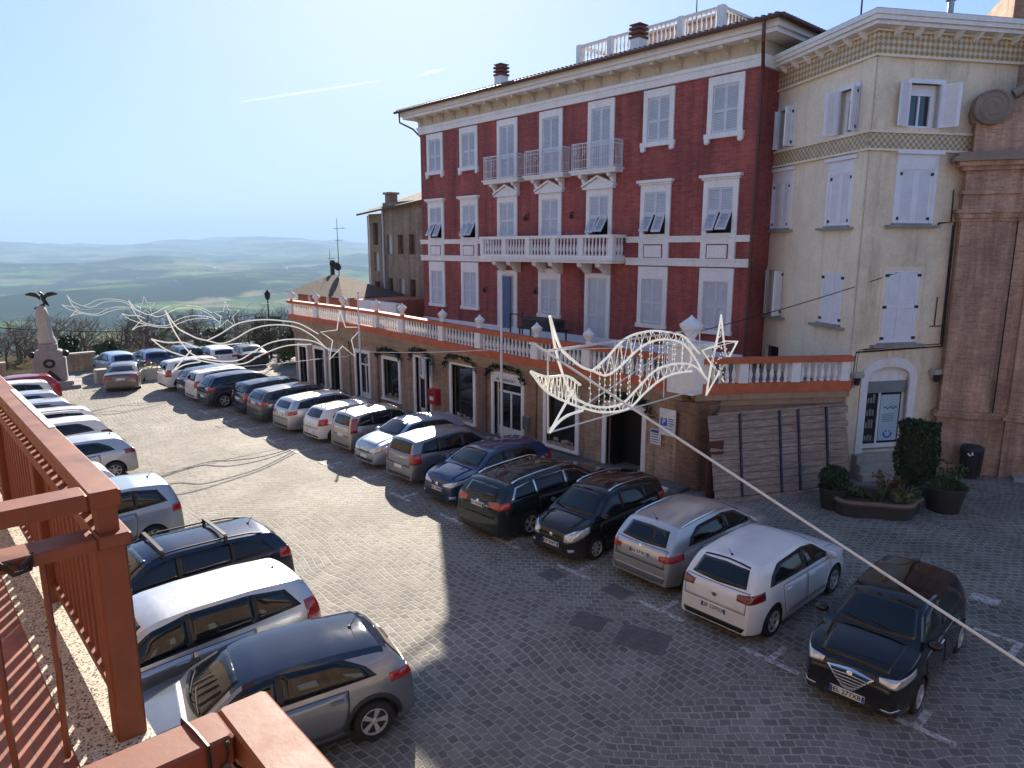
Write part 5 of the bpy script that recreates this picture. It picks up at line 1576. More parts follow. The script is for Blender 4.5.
# ------------------------------------------------------------------ cars
def interp(tab, x):
    if x <= tab[0][0]: return tab[0][1]
    for (a, b), (c, d) in zip(tab[:-1], tab[1:]):
        if x <= c: return b + (d - b) * (x - a) / (c - a) if c > a else d
    return tab[-1][1]
def smooth_tab(tab, k=0.07, n=240):
    """resample a profile and round its corners"""
    x0, x1 = tab[0][0], tab[-1][0]
    xs = [x0 + (x1 - x0) * i / n for i in range(n + 1)]
    out = []
    for x in xs:
        kk = min(k, x - x0 + 1e-6, x1 - x + 1e-6)
        acc = sum(interp(tab, x + kk * q / 4) * w for q, w in ((-4, 1), (-3, 2), (-2, 3), (-1, 4), (0, 5), (1, 4), (2, 3), (3, 2), (4, 1)))
        out.append((x, acc / 25))
    return out

class Car:
    """x forward, y left, z up; origin on the ground under the middle of the car"""
    def __init__(s, L, W, H, WB, FO, top, belt, r=.31, gc=.2, roof_w=.70, tumble=.93, nose=.20, tail=.13, nose_len=.75, tail_len=.5):
        s.L, s.W, s.H, s.WB, s.r, s.gc = L, W, H, WB, r, gc
        s.xf = L / 2 - FO; s.xr = s.xf - WB
        s.top = smooth_tab([(x * L, z * H) for x, z in top]); s.belt = smooth_tab([(x * L, z * H) for x, z in belt])
        s.roof_w, s.tumble = roof_w, tumble; s.nose, s.tail, s.nl, s.tl = nose, tail, nose_len, tail_len
        s.shell()
    def plan(s, x):
        h = s.W / 2; e = s.L / 2
        f = max(0, (x - (e - s.nl)) / s.nl); b = max(0, (-x - (e - s.tl)) / s.tl)
        return h * (1 - s.nose * f ** 2.6) * (1 - s.tail * b ** 2.8)
    def bottom(s, x):
        z = s.gc + .03 * max(0, (abs(x) - s.L / 2 + .5) / .5)
        ra = s.r + .055
        for c in (s.xf, s.xr):
            d = abs(x - c)
            if d < ra: z = max(z, s.r + math.sqrt(max(0, ra * ra - d * d)))
        return z
    def section(s, x):
        wp = s.plan(x); zt = interp(s.top, x); zb = min(interp(s.belt, x), zt - .05); z0 = s.bottom(x)
        crown = .055
        zr = max(zb, zt - crown); gh = zr - zb
        k = min(1, gh / .42)
        yb = wp * s.tumble + .0; yr = wp * (s.tumble * (1 - k) + s.roof_w * k)
        pts = []
        zs = [s.gc, .30 * s.H / 1.45, .42 * s.H / 1.45, .54 * s.H / 1.45, .66 * s.H / 1.45]
        prof = [(0, .955), (.12, .985), (.3, 1.0), (.55, .996), (.78, .975), (.93, .955), (1, .93)]
        H0 = s.gc; H1 = zb
        for t, f in prof:
            z = H0 + (H1 - H0) * t
            ff = f if t < .9 else f * (1 - 0) 
            pts.append([wp * f if t < 1 else yb, z])
        # lift everything below the arch / sill line
        for p in pts:
            if p[1] < z0: p[1] = z0
        for j in range(1, 5):
            u = j / 5
            y = yb + (yr - yb) * (u ** 1.12); pts.append([y, zb + gh * u])
        pts.append([yr, zr])
        for u in (.05, .14, .30, .5, .75, 1.0):
            pts.append([yr * (1 - u), zr + (zt - zr) * (1 - (1 - u) ** 2.4)])
        return pts
    def shell(s):
        e = s.L / 2
        xs = set()
        n = 54
        for i in range(n + 1): xs.add(-e + s.L * i / n)
        for q in (.004, .015, .03, .055, .085, .12, .16, .21, .27): xs.add(e - q); xs.add(-e + q)
        ra = s.r + .055
        for c in (s.xf, s.xr):
            for i in range(17): xs.add(c + ra * math.cos(math.pi * i / 16))
            xs.add(c + ra + .004); xs.add(c - ra - .004)
        xs = sorted(xs); o = [xs[0]]
        for x in xs[1:]:
            if x - o[-1] > .0035: o.append(x)
        rows = []
        for x in o:
            p = s.section(x)
            rows.append([(x, y, z) for y, z in p] + [(x, -y, z) for y, z in reversed(p[:-1])])
        mb = MB(); mb.grid(rows)
        m = len(rows[0])
        for ri, rev in ((0, 0), (len(rows) - 1, 1)):   # close nose and tail with strips across the car
            for j in range(m // 2):
                a, b, c, d = rows[ri][j], rows[ri][j + 1], rows[ri][m - 2 - j], rows[ri][m - 1 - j]
                mb.add([a, b, c, d], [(0, 1, 2, 3)])
        s.mb = mb
        s.bvh = BVHTree.FromPolygons([Vector(v) for v in mb.v], mb.f)
    # ---- projecting panels onto the shell
    def hit(s, o, d):
        h = s.bvh.ray_cast(Vector(o), Vector(d))
        return (h[0], h[1]) if h[0] is not None else (None, None)
    def patch(s, ray, lo, hi, off=.004, nu=12, nv=5, mb=None, k=None, depth=.012):
        """ruled panel between two curves lo/hi (lists of 2D points); ray(a, b) -> origin, direction"""
        def at(c, t):
            t *= len(c) - 1; i = min(int(t), len(c) - 2); f = t - i
            return (c[i][0] + (c[i + 1][0] - c[i][0]) * f, c[i][1] + (c[i + 1][1] - c[i][1]) * f)
        rows = []; back = []; last = None
        for j in range(nv + 1):
            r = []; rb = []
            for i in range(nu + 1):
                a = at(lo, i / nu); b = at(hi, i / nu); f = j / nv
                q = (a[0] + (b[0] - a[0]) * f, a[1] + (b[1] - a[1]) * f)
                o, d = ray(*q)
                p, n = s.hit(o, d)
                if p is None:
                    p, n = last if last else (Vector(o) + Vector(d) * 2, -Vector(d))
                d = Vector(d)
                if n.dot(d) > 0: n = -n
                last = (p, n)
                r.append(p + n * off); rb.append(p - n * depth)
            rows.append(r); back.append(rb)
        mb = mb or MB()
        w = nu + 1; h = nv + 1
        vs = [p for r in rows for p in r] + [p for r in back for p in r]
        fs = [(i * w + j, i * w + j + 1, (i + 1) * w + j + 1, (i + 1) * w + j) for i in range(nv) for j in range(nu)]
        rim = [(0, j) for j in range(w)] + [(i, w - 1) for i in range(1, h)] + [(h - 1, j) for j in range(w - 2, -1, -1)] + [(i, 0) for i in range(h - 2, 0, -1)]
        B = w * h
        for a, b in zip(rim, rim[1:] + rim[:1]):
            ia, ib = a[0] * w + a[1], b[0] * w + b[1]
            fs.append((ia, ib, B + ib, B + ia))
        mb.add(vs, fs, k)
        return mb
    def side(s, sg):
        return lambda x, z: ((x, sg * 3, z), (0, -sg, 0))
    def front(s): return lambda y, z: ((5, y, z), (-1, 0, 0))
    def rear(s): return lambda y, z: ((-5, y, z), (1, 0, 0))
    def over(s): return lambda x, y: ((x, y, 4), (0, 0, -1))
    def polar(s, xc):
        """angle (deg from straight ahead, + = left) and height, looking at a vertical axis at x = xc"""
        def f(a, z):
            d = Vector((math.cos(R(a)), math.sin(R(a)), 0)); return (Vector((xc, 0, z)) + d * 4, -d)
        return f

def wheel_meshes(r, w=.2, style=0):
    mb = MB(); q = r
    mb.lathe([(q * .62, -w / 2), (q * .92, -w / 2), (q * .985, -w / 2 + .025), (q, -w / 4), (q, w / 4), (q * .985, w / 2 - .025), (q * .92, w / 2), (q * .64, w / 2 + .004)], 26, axis='y', caps=False)
    tyre = mb.mesh('tyre', M['tyre'], True)
    mb = MB(); rr = q * .655
    mb.lathe([(rr * .2, -.03), (rr, -.03), (rr, w / 2 + .002), (rr * .93, w / 2 + .006), (rr * .9, w / 2 - .05), (rr * .2, w / 2 - .075)], 26, axis='y')
    mb2 = MB()
    ns = {0: 5, 1: 7, 2: 10}[style]
    for i in range(ns):
        a = 2 * math.pi * i / ns
        for da in ((-.12, .12) if style == 0 else (0,)):
            c0, s0 = math.cos(a + da * .4), math.sin(a + da * .4); c1, s1 = math.cos(a + da), math.sin(a + da)
            mb2.bar((rr * .12 * c0, -(w / 2 - .03), rr * .12 * s0), (rr * .93 * c1, -(w / 2 - .008), rr * .93 * s1), rr * (.17 if style == 0 else .2), .02, up=(0, 1, 0))
    mb2.lathe([(rr * .24, w / 2 - .045), (rr * .24, w / 2 - .012), (rr * .12, w / 2 - .004)], 12, axis='y')
    mb3 = MB(); mb3.lathe([(rr * .97, -.02), (rr * .97, w / 2 - .045)], 20, axis='y')
    mb2.lathe([(rr * .93, -.02), (rr, -.02), (rr, w / 2 + .002), (rr * .955, w / 2 + .008), (rr * .9, w / 2 - .015), (rr * .88, w / 2 - .03)], 26, axis='y', caps=False)
    rim = mb2.mesh('rim', M['rim'], True)
    disc = mb3.mesh('brake_disc', M['black_plastic'])
    return tyre, rim, disc

def grown(lo, hi, g=.012):
    xs = [p[0] for p in lo + hi]; xc = (min(xs) + max(xs)) / 2
    f = lambda c, dz: [(x + (g if x > xc else -g) * (1 if abs(x - xc) > .2 else 0), z + dz) for x, z in c]
    return f(lo, -g), f(hi, g)
def build_car(spec, name, paint_m, detail=True):
    """returns the root Empty of a finished car built from its style dictionary"""
    c = spec['car']; root = empty(name)
    body = c.mb.mesh('body', paint_m, 'all')
    try: body.set_sharp_from_angle(angle=R(50))
    except Exception: pass
    if spec.get('roof_m'):
        body.materials.append(spec['roof_m'][0]); zc, xa, xb = spec['roof_m'][1:]
        for pg in body.polygons:
            if pg.center.z > zc and xa < pg.center.x < xb: pg.material_index = 1
    put('body', body, root)
    mb = MB(); L, W, H = c.L, c.W, c.H
    mb.box(-L / 2 + .12, L / 2 - .14, -W / 2 + .16, W / 2 - .16, c.gc - .02, .62); mb.box(-L / 2 + .3, L / 2 - .3, -W * .3, W * .3, .6, .66)
    for x in (c.xf, c.xr):
        pass
    mb.build('underbody', M['black_plastic'], root)
    # wheel housings: dark hollow arcs inside the arches
    mb = MB(); ra = c.r + .05
    for x in (c.xf, c.xr):
        for sg in (-1, 1):
            rows = [[(x + ra * math.cos(a), sg * y, c.r + ra * math.sin(a)) for a in [math.pi * (-.02 + 1.04 * i / 12) for i in range(13)]] for y in (W / 2 - .035, W / 2 - .32)]
            mb.grid(rows)
    mb.build('wheel_housing', M['black_plastic'], root)
    ty, ri, di = spec['wheels']
    for x in (c.xf, c.xr):
        for sg in (-1, 1):
            w = put('wheel', ty, root, (x, sg * (c.plan(x) - .115), c.r), 0 if sg < 0 else math.pi)
            put('rim', ri, w)
            put('brake_disc', di, w)
    G = M['car_glass']; BP = M['black_plastic']
    # side glass
    for sg in (-1, 1):
        sd = c.side(sg); trim = MB(); c.patch(sd, *spec['dlo'], off=.003, nu=26, nv=5, mb=trim)
        trim.build('window_trim', spec.get('trim_m', BP), root, 'all')
        for k, (lo, hi) in enumerate(spec['side_glass']):
            mb = c.patch(sd, lo, hi, off=.007, nu=14, nv=5); mb.build('side_window', G, root, 'all')
        # doors stand 3 mm proud so their shut lines read
        for k, (x0, x1) in enumerate(spec['doors']):
            zb = min(interp(c.belt, x0), interp(c.belt, x1)) - .05
            lo = [(x0, c.gc + .14), (x1, c.gc + .14)]; 
            if x0 < c.xr + c.r + .12: lo = [(x0 - .0, c.r + .42), (c.xr + c.r + .10, c.r + .12), (c.xr + c.r + .16, c.gc + .14), (x1, c.gc + .14)]
            hi = [(x0, interp(c.belt, x0) - .045), (x1, interp(c.belt, x1) - .045)]
            if detail: c.patch(sd, *grown(lo, hi), off=.0028, nu=14, nv=7).build('door_seam', BP, root, 'all')
            d = c.patch(sd, lo, hi, off=.006, nu=12, nv=6).build('door', paint_m, root, 'all')
            hx = x0 + .16; hz = interp(c.belt, hx) - .14
            p, n = c.hit((hx, sg * 3, hz), (0, -sg, 0))
            if p:
                mb = MB(); mb.bbox(hx - .09, hx + .10, p.y + sg * .006, p.y + sg * .04, hz - .018, hz + .018, .008); mb.build('handle', spec.get('handle_m', paint_m), d)
        if spec.get('sill'):
            x0, x1 = c.xr + c.r + .07, c.xf - c.r - .07
            c.patch(sd, [(x0, c.gc + .012), (x1, c.gc + .012)], [(x0, c.gc + .10), (x1, c.gc + .10)], off=.012, nu=10, nv=2).build('sill_trim', BP, root, 'all')
        if spec.get('cladding'):
            mb = MB()
            for x in (c.xf, c.xr):
                a = [(x + (c.r + .058) * math.cos(t), c.r + (c.r + .058) * math.sin(t)) for t in [math.pi * i / 14 for i in range(15)]]
                b = [(x + (c.r + .13) * math.cos(t), c.r + (c.r + .13) * math.sin(t)) for t in [math.pi * i / 14 for i in range(15)]]
                a = [(q, max(z, c.gc + .02)) for q, z in a]; b = [(q, max(z, c.gc + .02)) for q, z in b]
                c.patch(sd, a, b, off=.012, nu=28, nv=2, mb=mb)
            mb.build('arch_trim', BP, root, 'all')
        if spec.get('rub'):
            z = .55; c.patch(sd, [(c.xr + c.r + .1, z), (c.xf - c.r - .1, z)], [(c.xr + c.r + .1, z + .07), (c.xf - c.r - .1, z + .07)], off=.014, nu=10, nv=2).build('rubbing_strip', BP, root, 'all')
        # mirror
        mx, mz = spec['mirror']; q_, n_ = c.hit((mx, sg * 3, mz - .05), (0, -sg, 0)); y = abs(q_.y) - .01 if q_ else c.plan(mx) * .8
        mb = MB(); mb.tube([(mx, sg * (y - .06), mz - .05), (mx - .02, sg * (y + .08), mz)], .03, 6)
        rows = [(mx + .07, .35), (mx + .05, .8), (mx, 1.0), (mx - .06, 1.0), (mx - .075, .85)]
        vs = []
        for x, k in rows:
            for j in range(10):
                a = 2 * math.pi * j / 10; vs.append((x, sg * (y + .125 + .115 * k * math.cos(a)), mz + .015 + .075 * k * math.sin(a)))
        fs = [(i * 10 + j, i * 10 + (j + 1) % 10, (i + 1) * 10 + (j + 1) % 10, (i + 1) * 10 + j) for i in range(4) for j in range(10)] + [tuple(range(10)), tuple(range(40, 50))]
        mb.add(vs, fs); mi = mb.build('mirror', spec.get('mirror_m', paint_m), root, 'all')
    # screens
    lo, hi = spec['screen']
    c.patch(c.front(), lo, hi, off=.005, nu=16, nv=7).build('windscreen', G, root, 'all')
    lo, hi = spec['rear_glass']
    rg_ = c.patch(c.rear(), lo, hi, off=.006, nu=16, nv=6).build('rear_window', G, root, 'all')
    if detail:
        # wipers lie on the foot of the screen
        zb = lo_z = spec['screen'][0][0][1]
        mb = MB()
        for y0, y1 in ((.55, -.05), (-.02, -.5)):
            pts = []
            for i in range(5):
                p, n = c.hit((5, y0 * W / 1.75 + (y1 - y0) * W / 1.75 * i / 4, zb + .015 + .05 * (i / 4)), (-1, 0, 0))
                if p: pts.append(p + Vector((.012, 0, .012)))
            if len(pts) > 1: mb.tube(pts, .009, 4)
        mb.build('wiper', BP, root)
        p, n = c.hit((-5, 0, spec['rear_glass'][0][0][1] + .04), (1, 0, 0))
        if p and spec.get('rear_wiper', 1):
            mb = MB(); pts = []
            for i in range(5):
                q, n = c.hit((-5, -.02 - .32 * i / 4, spec['rear_glass'][0][0][1] + .03 + .03 * i / 4), (1, 0, 0))
                if q: pts.append(q + Vector((-.014, 0, .01)))
            if len(pts) > 1: mb.tube(pts, .009, 4); mb.build('rear_wiper', BP, root)
        p, n = c.hit((spec.get('antenna', -L * .36), 0, 4), (0, 0, -1))
        if p: mb = MB(); mb.tube([p, p + Vector((-.13, 0, .17))], [.008, .004], 5); mb.lathe([(.03, 0), (.012, .03)], 8, p); mb.build('antenna', BP, root)
    # hood and hatch shut lines
    x0, x1, wd = spec['hood']
    if detail: c.patch(c.over(), [(x0 - .012, -wd - .012), (x1 + .012, -wd * .88 - .012)], [(x0 - .012, wd + .012), (x1 + .012, wd * .88 + .012)], off=.0022, nu=10, nv=12).build('bonnet_seam', BP, root, 'all')
    c.patch(c.over(), [(x0, -wd), (x1, -wd * .88)], [(x0, wd), (x1, wd * .88)], off=.005, nu=10, nv=12).build('bonnet', paint_m, root, 'all')
    if detail:
        zg = spec['rear_glass'][0][0][1]
        c.patch(c.rear(), [(-W * .36 - .012, c.H * .42 - .012), (W * .36 + .012, c.H * .42 - .012)], [(-W * .37 - .012, zg - .038), (W * .37 + .012, zg - .038)], off=.0025, nu=14, nv=7).build('tailgate_seam', BP, root, 'all')
        c.patch(c.rear(), [(-W * .36, c.H * .42), (W * .36, c.H * .42)], [(-W * .37, zg - .05), (W * .37, zg - .05)], off=.005, nu=14, nv=7).build('tailgate', paint_m, root, 'all')
    # lamps
    for sg in (-1, 1):
        for (lo, hi) in spec['headlights']:
            ray = c.polar(L / 2 - 1.0); f = lambda a, z, ray=ray, sg=sg: ray(sg * a, z)
            c.patch(f, lo, hi, off=.007, nu=12, nv=5).build('headlight', M['headlamp'], root, 'all')
        for (lo, hi) in spec['taillights']:
            ray = c.polar(-L / 2 + 1.0); f = lambda a, z, ray=ray, sg=sg: ray(180 - sg * a, z)
            c.patch(f, lo, hi, off=.008, nu=12, nv=5).build('taillight', spec.get('tail_m', M['tail_red']), root, 'all')
        for (lo, hi) in spec.get('fogs', []):
            ray = c.polar(L / 2 - 1.0); f = lambda a, z, ray=ray, sg=sg: ray(sg * a, z)
            c.patch(f, lo, hi, off=.009, nu=8, nv=3).build('fog_lamp', spec.get('fog_m', M['headlamp']), root, 'all')
    for (nm, m, which, lo, hi) in spec.get('panels', []):
        ray = {'f': c.front(), 'r': c.rear(), 't': c.over(), 'pf': c.polar(L / 2 - 1.0), 'pr': (lambda a, z, q=c.polar(-L / 2 + 1.0): q(180 - a, z))}[which]
        c.patch(ray, lo, hi, off=spec.get('panel_off', {}).get(nm, .006), nu=18, nv=5).build(nm, M[m], root, 'all')
    # grille slats
    for (lo, hi, n, m) in spec.get('slats', []):
        mb = MB()
        for i in range(n):
            f0 = (i + .35) / n; f1 = (i + .65) / n
            A = [(a[0] + (b[0] - a[0]) * f0, a[1] + (b[1] - a[1]) * f0) for a, b in zip(lo, hi)]; B = [(a[0] + (b[0] - a[0]) * f1, a[1] + (b[1] - a[1]) * f1) for a, b in zip(lo, hi)]
            c.patch(c.front(), A, B, off=.014, nu=8, nv=1, mb=mb)
        mb.build('grille_slat', M[m], root, 'all')
    # number plates
    for which, z, w in (('f', spec['plates'][0], .26), ('r', spec['plates'][1], .26)):
        x = 5 if which == 'f' else -5
        p, n = c.hit((x, 0, z), (-1 if x > 0 else 1, 0, 0))
        if not p: continue
        sx = 1 if x > 0 else -1
        e = abs(p.x) + .018
        mb = MB(); mb.box(sx * (e - .03), sx * e, -w, w, z - .055, z + .055); pl = mb.build('number_plate', M['plate'], root)
        mb = MB(); mb.box(sx * e, sx * (e + .002), -w + .002, -w + .04, z - .05, z + .05); mb.box(sx * e, sx * (e + .002), w - .04, w - .002, z - .05, z + .05); mb.build('plate_band', M['plate_blue'], pl)
        spec.setdefault('_plate', []).append((pl, sx, e, z))
        if detail and spec.get('reg'):
            letters(spec['reg'], .105, M['plate_ink'], pl, (sx * (e + .002), 0, z), (R(90), 0, R(90 if sx > 0 else -90)), 'plate_lettering', .001, 'CENTER', .002)
    if spec.get('rails'):
        x0, x1, hgt, m = spec['rails']
        for sg in (-1, 1):
            pts = []
            for i in range(9):
                x = x0 + (x1 - x0) * i / 8; y = sg * c.plan(x) * (c.roof_w - .01)
                p, n = c.hit((x, y, 4), (0, 0, -1))
                if p: pts.append(Vector((x, y, p.z + (hgt if 0 < i < 8 else .005))))
            mb = MB(); mb.tube(pts, .019, 6); mb.build('roof_rail', M[m], root, True)
    if spec.get('bars'):
        for x in spec['bars']:
            pts = []
            for i in range(7):
                y = (-1 + 2 * i / 6) * c.W / 2 * (c.roof_w + .02); p, n = c.hit((x, y * .94, 4), (0, 0, -1))
                pts.append(Vector((x, y, (p.z if p else H) + .07)))
            zt = max(p.z for p in pts)
            mb = MB(); mb.bar((x, pts[0].y, zt), (x, pts[-1].y, zt), .07, .03); 
            for q in (pts[0], pts[-1]): mb.bar((x, q.y, zt), (x, q.y, zt - .15), .08, .05)
            mb.build('roof_bar', M['dark_metal'], root)
    for f in spec.get('badges', []):
        x = 5 if f[0] == 'f' else -5
        p, n = c.hit((x, 0, f[1]), (-1 if x > 0 else 1, 0, 0))
        if p:
            if n.x * x < 0: n = -n
            mb = MB(); mb.lathe([(f[2], 0), (f[2], .012), (f[2] * .7, .018)], 16); o = mb.build('badge', M[f[3] if len(f) > 3 else 'chrome'], root, True)
            o.location = p + n * .004; o.rotation_euler = n.to_track_quat('Z', 'Y').to_euler()
    return root
BASES = {}
BASES['hatch'] = dict(d=(4.05, 1.75, 1.46, 2.55, .80),
    top=[(-.5, .40), (-.497, .60), (-.487, .655), (-.47, .71), (-.405, .925), (-.375, .962), (-.2, .995), (-.05, 1.0), (.06, .985), (.12, .95), (.28, .70), (.36, .66), (.44, .605), (.48, .54), (.497, .45), (.5, .38)],
    belt=[(-.5, .645), (-.3, .655), (0, .64), (.28, .625), (.5, .55)],
    dlo=([(-1.42, 1.0), (-.9, .985), (0, .965), (.7, .95), (1.04, .945)], [(-1.27, 1.15), (-.95, 1.31), (0, 1.35), (.47, 1.285), (1.02, .96)]),
    glass=[([(.03, .98), (.5, .972), (.98, .962)], [(.03, 1.335), (.45, 1.265), (.95, .975)]), ([(-1.32, 1.012), (-.7, .995), (-.06, .983)], [(-1.2, 1.15), (-.86, 1.30), (-.06, 1.335)])],
    screen=([(-.66, 1.055), (-.3, 1.045), (0, 1.04), (.3, 1.045), (.66, 1.055)], [(-.51, 1.35), (-.25, 1.38), (0, 1.385), (.25, 1.38), (.51, 1.35)]),
    rear_glass=([(-.57, 1.03), (0, 1.01), (.57, 1.03)], [(-.49, 1.31), (0, 1.335), (.49, 1.31)]),
    hl=[([(19, .60), (34, .61), (54, .70)], [(19, .675), (34, .745), (54, .775)])],
    tl=[([(25, .82), (37, .81), (54, .84)], [(25, .93), (37, .965), (54, .985)])],
    hood=(1.16, 1.86, .60), doors=[(.02, 1.02), (-.96, 0)], mirror=(.90, .995), plates=(.42, .52),
    front=[('grille', 'black_plastic', 'f', [(-.46, .55), (.46, .55)], [(-.46, .60), (.46, .60)]), ('intake', 'black_plastic', 'f', [(-.52, .27), (.52, .27)], [(-.58, .37), (.58, .37)])],
    rear=[('bumper_trim', 'black_plastic', 'r', [(-.62, .26), (.62, .26)], [(-.66, .33), (.66, .33)])])
BASES['estate'] = dict(d=(4.75, 1.84, 1.48, 2.8, .93),
    top=[(-.5, .42), (-.496, .58), (-.487, .66), (-.478, .70), (-.43, .90), (-.405, .94), (-.2, .985), (0, 1), (.07, .985), (.12, .95), (.255, .70), (.35, .665), (.43, .615), (.475, .55), (.495, .46), (.5, .38)],
    belt=[(-.5, .665), (0, .65), (.25, .635), (.5, .56)],
    dlo=([(-1.95, 1.015), (-1, .99), (0, .975), (.7, .962), (1.17, .955)], [(-1.72, 1.26), (-1.0, 1.34), (0, 1.36), (.52, 1.30), (1.14, .97)]),
    glass=[([(-1.86, 1.025), (-1.1, 1.005)], [(-1.68, 1.24), (-1.1, 1.325)]), ([(-1.04, 1.0), (-.03, .99)], [(-1.04, 1.33), (-.03, 1.345)]), ([(.04, .985), (.6, .978), (1.09, .97)], [(.04, 1.345), (.5, 1.285), (1.06, .983)])],
    screen=([(-.69, 1.065), (-.3, 1.055), (0, 1.05), (.3, 1.055), (.69, 1.065)], [(-.54, 1.37), (-.25, 1.395), (0, 1.40), (.25, 1.395), (.54, 1.37)]),
    rear_glass=([(-.60, 1.03), (0, 1.015), (.60, 1.03)], [(-.53, 1.28), (0, 1.30), (.53, 1.28)]),
    hl=[([(20, .62), (34, .625), (52, .70)], [(20, .70), (34, .755), (52, .785)])],
    tl=[([(25, .80), (38, .79), (54, .82)], [(25, .92), (38, .945), (54, .96)])],
    hood=(1.26, 2.2, .64), doors=[(.03, 1.1), (-1.03, .01)], mirror=(1.0, 1.02), plates=(.42, .86),
    front=[('grille', 'black_plastic', 'f', [(-.38, .45), (.38, .45)], [(-.44, .66), (.44, .66)]), ('intake', 'black_plastic', 'f', [(-.6, .27), (.6, .27)], [(-.66, .36), (.66, .36)])],
    rear=[('bumper_trim', 'black_plastic', 'r', [(-.62, .26), (.62, .26)], [(-.68, .36), (.68, .36)])])
BASES['mpv'] = dict(d=(4.47, 1.80, 1.63, 2.70, .92),
    top=[(-.5, .40), (-.496, .58), (-.489, .64), (-.481, .68), (-.452, .90), (-.43, .945), (-.25, .99), (-.05, 1.0), (.08, .985), (.14, .95), (.315, .645), (.38, .605), (.44, .555), (.48, .49), (.497, .42), (.5, .36)],
    belt=[(-.5, .635), (0, .61), (.3, .585), (.5, .5)],
    dlo=([(-1.85, 1.10), (-1, 1.055), (0, 1.02), (.8, .99), (1.27, .975)], [(-1.62, 1.41), (-1, 1.50), (0, 1.525), (.57, 1.425), (1.24, .99)]),
    glass=[([(-1.75, 1.11), (-1.08, 1.075)], [(-1.58, 1.39), (-1.08, 1.475)]), ([(-1.02, 1.07), (-.02, 1.035)], [(-1.02, 1.48), (-.02, 1.51)]), ([(.04, 1.03), (.6, 1.01), (1.17, .99)], [(.04, 1.51), (.54, 1.42), (1.14, 1.005)])],
    screen=([(-.69, 1.10), (-.3, 1.085), (0, 1.08), (.3, 1.085), (.69, 1.10)], [(-.53, 1.50), (-.25, 1.53), (0, 1.535), (.25, 1.53), (.53, 1.5)]),
    rear_glass=([(-.61, 1.11), (0, 1.10), (.61, 1.11)], [(-.54, 1.45), (0, 1.475), (.54, 1.45)]),
    hl=[([(18, .62), (34, .62), (54, .72)], [(18, .70), (34, .77), (54, .83)])],
    tl=[([(33, .78), (42, .77), (52, .80)], [(33, 1.10), (42, 1.12), (50, 1.12)])],
    hood=(1.44, 2.05, .62), doors=[(.02, 1.12), (-1.0, 0)], mirror=(1.06, 1.06), plates=(.42, .80),
    front=[('grille', 'black_plastic', 'f', [(-.48, .55), (.48, .55)], [(-.52, .63), (.52, .63)]), ('intake', 'black_plastic', 'f', [(-.55, .27), (.55, .27)], [(-.6, .38), (.6, .38)])],
    rear=[('bumper_trim', 'black_plastic', 'r', [(-.62, .28), (.62, .28)], [(-.66, .36), (.66, .36)])])
BASES['sedan'] = dict(d=(4.5, 1.80, 1.43, 2.72, .82),
    top=[(-.5, .40), (-.497, .60), (-.487, .685), (-.46, .71), (-.36, .735), (-.205, .94), (-.15, .975), (0, 1), (.06, .985), (.11, .95), (.24, .70), (.35, .66), (.44, .605), (.48, .535), (.497, .45), (.5, .37)],
    belt=[(-.5, .665), (0, .65), (.25, .635), (.5, .56)],
    dlo=([(-1.3, 1.0), (-.9, .98), (0, .96), (.6, .945), (1.0, .94)], [(-1.2, 1.06), (-.8, 1.27), (0, 1.325), (.42, 1.265), (.97, .955)]),
    glass=[([(-1.18, 1.005), (-.6, .985), (-.03, .97)], [(-1.08, 1.07), (-.72, 1.26), (-.03, 1.31)]), ([(.04, .97), (.5, .96), (.93, .955)], [(.04, 1.31), (.42, 1.25), (.9, .967)])],
    screen=([(-.68, 1.04), (-.3, 1.03), (0, 1.025), (.3, 1.03), (.68, 1.04)], [(-.52, 1.32), (-.25, 1.35), (0, 1.355), (.25, 1.35), (.52, 1.32)]),
    rear_glass=([(-.64, 1.09), (0, 1.08), (.64, 1.09)], [(-.5, 1.30), (0, 1.325), (.5, 1.30)]),
    hl=[([(20, .6), (34, .61), (52, .68)], [(20, .68), (34, .73), (52, .76)])],
    tl=[([(24, .74), (37, .73), (54, .76)], [(24, .87), (37, .88), (54, .90)])],
    hood=(1.12, 2.06, .62), doors=[(.02, 1.02), (-1.0, 0)], mirror=(.9, .99), plates=(.4, .72),
    front=[('grille', 'black_plastic', 'f', [(-.4, .5), (.4, .5)], [(-.45, .64), (.45, .64)]), ('intake', 'black_plastic', 'f', [(-.6, .25), (.6, .25)], [(-.65, .34), (.65, .34)])],
    rear=[('bumper_trim', 'black_plastic', 'r', [(-.62, .24), (.62, .24)], [(-.66, .30), (.66, .30)])])
WHEELS = {}
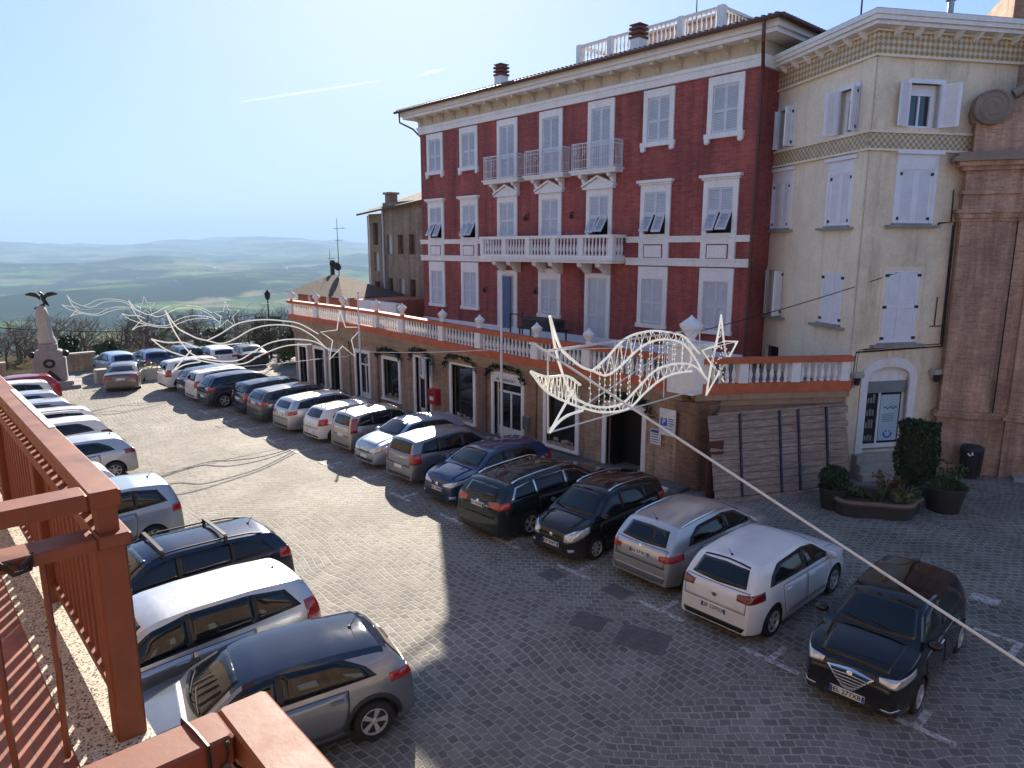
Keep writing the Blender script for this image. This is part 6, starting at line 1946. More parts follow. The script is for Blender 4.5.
def style(base, L=None, W=None, H=None, r=.31, wheels=0, **ov):
    b = dict(BASES[base]); b.update({k: v for k, v in ov.items() if k in b})
    L0, W0, H0, WB0, FO0 = BASES[base]['d']; L = L or L0; W = W or W0; H = H or H0
    fx, fy, fz = L / L0, W / W0, H / H0
    X = lambda c: [(x * fx, z * fz) for x, z in c]; Y = lambda c: [(y * fy, z * fz) for y, z in c]; A = lambda c: [(a, z * fz) for a, z in c]
    c = Car(L, W, H, ov.get('WB', WB0 * fx), ov.get('FO', FO0 * fx), b['top'], b['belt'], r, ov.get('gc', .19), ov.get('roof_w', .70), ov.get('tumble', .93), ov.get('nose', .20), ov.get('tail', .13), ov.get('nose_len', .75), ov.get('tail_len', .5))
    kw = (r, wheels)
    if kw not in WHEELS: WHEELS[kw] = wheel_meshes(r, .2, wheels)
    s = dict(car=c, wheels=WHEELS[kw], dlo=(X(b['dlo'][0]), X(b['dlo'][1])), side_glass=[(X(l), X(h)) for l, h in b['glass']], screen=(Y(b['screen'][0]), Y(b['screen'][1])), rear_glass=(Y(b['rear_glass'][0]), Y(b['rear_glass'][1])),
             headlights=[(A(l), A(h)) for l, h in b['hl']], taillights=[(A(l), A(h)) for l, h in b['tl']], hood=(b['hood'][0] * fx, b['hood'][1] * fx, b['hood'][2] * fy), doors=[(x0 * fx, x1 * fx) for x0, x1 in b['doors']],
             mirror=(b['mirror'][0] * fx, b['mirror'][1] * fz), plates=(b['plates'][0] * fz, b['plates'][1] * fz),
             panels=[(n, m, w, Y(l), Y(h)) for n, m, w, l, h in b['front'] + b['rear']])
    for k in ('sill', 'cladding', 'rub', 'rails', 'bars', 'badges', 'reg', 'tail_m', 'handle_m', 'mirror_m', 'trim_m', 'fogs', 'fog_m', 'slats', 'panel_off', 'antenna', 'roof_m'):
        if k in ov: s[k] = ov[k]
    s['panels'] += ov.get('extra', [])
    return s
PAINT = dict(white=paint('paint_white', (.74, .74, .73), 0, .35), silver=paint('paint_silver', (.50, .50, .50), .75, .34), grey=paint('paint_grey', (.22, .235, .265), .7, .34), dgrey=paint('paint_dark_grey', (.075, .08, .09), .6, .34),
             black=paint('paint_black', (.008, .008, .010), .1, .3), navy=paint('paint_navy', (.008, .014, .042), .35, .3), green=paint('paint_dark_green', (.009, .017, .018), .4, .32), blue=paint('paint_blue', (.022, .055, .15), .5, .32),
             pale=paint('paint_pale_blue', (.33, .41, .50), .7, .34), steel=paint('paint_steel_blue', (.27, .33, .40), .7, .34), red=paint('paint_red', (.30, .012, .015), .2, .3), teal=paint('paint_dark_blue', (.016, .045, .12), .4, .3),
             champagne=paint('paint_champagne', (.42, .40, .36), .7, .34), bronze=paint('paint_bronze_grey', (.14, .125, .12), .6, .34))
def place(o, x, y, deg, label, group=None):
    o.location = (x, y, gz(x)); pitch = 0.0
    # follow the gentle fall of the square
    if x < -9:
        nrm = Vector((-.02, 0, 1)).normalized()
        o.rotation_mode = 'QUATERNION'
        o.rotation_quaternion = Vector((0, 0, 1)).rotation_difference(nrm) @ Matrix.Rotation(R(deg), 3, 'Z').to_quaternion()
    else:
        o.rotation_euler = (0, 0, R(deg))
    tag(o, label, 'car', group)
    return o
RIGHT = 'cars parked along the arcade'; LEFT = 'cars parked below the balcony'; FAR = 'cars at the far end of the square'
bl = 'black_plastic'
# ---- right row, nearest first
lx = style('hatch', 3.84, 1.68, 1.52, .30, 1, reg='EL 277XB', gc=.17, nose=.26, nose_len=.85, tail=.22, tail_len=.8, roof_w=.66,
    hl=[([(24, .66), (36, .61), (60, .74)], [(24, .72), (36, .74), (60, .83)])],
    front=[('grille_frame', 'chrome', 'f', [(-.10, .40), (-.06, .385), (0, .38), (.06, .385), (.10, .40)], [(-.37, .66), (-.2, .685), (0, .705), (.2, .685), (.37, .66)]),
           ('grille', bl, 'f', [(-.085, .43), (0, .41), (.085, .43)], [(-.315, .645), (0, .665), (.315, .645)]), ('intake', bl, 'f', [(-.38, .20), (.38, .20)], [(-.34, .275), (.34, .275)])],
    panel_off={'grille': .012}, slats=[([(-.085, .43), (0, .41), (.085, .43)], [(-.315, .645), (0, .665), (.315, .645)], 5, 'chrome')],
    fogs=[([(26, .27), (40, .28)], [(26, .295), (40, .31)])], fog_m=M['chrome'], badges=[('f', .665, .045, 'chrome')], handle_m=M['chrome'], mirror_m=PAINT['black'], plates=(.315, .6), top=[(-.5, .42), (-.497, .58), (-.485, .66), (-.465, .74), (-.40, .92), (-.36, .962), (-.2, .995), (-.05, 1.0), (.06, .985), (.11, .955), (.29, .695), (.37, .65), (.43, .595), (.475, .52), (.497, .43), (.5, .36)])
place(build_car(lx, 'parked_car', PAINT['black']), -3.98, 12.5, -87, 'glossy black hatchback with chrome shield grille, nearest car of the right row', RIGHT)
po = style('hatch', 4.05, 1.75, 1.46, .32, 0, tail=.2, tail_len=.7, reg='GF 537DX', tail_m=M['tail_dark'], sill=0, badges=[('r', .80, .055, 'chrome')], gc=.18,
    extra=[('bumper_trim', bl, 'r', [(-.60, .23), (.60, .23)], [(-.62, .28), (.62, .28)]), ('spoiler', bl, 't', [(-1.62, -.48), (-1.60, 0), (-1.62, .48)], [(-1.585, -.48), (-1.565, 0), (-1.585, .48)])])
place(build_car(po, 'parked_car', PAINT['white']), -6.6, 13.1, 90, 'clean white hatchback seen from behind, between the black and the silver hatchback', RIGHT)
au = style('hatch', 4.25, 1.77, 1.43, .31, 1, tail=.19, tail_len=.7, reg='EH 571KZ', plates=(.42, .80), rails=(-1.5, .2, .03, 'chrome'), extra=[], badges=[('r', .93, .045, 'chrome')],
    rear=[('bumper_trim', 'grey_metal', 'r', [(-.62, .27), (.62, .27)], [(-.68, .42), (.68, .42)])], tl=[([(27, .76), (38, .75), (56, .78)], [(27, .87), (38, .90), (56, .93)])])
place(build_car(au, 'parked_car', PAINT['silver']), -8.72, 13.65, 90, 'silver hatchback with chrome roof edge, beside the white hatchback', RIGHT)
ma = style('mpv', 3.6, 1.6, 1.54, .28, 1, reg='DP 094TV', rails=(-1.35, .35, .05, 'chrome'), gc=.17, hl=[([(22, .56), (36, .60), (58, .78)], [(22, .72), (36, .84), (58, .92)])], nose=.26, tail=.2, roof_w=.66,
    front=[('grille', bl, 'f', [(-.2, .52), (.2, .52)], [(-.26, .6), (.26, .6)]), ('intake', bl, 'f', [(-.4, .27), (.4, .27)], [(-.46, .37), (.46, .37)])], fogs=[([(28, .33), (36, .33)], [(28, .39), (36, .39)])], badges=[('f', .62, .05, 'chrome')], plates=(.45, .7))
place(build_car(ma, 'parked_car', PAINT['black']), -11.0, 12.95, -90, 'small black tall city car with silver roof rails, its nose toward the square', RIGHT)
wa = style('estate', 4.85, 1.88, 1.56, .34, 0, reg='ZA 402FN', rails=(-1.8, .3, .06, 'chrome'), sill=1, rear_wiper=1, badges=[('r', .97, .05, 'chrome')], trim_m=M['chrome'],
    extra=[('roof_glass', 'car_glass', 't', [(-1.3, -.45), (.25, -.45)], [(-1.3, .45), (.25, .45)])], tl=[([(24, .86), (38, .84), (56, .86)], [(24, .97), (38, 1.0), (56, 1.01)])])
place(build_car(wa, 'parked_car', PAINT['green']), -13.25, 13.15, 90, 'big dark estate car with chrome window line and silver roof rails', RIGHT)
p2 = style('hatch', 4.03, 1.75, 1.47, .31, 1, reg='DL 318VE', gc=.18, hl=[([(16, .60), (34, .62), (64, .80)], [(16, .66), (34, .76), (64, .86)])], nose=.27, nose_len=.9,
    front=[('grille', bl, 'f', [(-.38, .29), (0, .27), (.38, .29)], [(-.46, .44), (0, .48), (.46, .44)])], fogs=[([(30, .30), (40, .31)], [(30, .37), (40, .38)])], badges=[('f', .64, .06, 'chrome')], plates=(.50, .6))
place(build_car(p2, 'parked_car', PAINT['teal']), -15.95, 13.45, -90, 'dark blue hatchback with long swept headlights facing the square', RIGHT)
fu = style('mpv', 4.02, 1.72, 1.53, .30, 1, plates=(.42, .62), rub=1)
place(build_car(fu, 'parked_car', PAINT['grey']), -18.45, 13.75, 90, 'steel grey tall hatchback between the two cars that face the square', RIGHT)
pu = style('hatch', 4.03, 1.69, 1.49, .30, 1, hl=[([(18, .56), (34, .58), (58, .76)], [(18, .66), (34, .76), (58, .86)])], nose=.25)
place(build_car(pu, 'parked_car', PAINT['pale']), -20.75, 13.85, -90, 'pale silver blue hatchback parked with its nose to the square', RIGHT)
pa = style('mpv', 3.54, 1.59, 1.56, .28, 1, roof_w=.80, tail=.06, nose=.12, tl=[([(36, .85), (42, .85), (47, .85)], [(36, 1.38), (42, 1.40), (47, 1.38)])], plates=(.42, .72), rub=1)
place(build_car(pa, 'parked_car', PAINT['champagne']), -23.1, 14.0, 90, 'boxy pale city car with tall upright tail lamps beside the silver blue hatchback', RIGHT)
cl = style('hatch', 3.82, 1.64, 1.42, .29, 1, tail=.2, tail_len=.7, tl=[([(33, .74), (42, .74), (52, .76)], [(33, .98), (42, 1.0), (50, 1.0)])], plates=(.42, .45))
place(build_car(cl, 'parked_car', PAINT['white']), -25.35, 14.05, 90, 'small rounded white hatchback between the boxy city car and the white estate', RIGHT)
ww = style('estate', 4.35, 1.77, 1.5, .31, 1, plates=(.42, .78))
place(build_car(ww, 'parked_car', PAINT['silver']), -27.75, 14.15, 90, 'silver white estate car, third of the pale cars in the right row', RIGHT)
def simple(kind, paintn, x, y, deg, label, group, **kw):
    place(build_car(style(kind, **kw), 'parked_car', PAINT[paintn], detail=False), x, y, deg, label, group)
simple('estate', 'dgrey', -30.5, 14.2, 90, 'dark grey estate next to the silver white estate', RIGHT, L=4.5, H=1.5)
simple('mpv', 'navy', -32.75, 14.2, 90, 'dark blue car with glowing red tail lamp reflection in the right row', RIGHT, L=4.2, H=1.52)
simple('hatch', 'navy', -35.5, 13.6, 90, 'navy crossover with its dark flank clear in the sun', RIGHT, L=4.35, W=1.8, H=1.6, r=.34, cladding=1, gc=.2)
simple('mpv', 'white', -37.6, 13.6, 90, 'white tall car beside the navy crossover', RIGHT, L=4.2, H=1.6)
simple('hatch', 'blue', -39.5, 13.7, 90, 'mid blue hatchback half hidden beyond the white tall car', RIGHT, L=4.1, H=1.5)
simple('mpv', 'white', -42.0, 13.6, 90, 'white off roader standing apart near the far planter', RIGHT, L=4.4, W=1.85, H=1.74, r=.36, gc=.24, cladding=1)
# ---- left row
M['roof_dark'] = paint('roof_dark_blue', (.014, .02, .045), 0, .5)
c3 = style('hatch', 3.99, 1.75, 1.48, .32, 0, cladding=1, sill=1, gc=.2, roof_w=.70, nose=.26, nose_len=.85, tail=.18, tail_len=.7, mirror_m=M['black_plastic'], tl=[([(33, .84), (42, .83), (54, .85)], [(33, .96), (42, .97), (54, .97)])], antenna=-1.25,
    roof_m=(M['roof_dark'], 1.31, -1.75, .9))
place(build_car(c3, 'parked_car', PAINT['grey']), -9.35, 3.6, -102, 'grey hatchback with dark roof and black wheel arch trim, nearest below the balcony', LEFT)
za = style('mpv', 4.47, 1.80, 1.63, .32, 1, tl=[([(36, .80), (43, .79), (52, .82)], [(36, 1.14), (43, 1.16), (50, 1.15)])], antenna=-1.7, rub=0)
place(build_car(za, 'parked_car', PAINT['silver']), -11.75, 3.05, -90, 'silver people carrier between the grey hatchback and the dark estate', LEFT)
es = style('estate', 4.6, 1.78, 1.52, .32, 0, bars=(-.95, .25), rails=(-1.7, .45, .05, bl), tl=[([(34, .80), (42, .79), (52, .82)], [(34, 1.0), (42, 1.0), (50, 1.0)])])
place(build_car(es, 'parked_car', PAINT['navy']), -14.55, 3.75, -90, 'dark navy estate car with black roof bars', LEFT)
mu = style('mpv', 4.0, 1.82, 1.68, .30, 1, tl=[([(37, .80), (43, .8), (50, .82)], [(37, .98), (43, 1.0), (49, .99)])], roof_w=.76)
place(build_car(mu, 'parked_car', PAINT['steel']), -19.15, 3.2, -90, 'steel blue grey tall people carrier with pale roof below the balcony corner', LEFT)
simple('hatch', 'white', -22.2, 2.6, -90, 'white hatchback mostly hidden behind the steel blue people carrier', LEFT, H=1.5)
ha = style('hatch', 4.25, 1.78, 1.45, .31, 1, tail_m=M['tail_dark'])
place(build_car(ha, 'parked_car', PAINT['silver']), -26.2, 3.8, -90, 'pale silver hatchback with dark rear glass in the left row', LEFT)
simple('hatch', 'white', -29.7, 4.0, -90, 'white hatchback second beyond the steel blue people carrier', LEFT, H=1.48, tail_m=M['tail_dark'])
simple('estate', 'white', -32.0, 3.9, -90, 'white estate car with black roof rails in the left row', LEFT, L=4.4, H=1.52, rails=(-1.7, .45, .05, bl))
simple('hatch', 'silver', -34.9, 3.9, -90, 'silver grey hatchback beyond the white estate in the left row', LEFT)
simple('hatch', 'silver', -37.6, 4.0, -90, 'small silver hatchback with red tail lamps before the red car', LEFT, L=3.8)
simple('mpv', 'white', -40.3, 3.7, -90, 'white tall car glimpsed through the balcony rail beside the red car', LEFT)
simple('hatch', 'red', -43.6, 4.7, -90, 'dark red hatchback by the war monument', LEFT)
simple('sedan', 'red', -46.2, 3.0, -90, 'deep red saloon at the far end of the left row', LEFT, L=4.3)
# ---- far end
se = style('sedan', 4.55, 1.80, 1.43, .32, 1)
place(build_car(se, 'parked_car', PAINT['bronze'], False), -45.3, 10.35, 161, 'bronze grey saloon driving alone across the sunlit square', None)
simple('hatch', 'pale', -50.4, 11.0, 184, 'pale blue white hatchback parked at the far parapet', FAR, H=1.55)
simple('hatch', 'blue', -50.4, 13.1, 180, 'blue hatchback behind the stone planter', FAR, H=1.5)
simple('mpv', 'navy', -50.0, 15.1, 178, 'navy people carrier at the far parapet', FAR, L=4.3)
simple('estate', 'white', -49.4, 17.0, 176, 'white estate car at the far end beside the navy people carrier', FAR, L=4.4)
simple('sedan', 'dgrey', -48.8, 18.9, 176, 'dark grey saloon at the far right corner of the square', FAR)
# ------------------------------------------------------------------ comets of light ropes hung across the square (local x runs along the street line, z absolute)
CURVES = dict(
b=[(1.63, 4.53), (2.23, 4.74), (3.08, 5.12), (4.13, 5.18), (5.17, 5.05), (6.02, 4.84), (6.98, 4.29)],
a=[(0.59, 5.04), (1.15, 4.68), (1.63, 4.51), (2.2, 4.33), (2.78, 4.44), (3.67, 4.82), (4.65, 4.91), (5.75, 4.73), (6.68, 4.22), (7.38, 3.56)],
c=[(0.06, 5.84), (0.33, 5.02), (0.79, 4.2), (1.27, 3.85), (2.08, 3.6), (2.94, 3.54), (3.62, 3.83), (4.46, 4.13), (5.52, 4.19), (6.7, 3.97), (7.55, 3.46)],
d=[(-0.58, 4.79), (-0.09, 4.34), (0.61, 3.99), (1.37, 3.69), (2.19, 3.46), (3.18, 3.37), (3.99, 3.65), (5.27, 3.92), (6.56, 3.85)],
e=[(-0.58, 4.79), (-0.01, 4.6), (0.69, 4.52), (1.16, 4.26)],
f=[(0.1, 3.4), (0.79, 4.04), (0.93, 4.18)], g=[(0.1, 3.4), (0.62, 3.63), (1.27, 3.67)], h=[(0.06, 5.84), (0.45, 5.16), (0.86, 4.85)])
STAR = [(8.23, 5.29), (8.51, 4.49), (9.52, 4.39), (8.83, 3.85), (9.02, 2.98), (8.29, 3.58), (7.52, 3.02), (7.74, 3.91), (7.09, 4.38), (8.01, 4.39)]
def spline(p, n=6):
    o = []
    for i in range(len(p) - 1):
        p0, p1, p2, p3 = p[max(0, i - 1)], p[i], p[i + 1], p[min(len(p) - 1, i + 2)]
        for k in range(n):
            t = k / n
            o.append(tuple(.5 * (2 * p1[q] + (p2[q] - p0[q]) * t + (2 * p0[q] - 5 * p1[q] + 4 * p2[q] - p3[q]) * t * t + (3 * p1[q] - p0[q] - 3 * p2[q] + p3[q]) * t ** 3) for q in (0, 1)))
    return o + [p[-1]]
def zat(c, x):
    best = None
    for (a, b), (q, w) in zip(c[:-1], c[1:]):
        if min(a, q) <= x <= max(a, q) and abs(q - a) > 1e-6: best = b + (w - b) * (x - a) / (q - a)
    return best
Zc = 4.2
rc = random.Random(12)
comet = empty('comet_light', (-10.1, 10.08, Zc), math.atan2(6.87, -.9))
S = {k: spline(v) for k, v in CURVES.items()}
ropes = {}; thin = {}
for k, c in S.items():
    mb = MB(); mb.tube([(x, .02 * math.sin(x * 3), z - Zc) for x, z in c], [.029 + .003 * math.sin(i * 1.9) for i in range(len(c))], 6)
    ropes[mb.build('light_rope', M['bulb_rope'], comet, True).name] = k
def hangings(c1, c2, x0, x1, n):
    mb = MB()
    for i in range(n):
        x = x0 + (x1 - x0) * (i + .5) / n + rc.uniform(-.04, .04); a, b = zat(c1, x), zat(c2, x)
        if a is None or b is None: continue
        mb.tube([(x, 0, a - Zc), (x, 0, b - Zc)], .005, 4)
        z = min(a, b)
        while z < max(a, b):
            mb.ball((x + rc.uniform(-.02, .02), rc.uniform(-.02, .02), z - Zc), .02, 5, 4); z += .13
    return mb
mb = hangings(S['b'], S['d'], 1.7, 6.6, 11); mb.build('light_string', M['bulb_rope'], comet)
mb = hangings(S['a'], S['c'], 1.3, 6.7, 10); mb.build('light_string', M['bulb_rope'], comet)
mb = hangings(S['e'], S['d'], -.5, 1.1, 6); mb.build('light_string', M['bulb_rope'], comet)
mb = MB()   # bent wire garlands zigzag between the two tail ropes
for c1, c2, x0, x1 in (('e', 'd', -.5, 1.1), ('b', 'a', 1.8, 6.6), ('c', 'd', 1.3, 6.4)):
    pts = []
    for i in range(26):
        x = x0 + (x1 - x0) * i / 25; q = zat(S[c1] if i % 2 else S[c2], x)
        if q is not None: pts.append((x, .01, q - Zc))
    if len(pts) > 2: mb.tube(pts, .009, 4)
mb.build('wire_garland', M['bulb_rope'], comet)
st = MB(); st.tube([(x, 0, z - Zc) for x, z in STAR], .029, 6, closed=True)
star = st.build('star', M['bulb_rope'], comet)
mb = MB(); cx_, cz_ = 8.28, 4.1
for k in range(70):
    i = rc.randrange(10); a, b = STAR[i], STAR[(i + 1) % 10]; t = rc.random(); q = rc.random() ** .6
    x, z = a[0] + (b[0] - a[0]) * t, a[1] + (b[1] - a[1]) * t
    mb.ball((cx_ + (x - cx_) * q, rc.uniform(-.03, .03), cz_ + (z - cz_) * q - Zc), .022, 5, 4)
for i in range(10): mb.tube([(STAR[i][0], 0, STAR[i][1] - Zc), (STAR[(i + 3) % 10][0], 0, STAR[(i + 3) % 10][1] - Zc)], .009, 4)
mb.build('star_bulbs', M['bulb_rope'], star)
FRM = [(.05, 5.11), (6.97, 4.99), (7.09, 3.25), (.08, 3.39)]
mb = MB()
for i in range(4):
    a, b = FRM[i], FRM[(i + 1) % 4]; mb.tube([(a[0], .04, a[1] - Zc), (b[0], .04, b[1] - Zc)], .02, 6)
for x in (2.6, 5.0): mb.tube([(x, .04, 5.08 - Zc), (x + .04, .04, 3.34 - Zc)], .014, 5)
mb.tube([(6.97, .04, 4.99 - Zc), (.08, .04, 3.46 - Zc)], .017, 6)
mb.build('frame', M['frame_white'], comet)
tag(comet, 'big comet shaped light decoration with star, hung before the arcade corner', 'light decoration', 'comet light decorations over the square')
for (x, y, dz, lab) in ((-29.6, 8.35, -1.05, 'comet light decoration ending in a star at the second pavement pole'), (-44.5, 10.7, -1.05, 'third comet light decoration, before the low tiled house'), (-57.0, 9.9, -1.2, 'farthest comet light decoration beside the eagle monument')):
    far = comet.copy(); col.objects.link(far); far.location = (x, y, Zc + dz); far['label'] = lab
    if x < -40: far.scale = (.7, .7, .7) if x > -50 else (.62, .62, .62)
    for ch in comet.children:      # at this distance only ropes and star can be made out
        kind = ch.name.split('.')[0]
        if kind in ('light_rope', 'star'):
            if ch.name not in thin:
                mb = MB()
                if kind == 'star': mb.tube([(x_, 0, z_ - Zc) for x_, z_ in STAR], .028, 5, closed=True)
                else: mb.tube([(x_, .02 * math.sin(x_ * 3), z_ - Zc) for x_, z_ in S[ropes[ch.name]]], .028, 5)
                thin[ch.name] = mb.mesh(kind, M['bulb_rope'], True)
            put(kind, thin[ch.name], far)

# ------------------------------------------------------------------ cables
def cable(pts, r, m, label, sag=0.0):
    q = []
    for a, b in zip(pts[:-1], pts[1:]):
        for i in range(16):
            t = i / 16; p = Vector(a).lerp(Vector(b), t); p.z -= sag * 4 * t * (1 - t); q.append(p)
    q.append(Vector(pts[-1])); o0 = q[0].copy()
    mb = MB(); mb.tube([p - o0 for p in q], r, 6)
    o = mb.build('cable', m); o.location = o0
    return tag(o, label, 'cable', 'cables strung over the square')
a = Vector((-10.15, 9.75, 5.3)); b = Vector((-1.88, 11.4, 1.43)); d_ = (b - a)
cable([tuple(a + Vector((-.03, -.12, .03))), tuple(a), tuple(a + d_ * 1.33)], .024, M['frame_white'], 'thick white cable slanting down from the big comet over the parked cars')
cable([(-10.15, 9.9, 5.2), (-10.1, 10.1, 5.15), (-10.95, 16.9, 5.0), (-11.75, 17.85, 4.6)], .014, M['frame_white'], 'white stay holding the top of the big comet to the corner pillar')
cable([(-11.8, 17.9, 4.75), (-7.7, 25.25, 6.95)], .014, M['dark_metal'], 'thin dark wire from the corner pillar to the cream house and church', .12)
cable([(-29.6, 8.5, 2.4), (-29.75, 15.6, 2.2), (-29.6, 16.9, 2.35), (-19.35, 16.9, 3.55), (-11.9, 17.3, 4.45)], .014, M['frame_white'], 'pale wire running past the white poles along the arcade front', .08)
cable([(-52, 1.0, 2.6), (-52, 5.4, 2.48), (-52, 12.3, 1.7), (-52, 21.5, 2.4)], .03, M['dark_metal'], 'dark wire stretched across the far end of the square', .05)
cable([(-44.5, 8.3, 3.9), (-44.9, 16.0, 3.8), (-44.2, 20.5, 3.6)], .016, M['frame_white'], 'pale stay of the third comet across the far square')

# ------------------------------------------------------------------ houses at the far left of the terrace
def tiled_roof(mb, x0, x1, y0, y1, z, apex, zz):
    mb.add([(x0, y0, z), (x1, y0, z), (x1, y1, z), (x0, y1, z), *[(p[0], p[1], zz) for p in apex]], [(0, 1, 5, 4), (1, 2, 5), (2, 3, 4, 5), (3, 0, 4), (3, 2, 1, 0)])
LO = (-42.5, 22, -.6)
low = empty('low_house', LO); tag(low, 'low terracotta house with a hipped tile roof left of the terrace', 'building')
hl = [(-46.8, -45.9, .3, 1.9), (-44.6, -43.7, .3, 1.9), (-42.3, -41.4, .3, 1.9), (-40.2, -39.2, -.4, 1.8)]
mb = MB(); wall_with_holes(mb, -47.3, -38.62, -1.2, 2.85, hl, 21.8, 22.2); shift(mb, LO).build('wall', M['tan_brick'], low)
mb = MB(); mb.box(-47.3, -46.95, 22.21, 27, -1.2, 2.85); mb.box(-47.3, -36, 27.01, 27.3, -1.2, 4.0); mb.box(-46.9, -38.7, 22.6, 22.7, -1, 2.8); shift(mb, LO).build('inner_wall', M['tan_brick'], low)
mb = MB(); mb.box(-47.3, -36.6, 22.25, 26.99, 2.86, 4.08); shift(mb, LO).build('upper_wall', M['terracotta_wall'], low)
mb = MB()
for x in (-45.4, -42.8, -40.2, -37.6): mb.box(x - .16, x + .16, 22.17, 22.249, 2.86, 4.08)
shift(mb, LO).build('white_pier', M['white_trim'], low)
mb = MB(); tiled_roof(mb, -48.0, -39.6, 21.6, 26.4, 4.12, [(-45.6, 24.0), (-44.6, 24.0)], 5.35); shift(mb, LO).build('roof', M['roof_tile'], low)
mb = MB(); mb.tube([(-47.2, 25.0, 4.5), (-47.2, 25.0, 6.0)], .14, 8); mb.lathe([(.2, 5.95), (.24, 6.05), (.2, 6.25), (.08, 6.35)], 8, (-47.2, 25.0, 0)); shift(mb, LO).build('chimney', M['dark_metal'], low)
mb = MB(); mb.box(-38.5, -34.3, 22.0, 22.3, 2.95, 4.1); o = mb.build('parapet', M['white_trim']); tag(o, 'pinkish white parapet wall closing the left end of the terrace', 'wall')
aerial('a', -45.0, 24.3, 5.3, 3.9, 'tall aerial with dish on the low tiled house', [(3.2, .8, 4, R(30)), (2.4, .5, 3, R(60))], True)
aerial('a', -48.5, 25.5, 4.2, 2.9, 'short thin aerial left of the low house chimney', [(2.2, .6, 3, R(10))])
OO = (-39, 26, 0)
och = empty('ochre_house', OO); tag(och, 'old ochre brick house with small dark windows left of the red palazzo', 'building')
hl = []
for x in (-41.1, -39.75, -38.45, -36.9, -35.4):
    for z0, z1 in ((6.8, 8.05), (4.0, 5.2), (1.2, 2.6)): hl.append((x - .32, x + .32, z0, z1))
mb = MB(); wall_with_holes(mb, -41.8, -34.2, -1, 10.15, hl, 26, 26.35); shift(mb, OO).build('wall', M['ochre_brick'], och)
h2 = [(-43.65, -42.95, 7.4, 8.9), (-43.6, -42.95, 5.6, 6.9), (-43.6, -42.9, 3.6, 4.9), (-42.55, -42.1, 7.4, 8.8), (-42.6, -42.1, 3.6, 4.8)]
mb = MB(); wall_with_holes(mb, -44.15, -41.802, -1.2, 9.5, h2, 26.3, 26.65); shift(mb, OO).build('wing_wall', M['ochre_brick'], och)
mb = MB(); mb.box(-44.1, -34.2, 26.9, 27.0, -1, 9.4); mb.box(-44.15, -43.85, 26.66, 36, -1.2, 9.5); mb.box(-43.8, -34.2, 35.7, 36, -1, 9.8); shift(mb, OO).build('inner_wall', M['dark_room'], och)
mb = MB()
for (a, b, c, d) in hl + [(q[0], q[1], q[2], q[3]) for q in h2]: mb.box(a + .03, b - .03, 26.2 if a > -41.8 else 26.5, 26.24 if a > -41.8 else 26.54, c, d)
for k, (a, b, c, d) in enumerate(hl + h2):
    m1 = MB(); y = 26.2 if a > -41.8 else 26.5; m1.box(a, b, y, y + .05, c, d); shift(m1, OO).build('shutter', M['gutter'] if k % 4 else M['shutter'], och)
mb = MB(); mb.add([(-44.6, 25.6, 9.5), (-34.2, 25.4, 10.25), (-34.2, 31, 12.1), (-43.5, 31, 11.4), (-44.6, 25.6, 9.38), (-34.2, 25.4, 10.13), (-34.2, 31, 11.9), (-43.5, 31, 11.2), (-34.2, 36.5, 10), (-44.6, 36.5, 9.5)], [(0, 1, 2, 3), (7, 6, 5, 4), (0, 4, 5, 1), (0, 3, 7, 4), (2, 8, 9, 3)])
shift(mb, OO).build('roof', M['roof_tile'], och)
mb = MB(); mb.box(-42.1, -41.5, 26.4, 27.0, 9.6, 10.7); mb.box(-42.2, -41.4, 26.3, 27.1, 10.72, 10.86); shift(mb, OO).build('chimney', M['ochre_brick'], och)
mb = MB(); mb.tube([(-41.75, 25.93, 9.9), (-41.75, 25.93, 3)], .07, 6); mb.tube([(-44.1, 26.2, 9.4), (-44.1, 26.2, 0)], .06, 6); shift(mb, OO).build('downpipe', M['shutter'], och)

# ------------------------------------------------------------------ far end of the square
def wall_piece(name, x0, x1, y0, y1, h, m, label, cap=None):
    o = empty(name, ((x0 + x1) / 2, (y0 + y1) / 2, gz(x0)))
    mb = MB(); mb.box(-(x1 - x0) / 2, (x1 - x0) / 2, -(y1 - y0) / 2, (y1 - y0) / 2, -.4, h); mb.build('wall', M[m], o)
    mb = MB(); mb.bbox(-(x1 - x0) / 2 - .06, (x1 - x0) / 2 + .06, -(y1 - y0) / 2 - .04, (y1 - y0) / 2 + .04, h + .002, h + .1, .02); mb.build('coping', M[cap or 'stone'], o)
    return tag(o, label, 'wall', 'parapet walls at the end of the square')
wall_piece('parapet', -54.2, -53.8, -12, 5.6, .95, 'tan_brick', 'brick parapet with pale coping left of the eagle monument')
wall_piece('parapet', -54.2, -53.8, 8.9, 10.6, 1.15, 'tan_brick', 'short brick parapet just right of the eagle monument')
wall_piece('parapet', -54.2, -53.8, 10.7, 30, .8, 'grey_stone', 'long grey parapet behind the far parked cars', 'grey_stone')
mo = empty('eagle_monument', (-47.9, 7.1, gz(-47.9)), R(-12)); mo.scale = (.85, .85, .80)
tag(mo, 'stone war monument crowned by a bronze eagle with spread wings', 'monument')
mb = MB(); mb.bbox(-1.6, 1.5, -1.7, 1.7, 0, .28, .03); mb.bbox(-1.2, 1.15, -1.3, 1.3, .281, .55, .03); mb.build('step', M['grey_stone'], mo)
mb = MB(); mb.bbox(-.7, .75, -.95, .95, .551, 2.2, .08); mb.bbox(-.6, .65, -.8, .8, 2.201, 2.75, .1); mb.bbox(-.45, .5, -.55, .55, 2.751, 3.3, .12); mb.build('pedestal', M['grey_stone'], mo)
mb = MB(); rk = random.Random(6); prof = [(.56, 3.3), (.49, 3.7), (.44, 4.2), (.39, 4.8), (.36, 5.3), (.32, 5.7), (.2, 5.95)]
rows = []
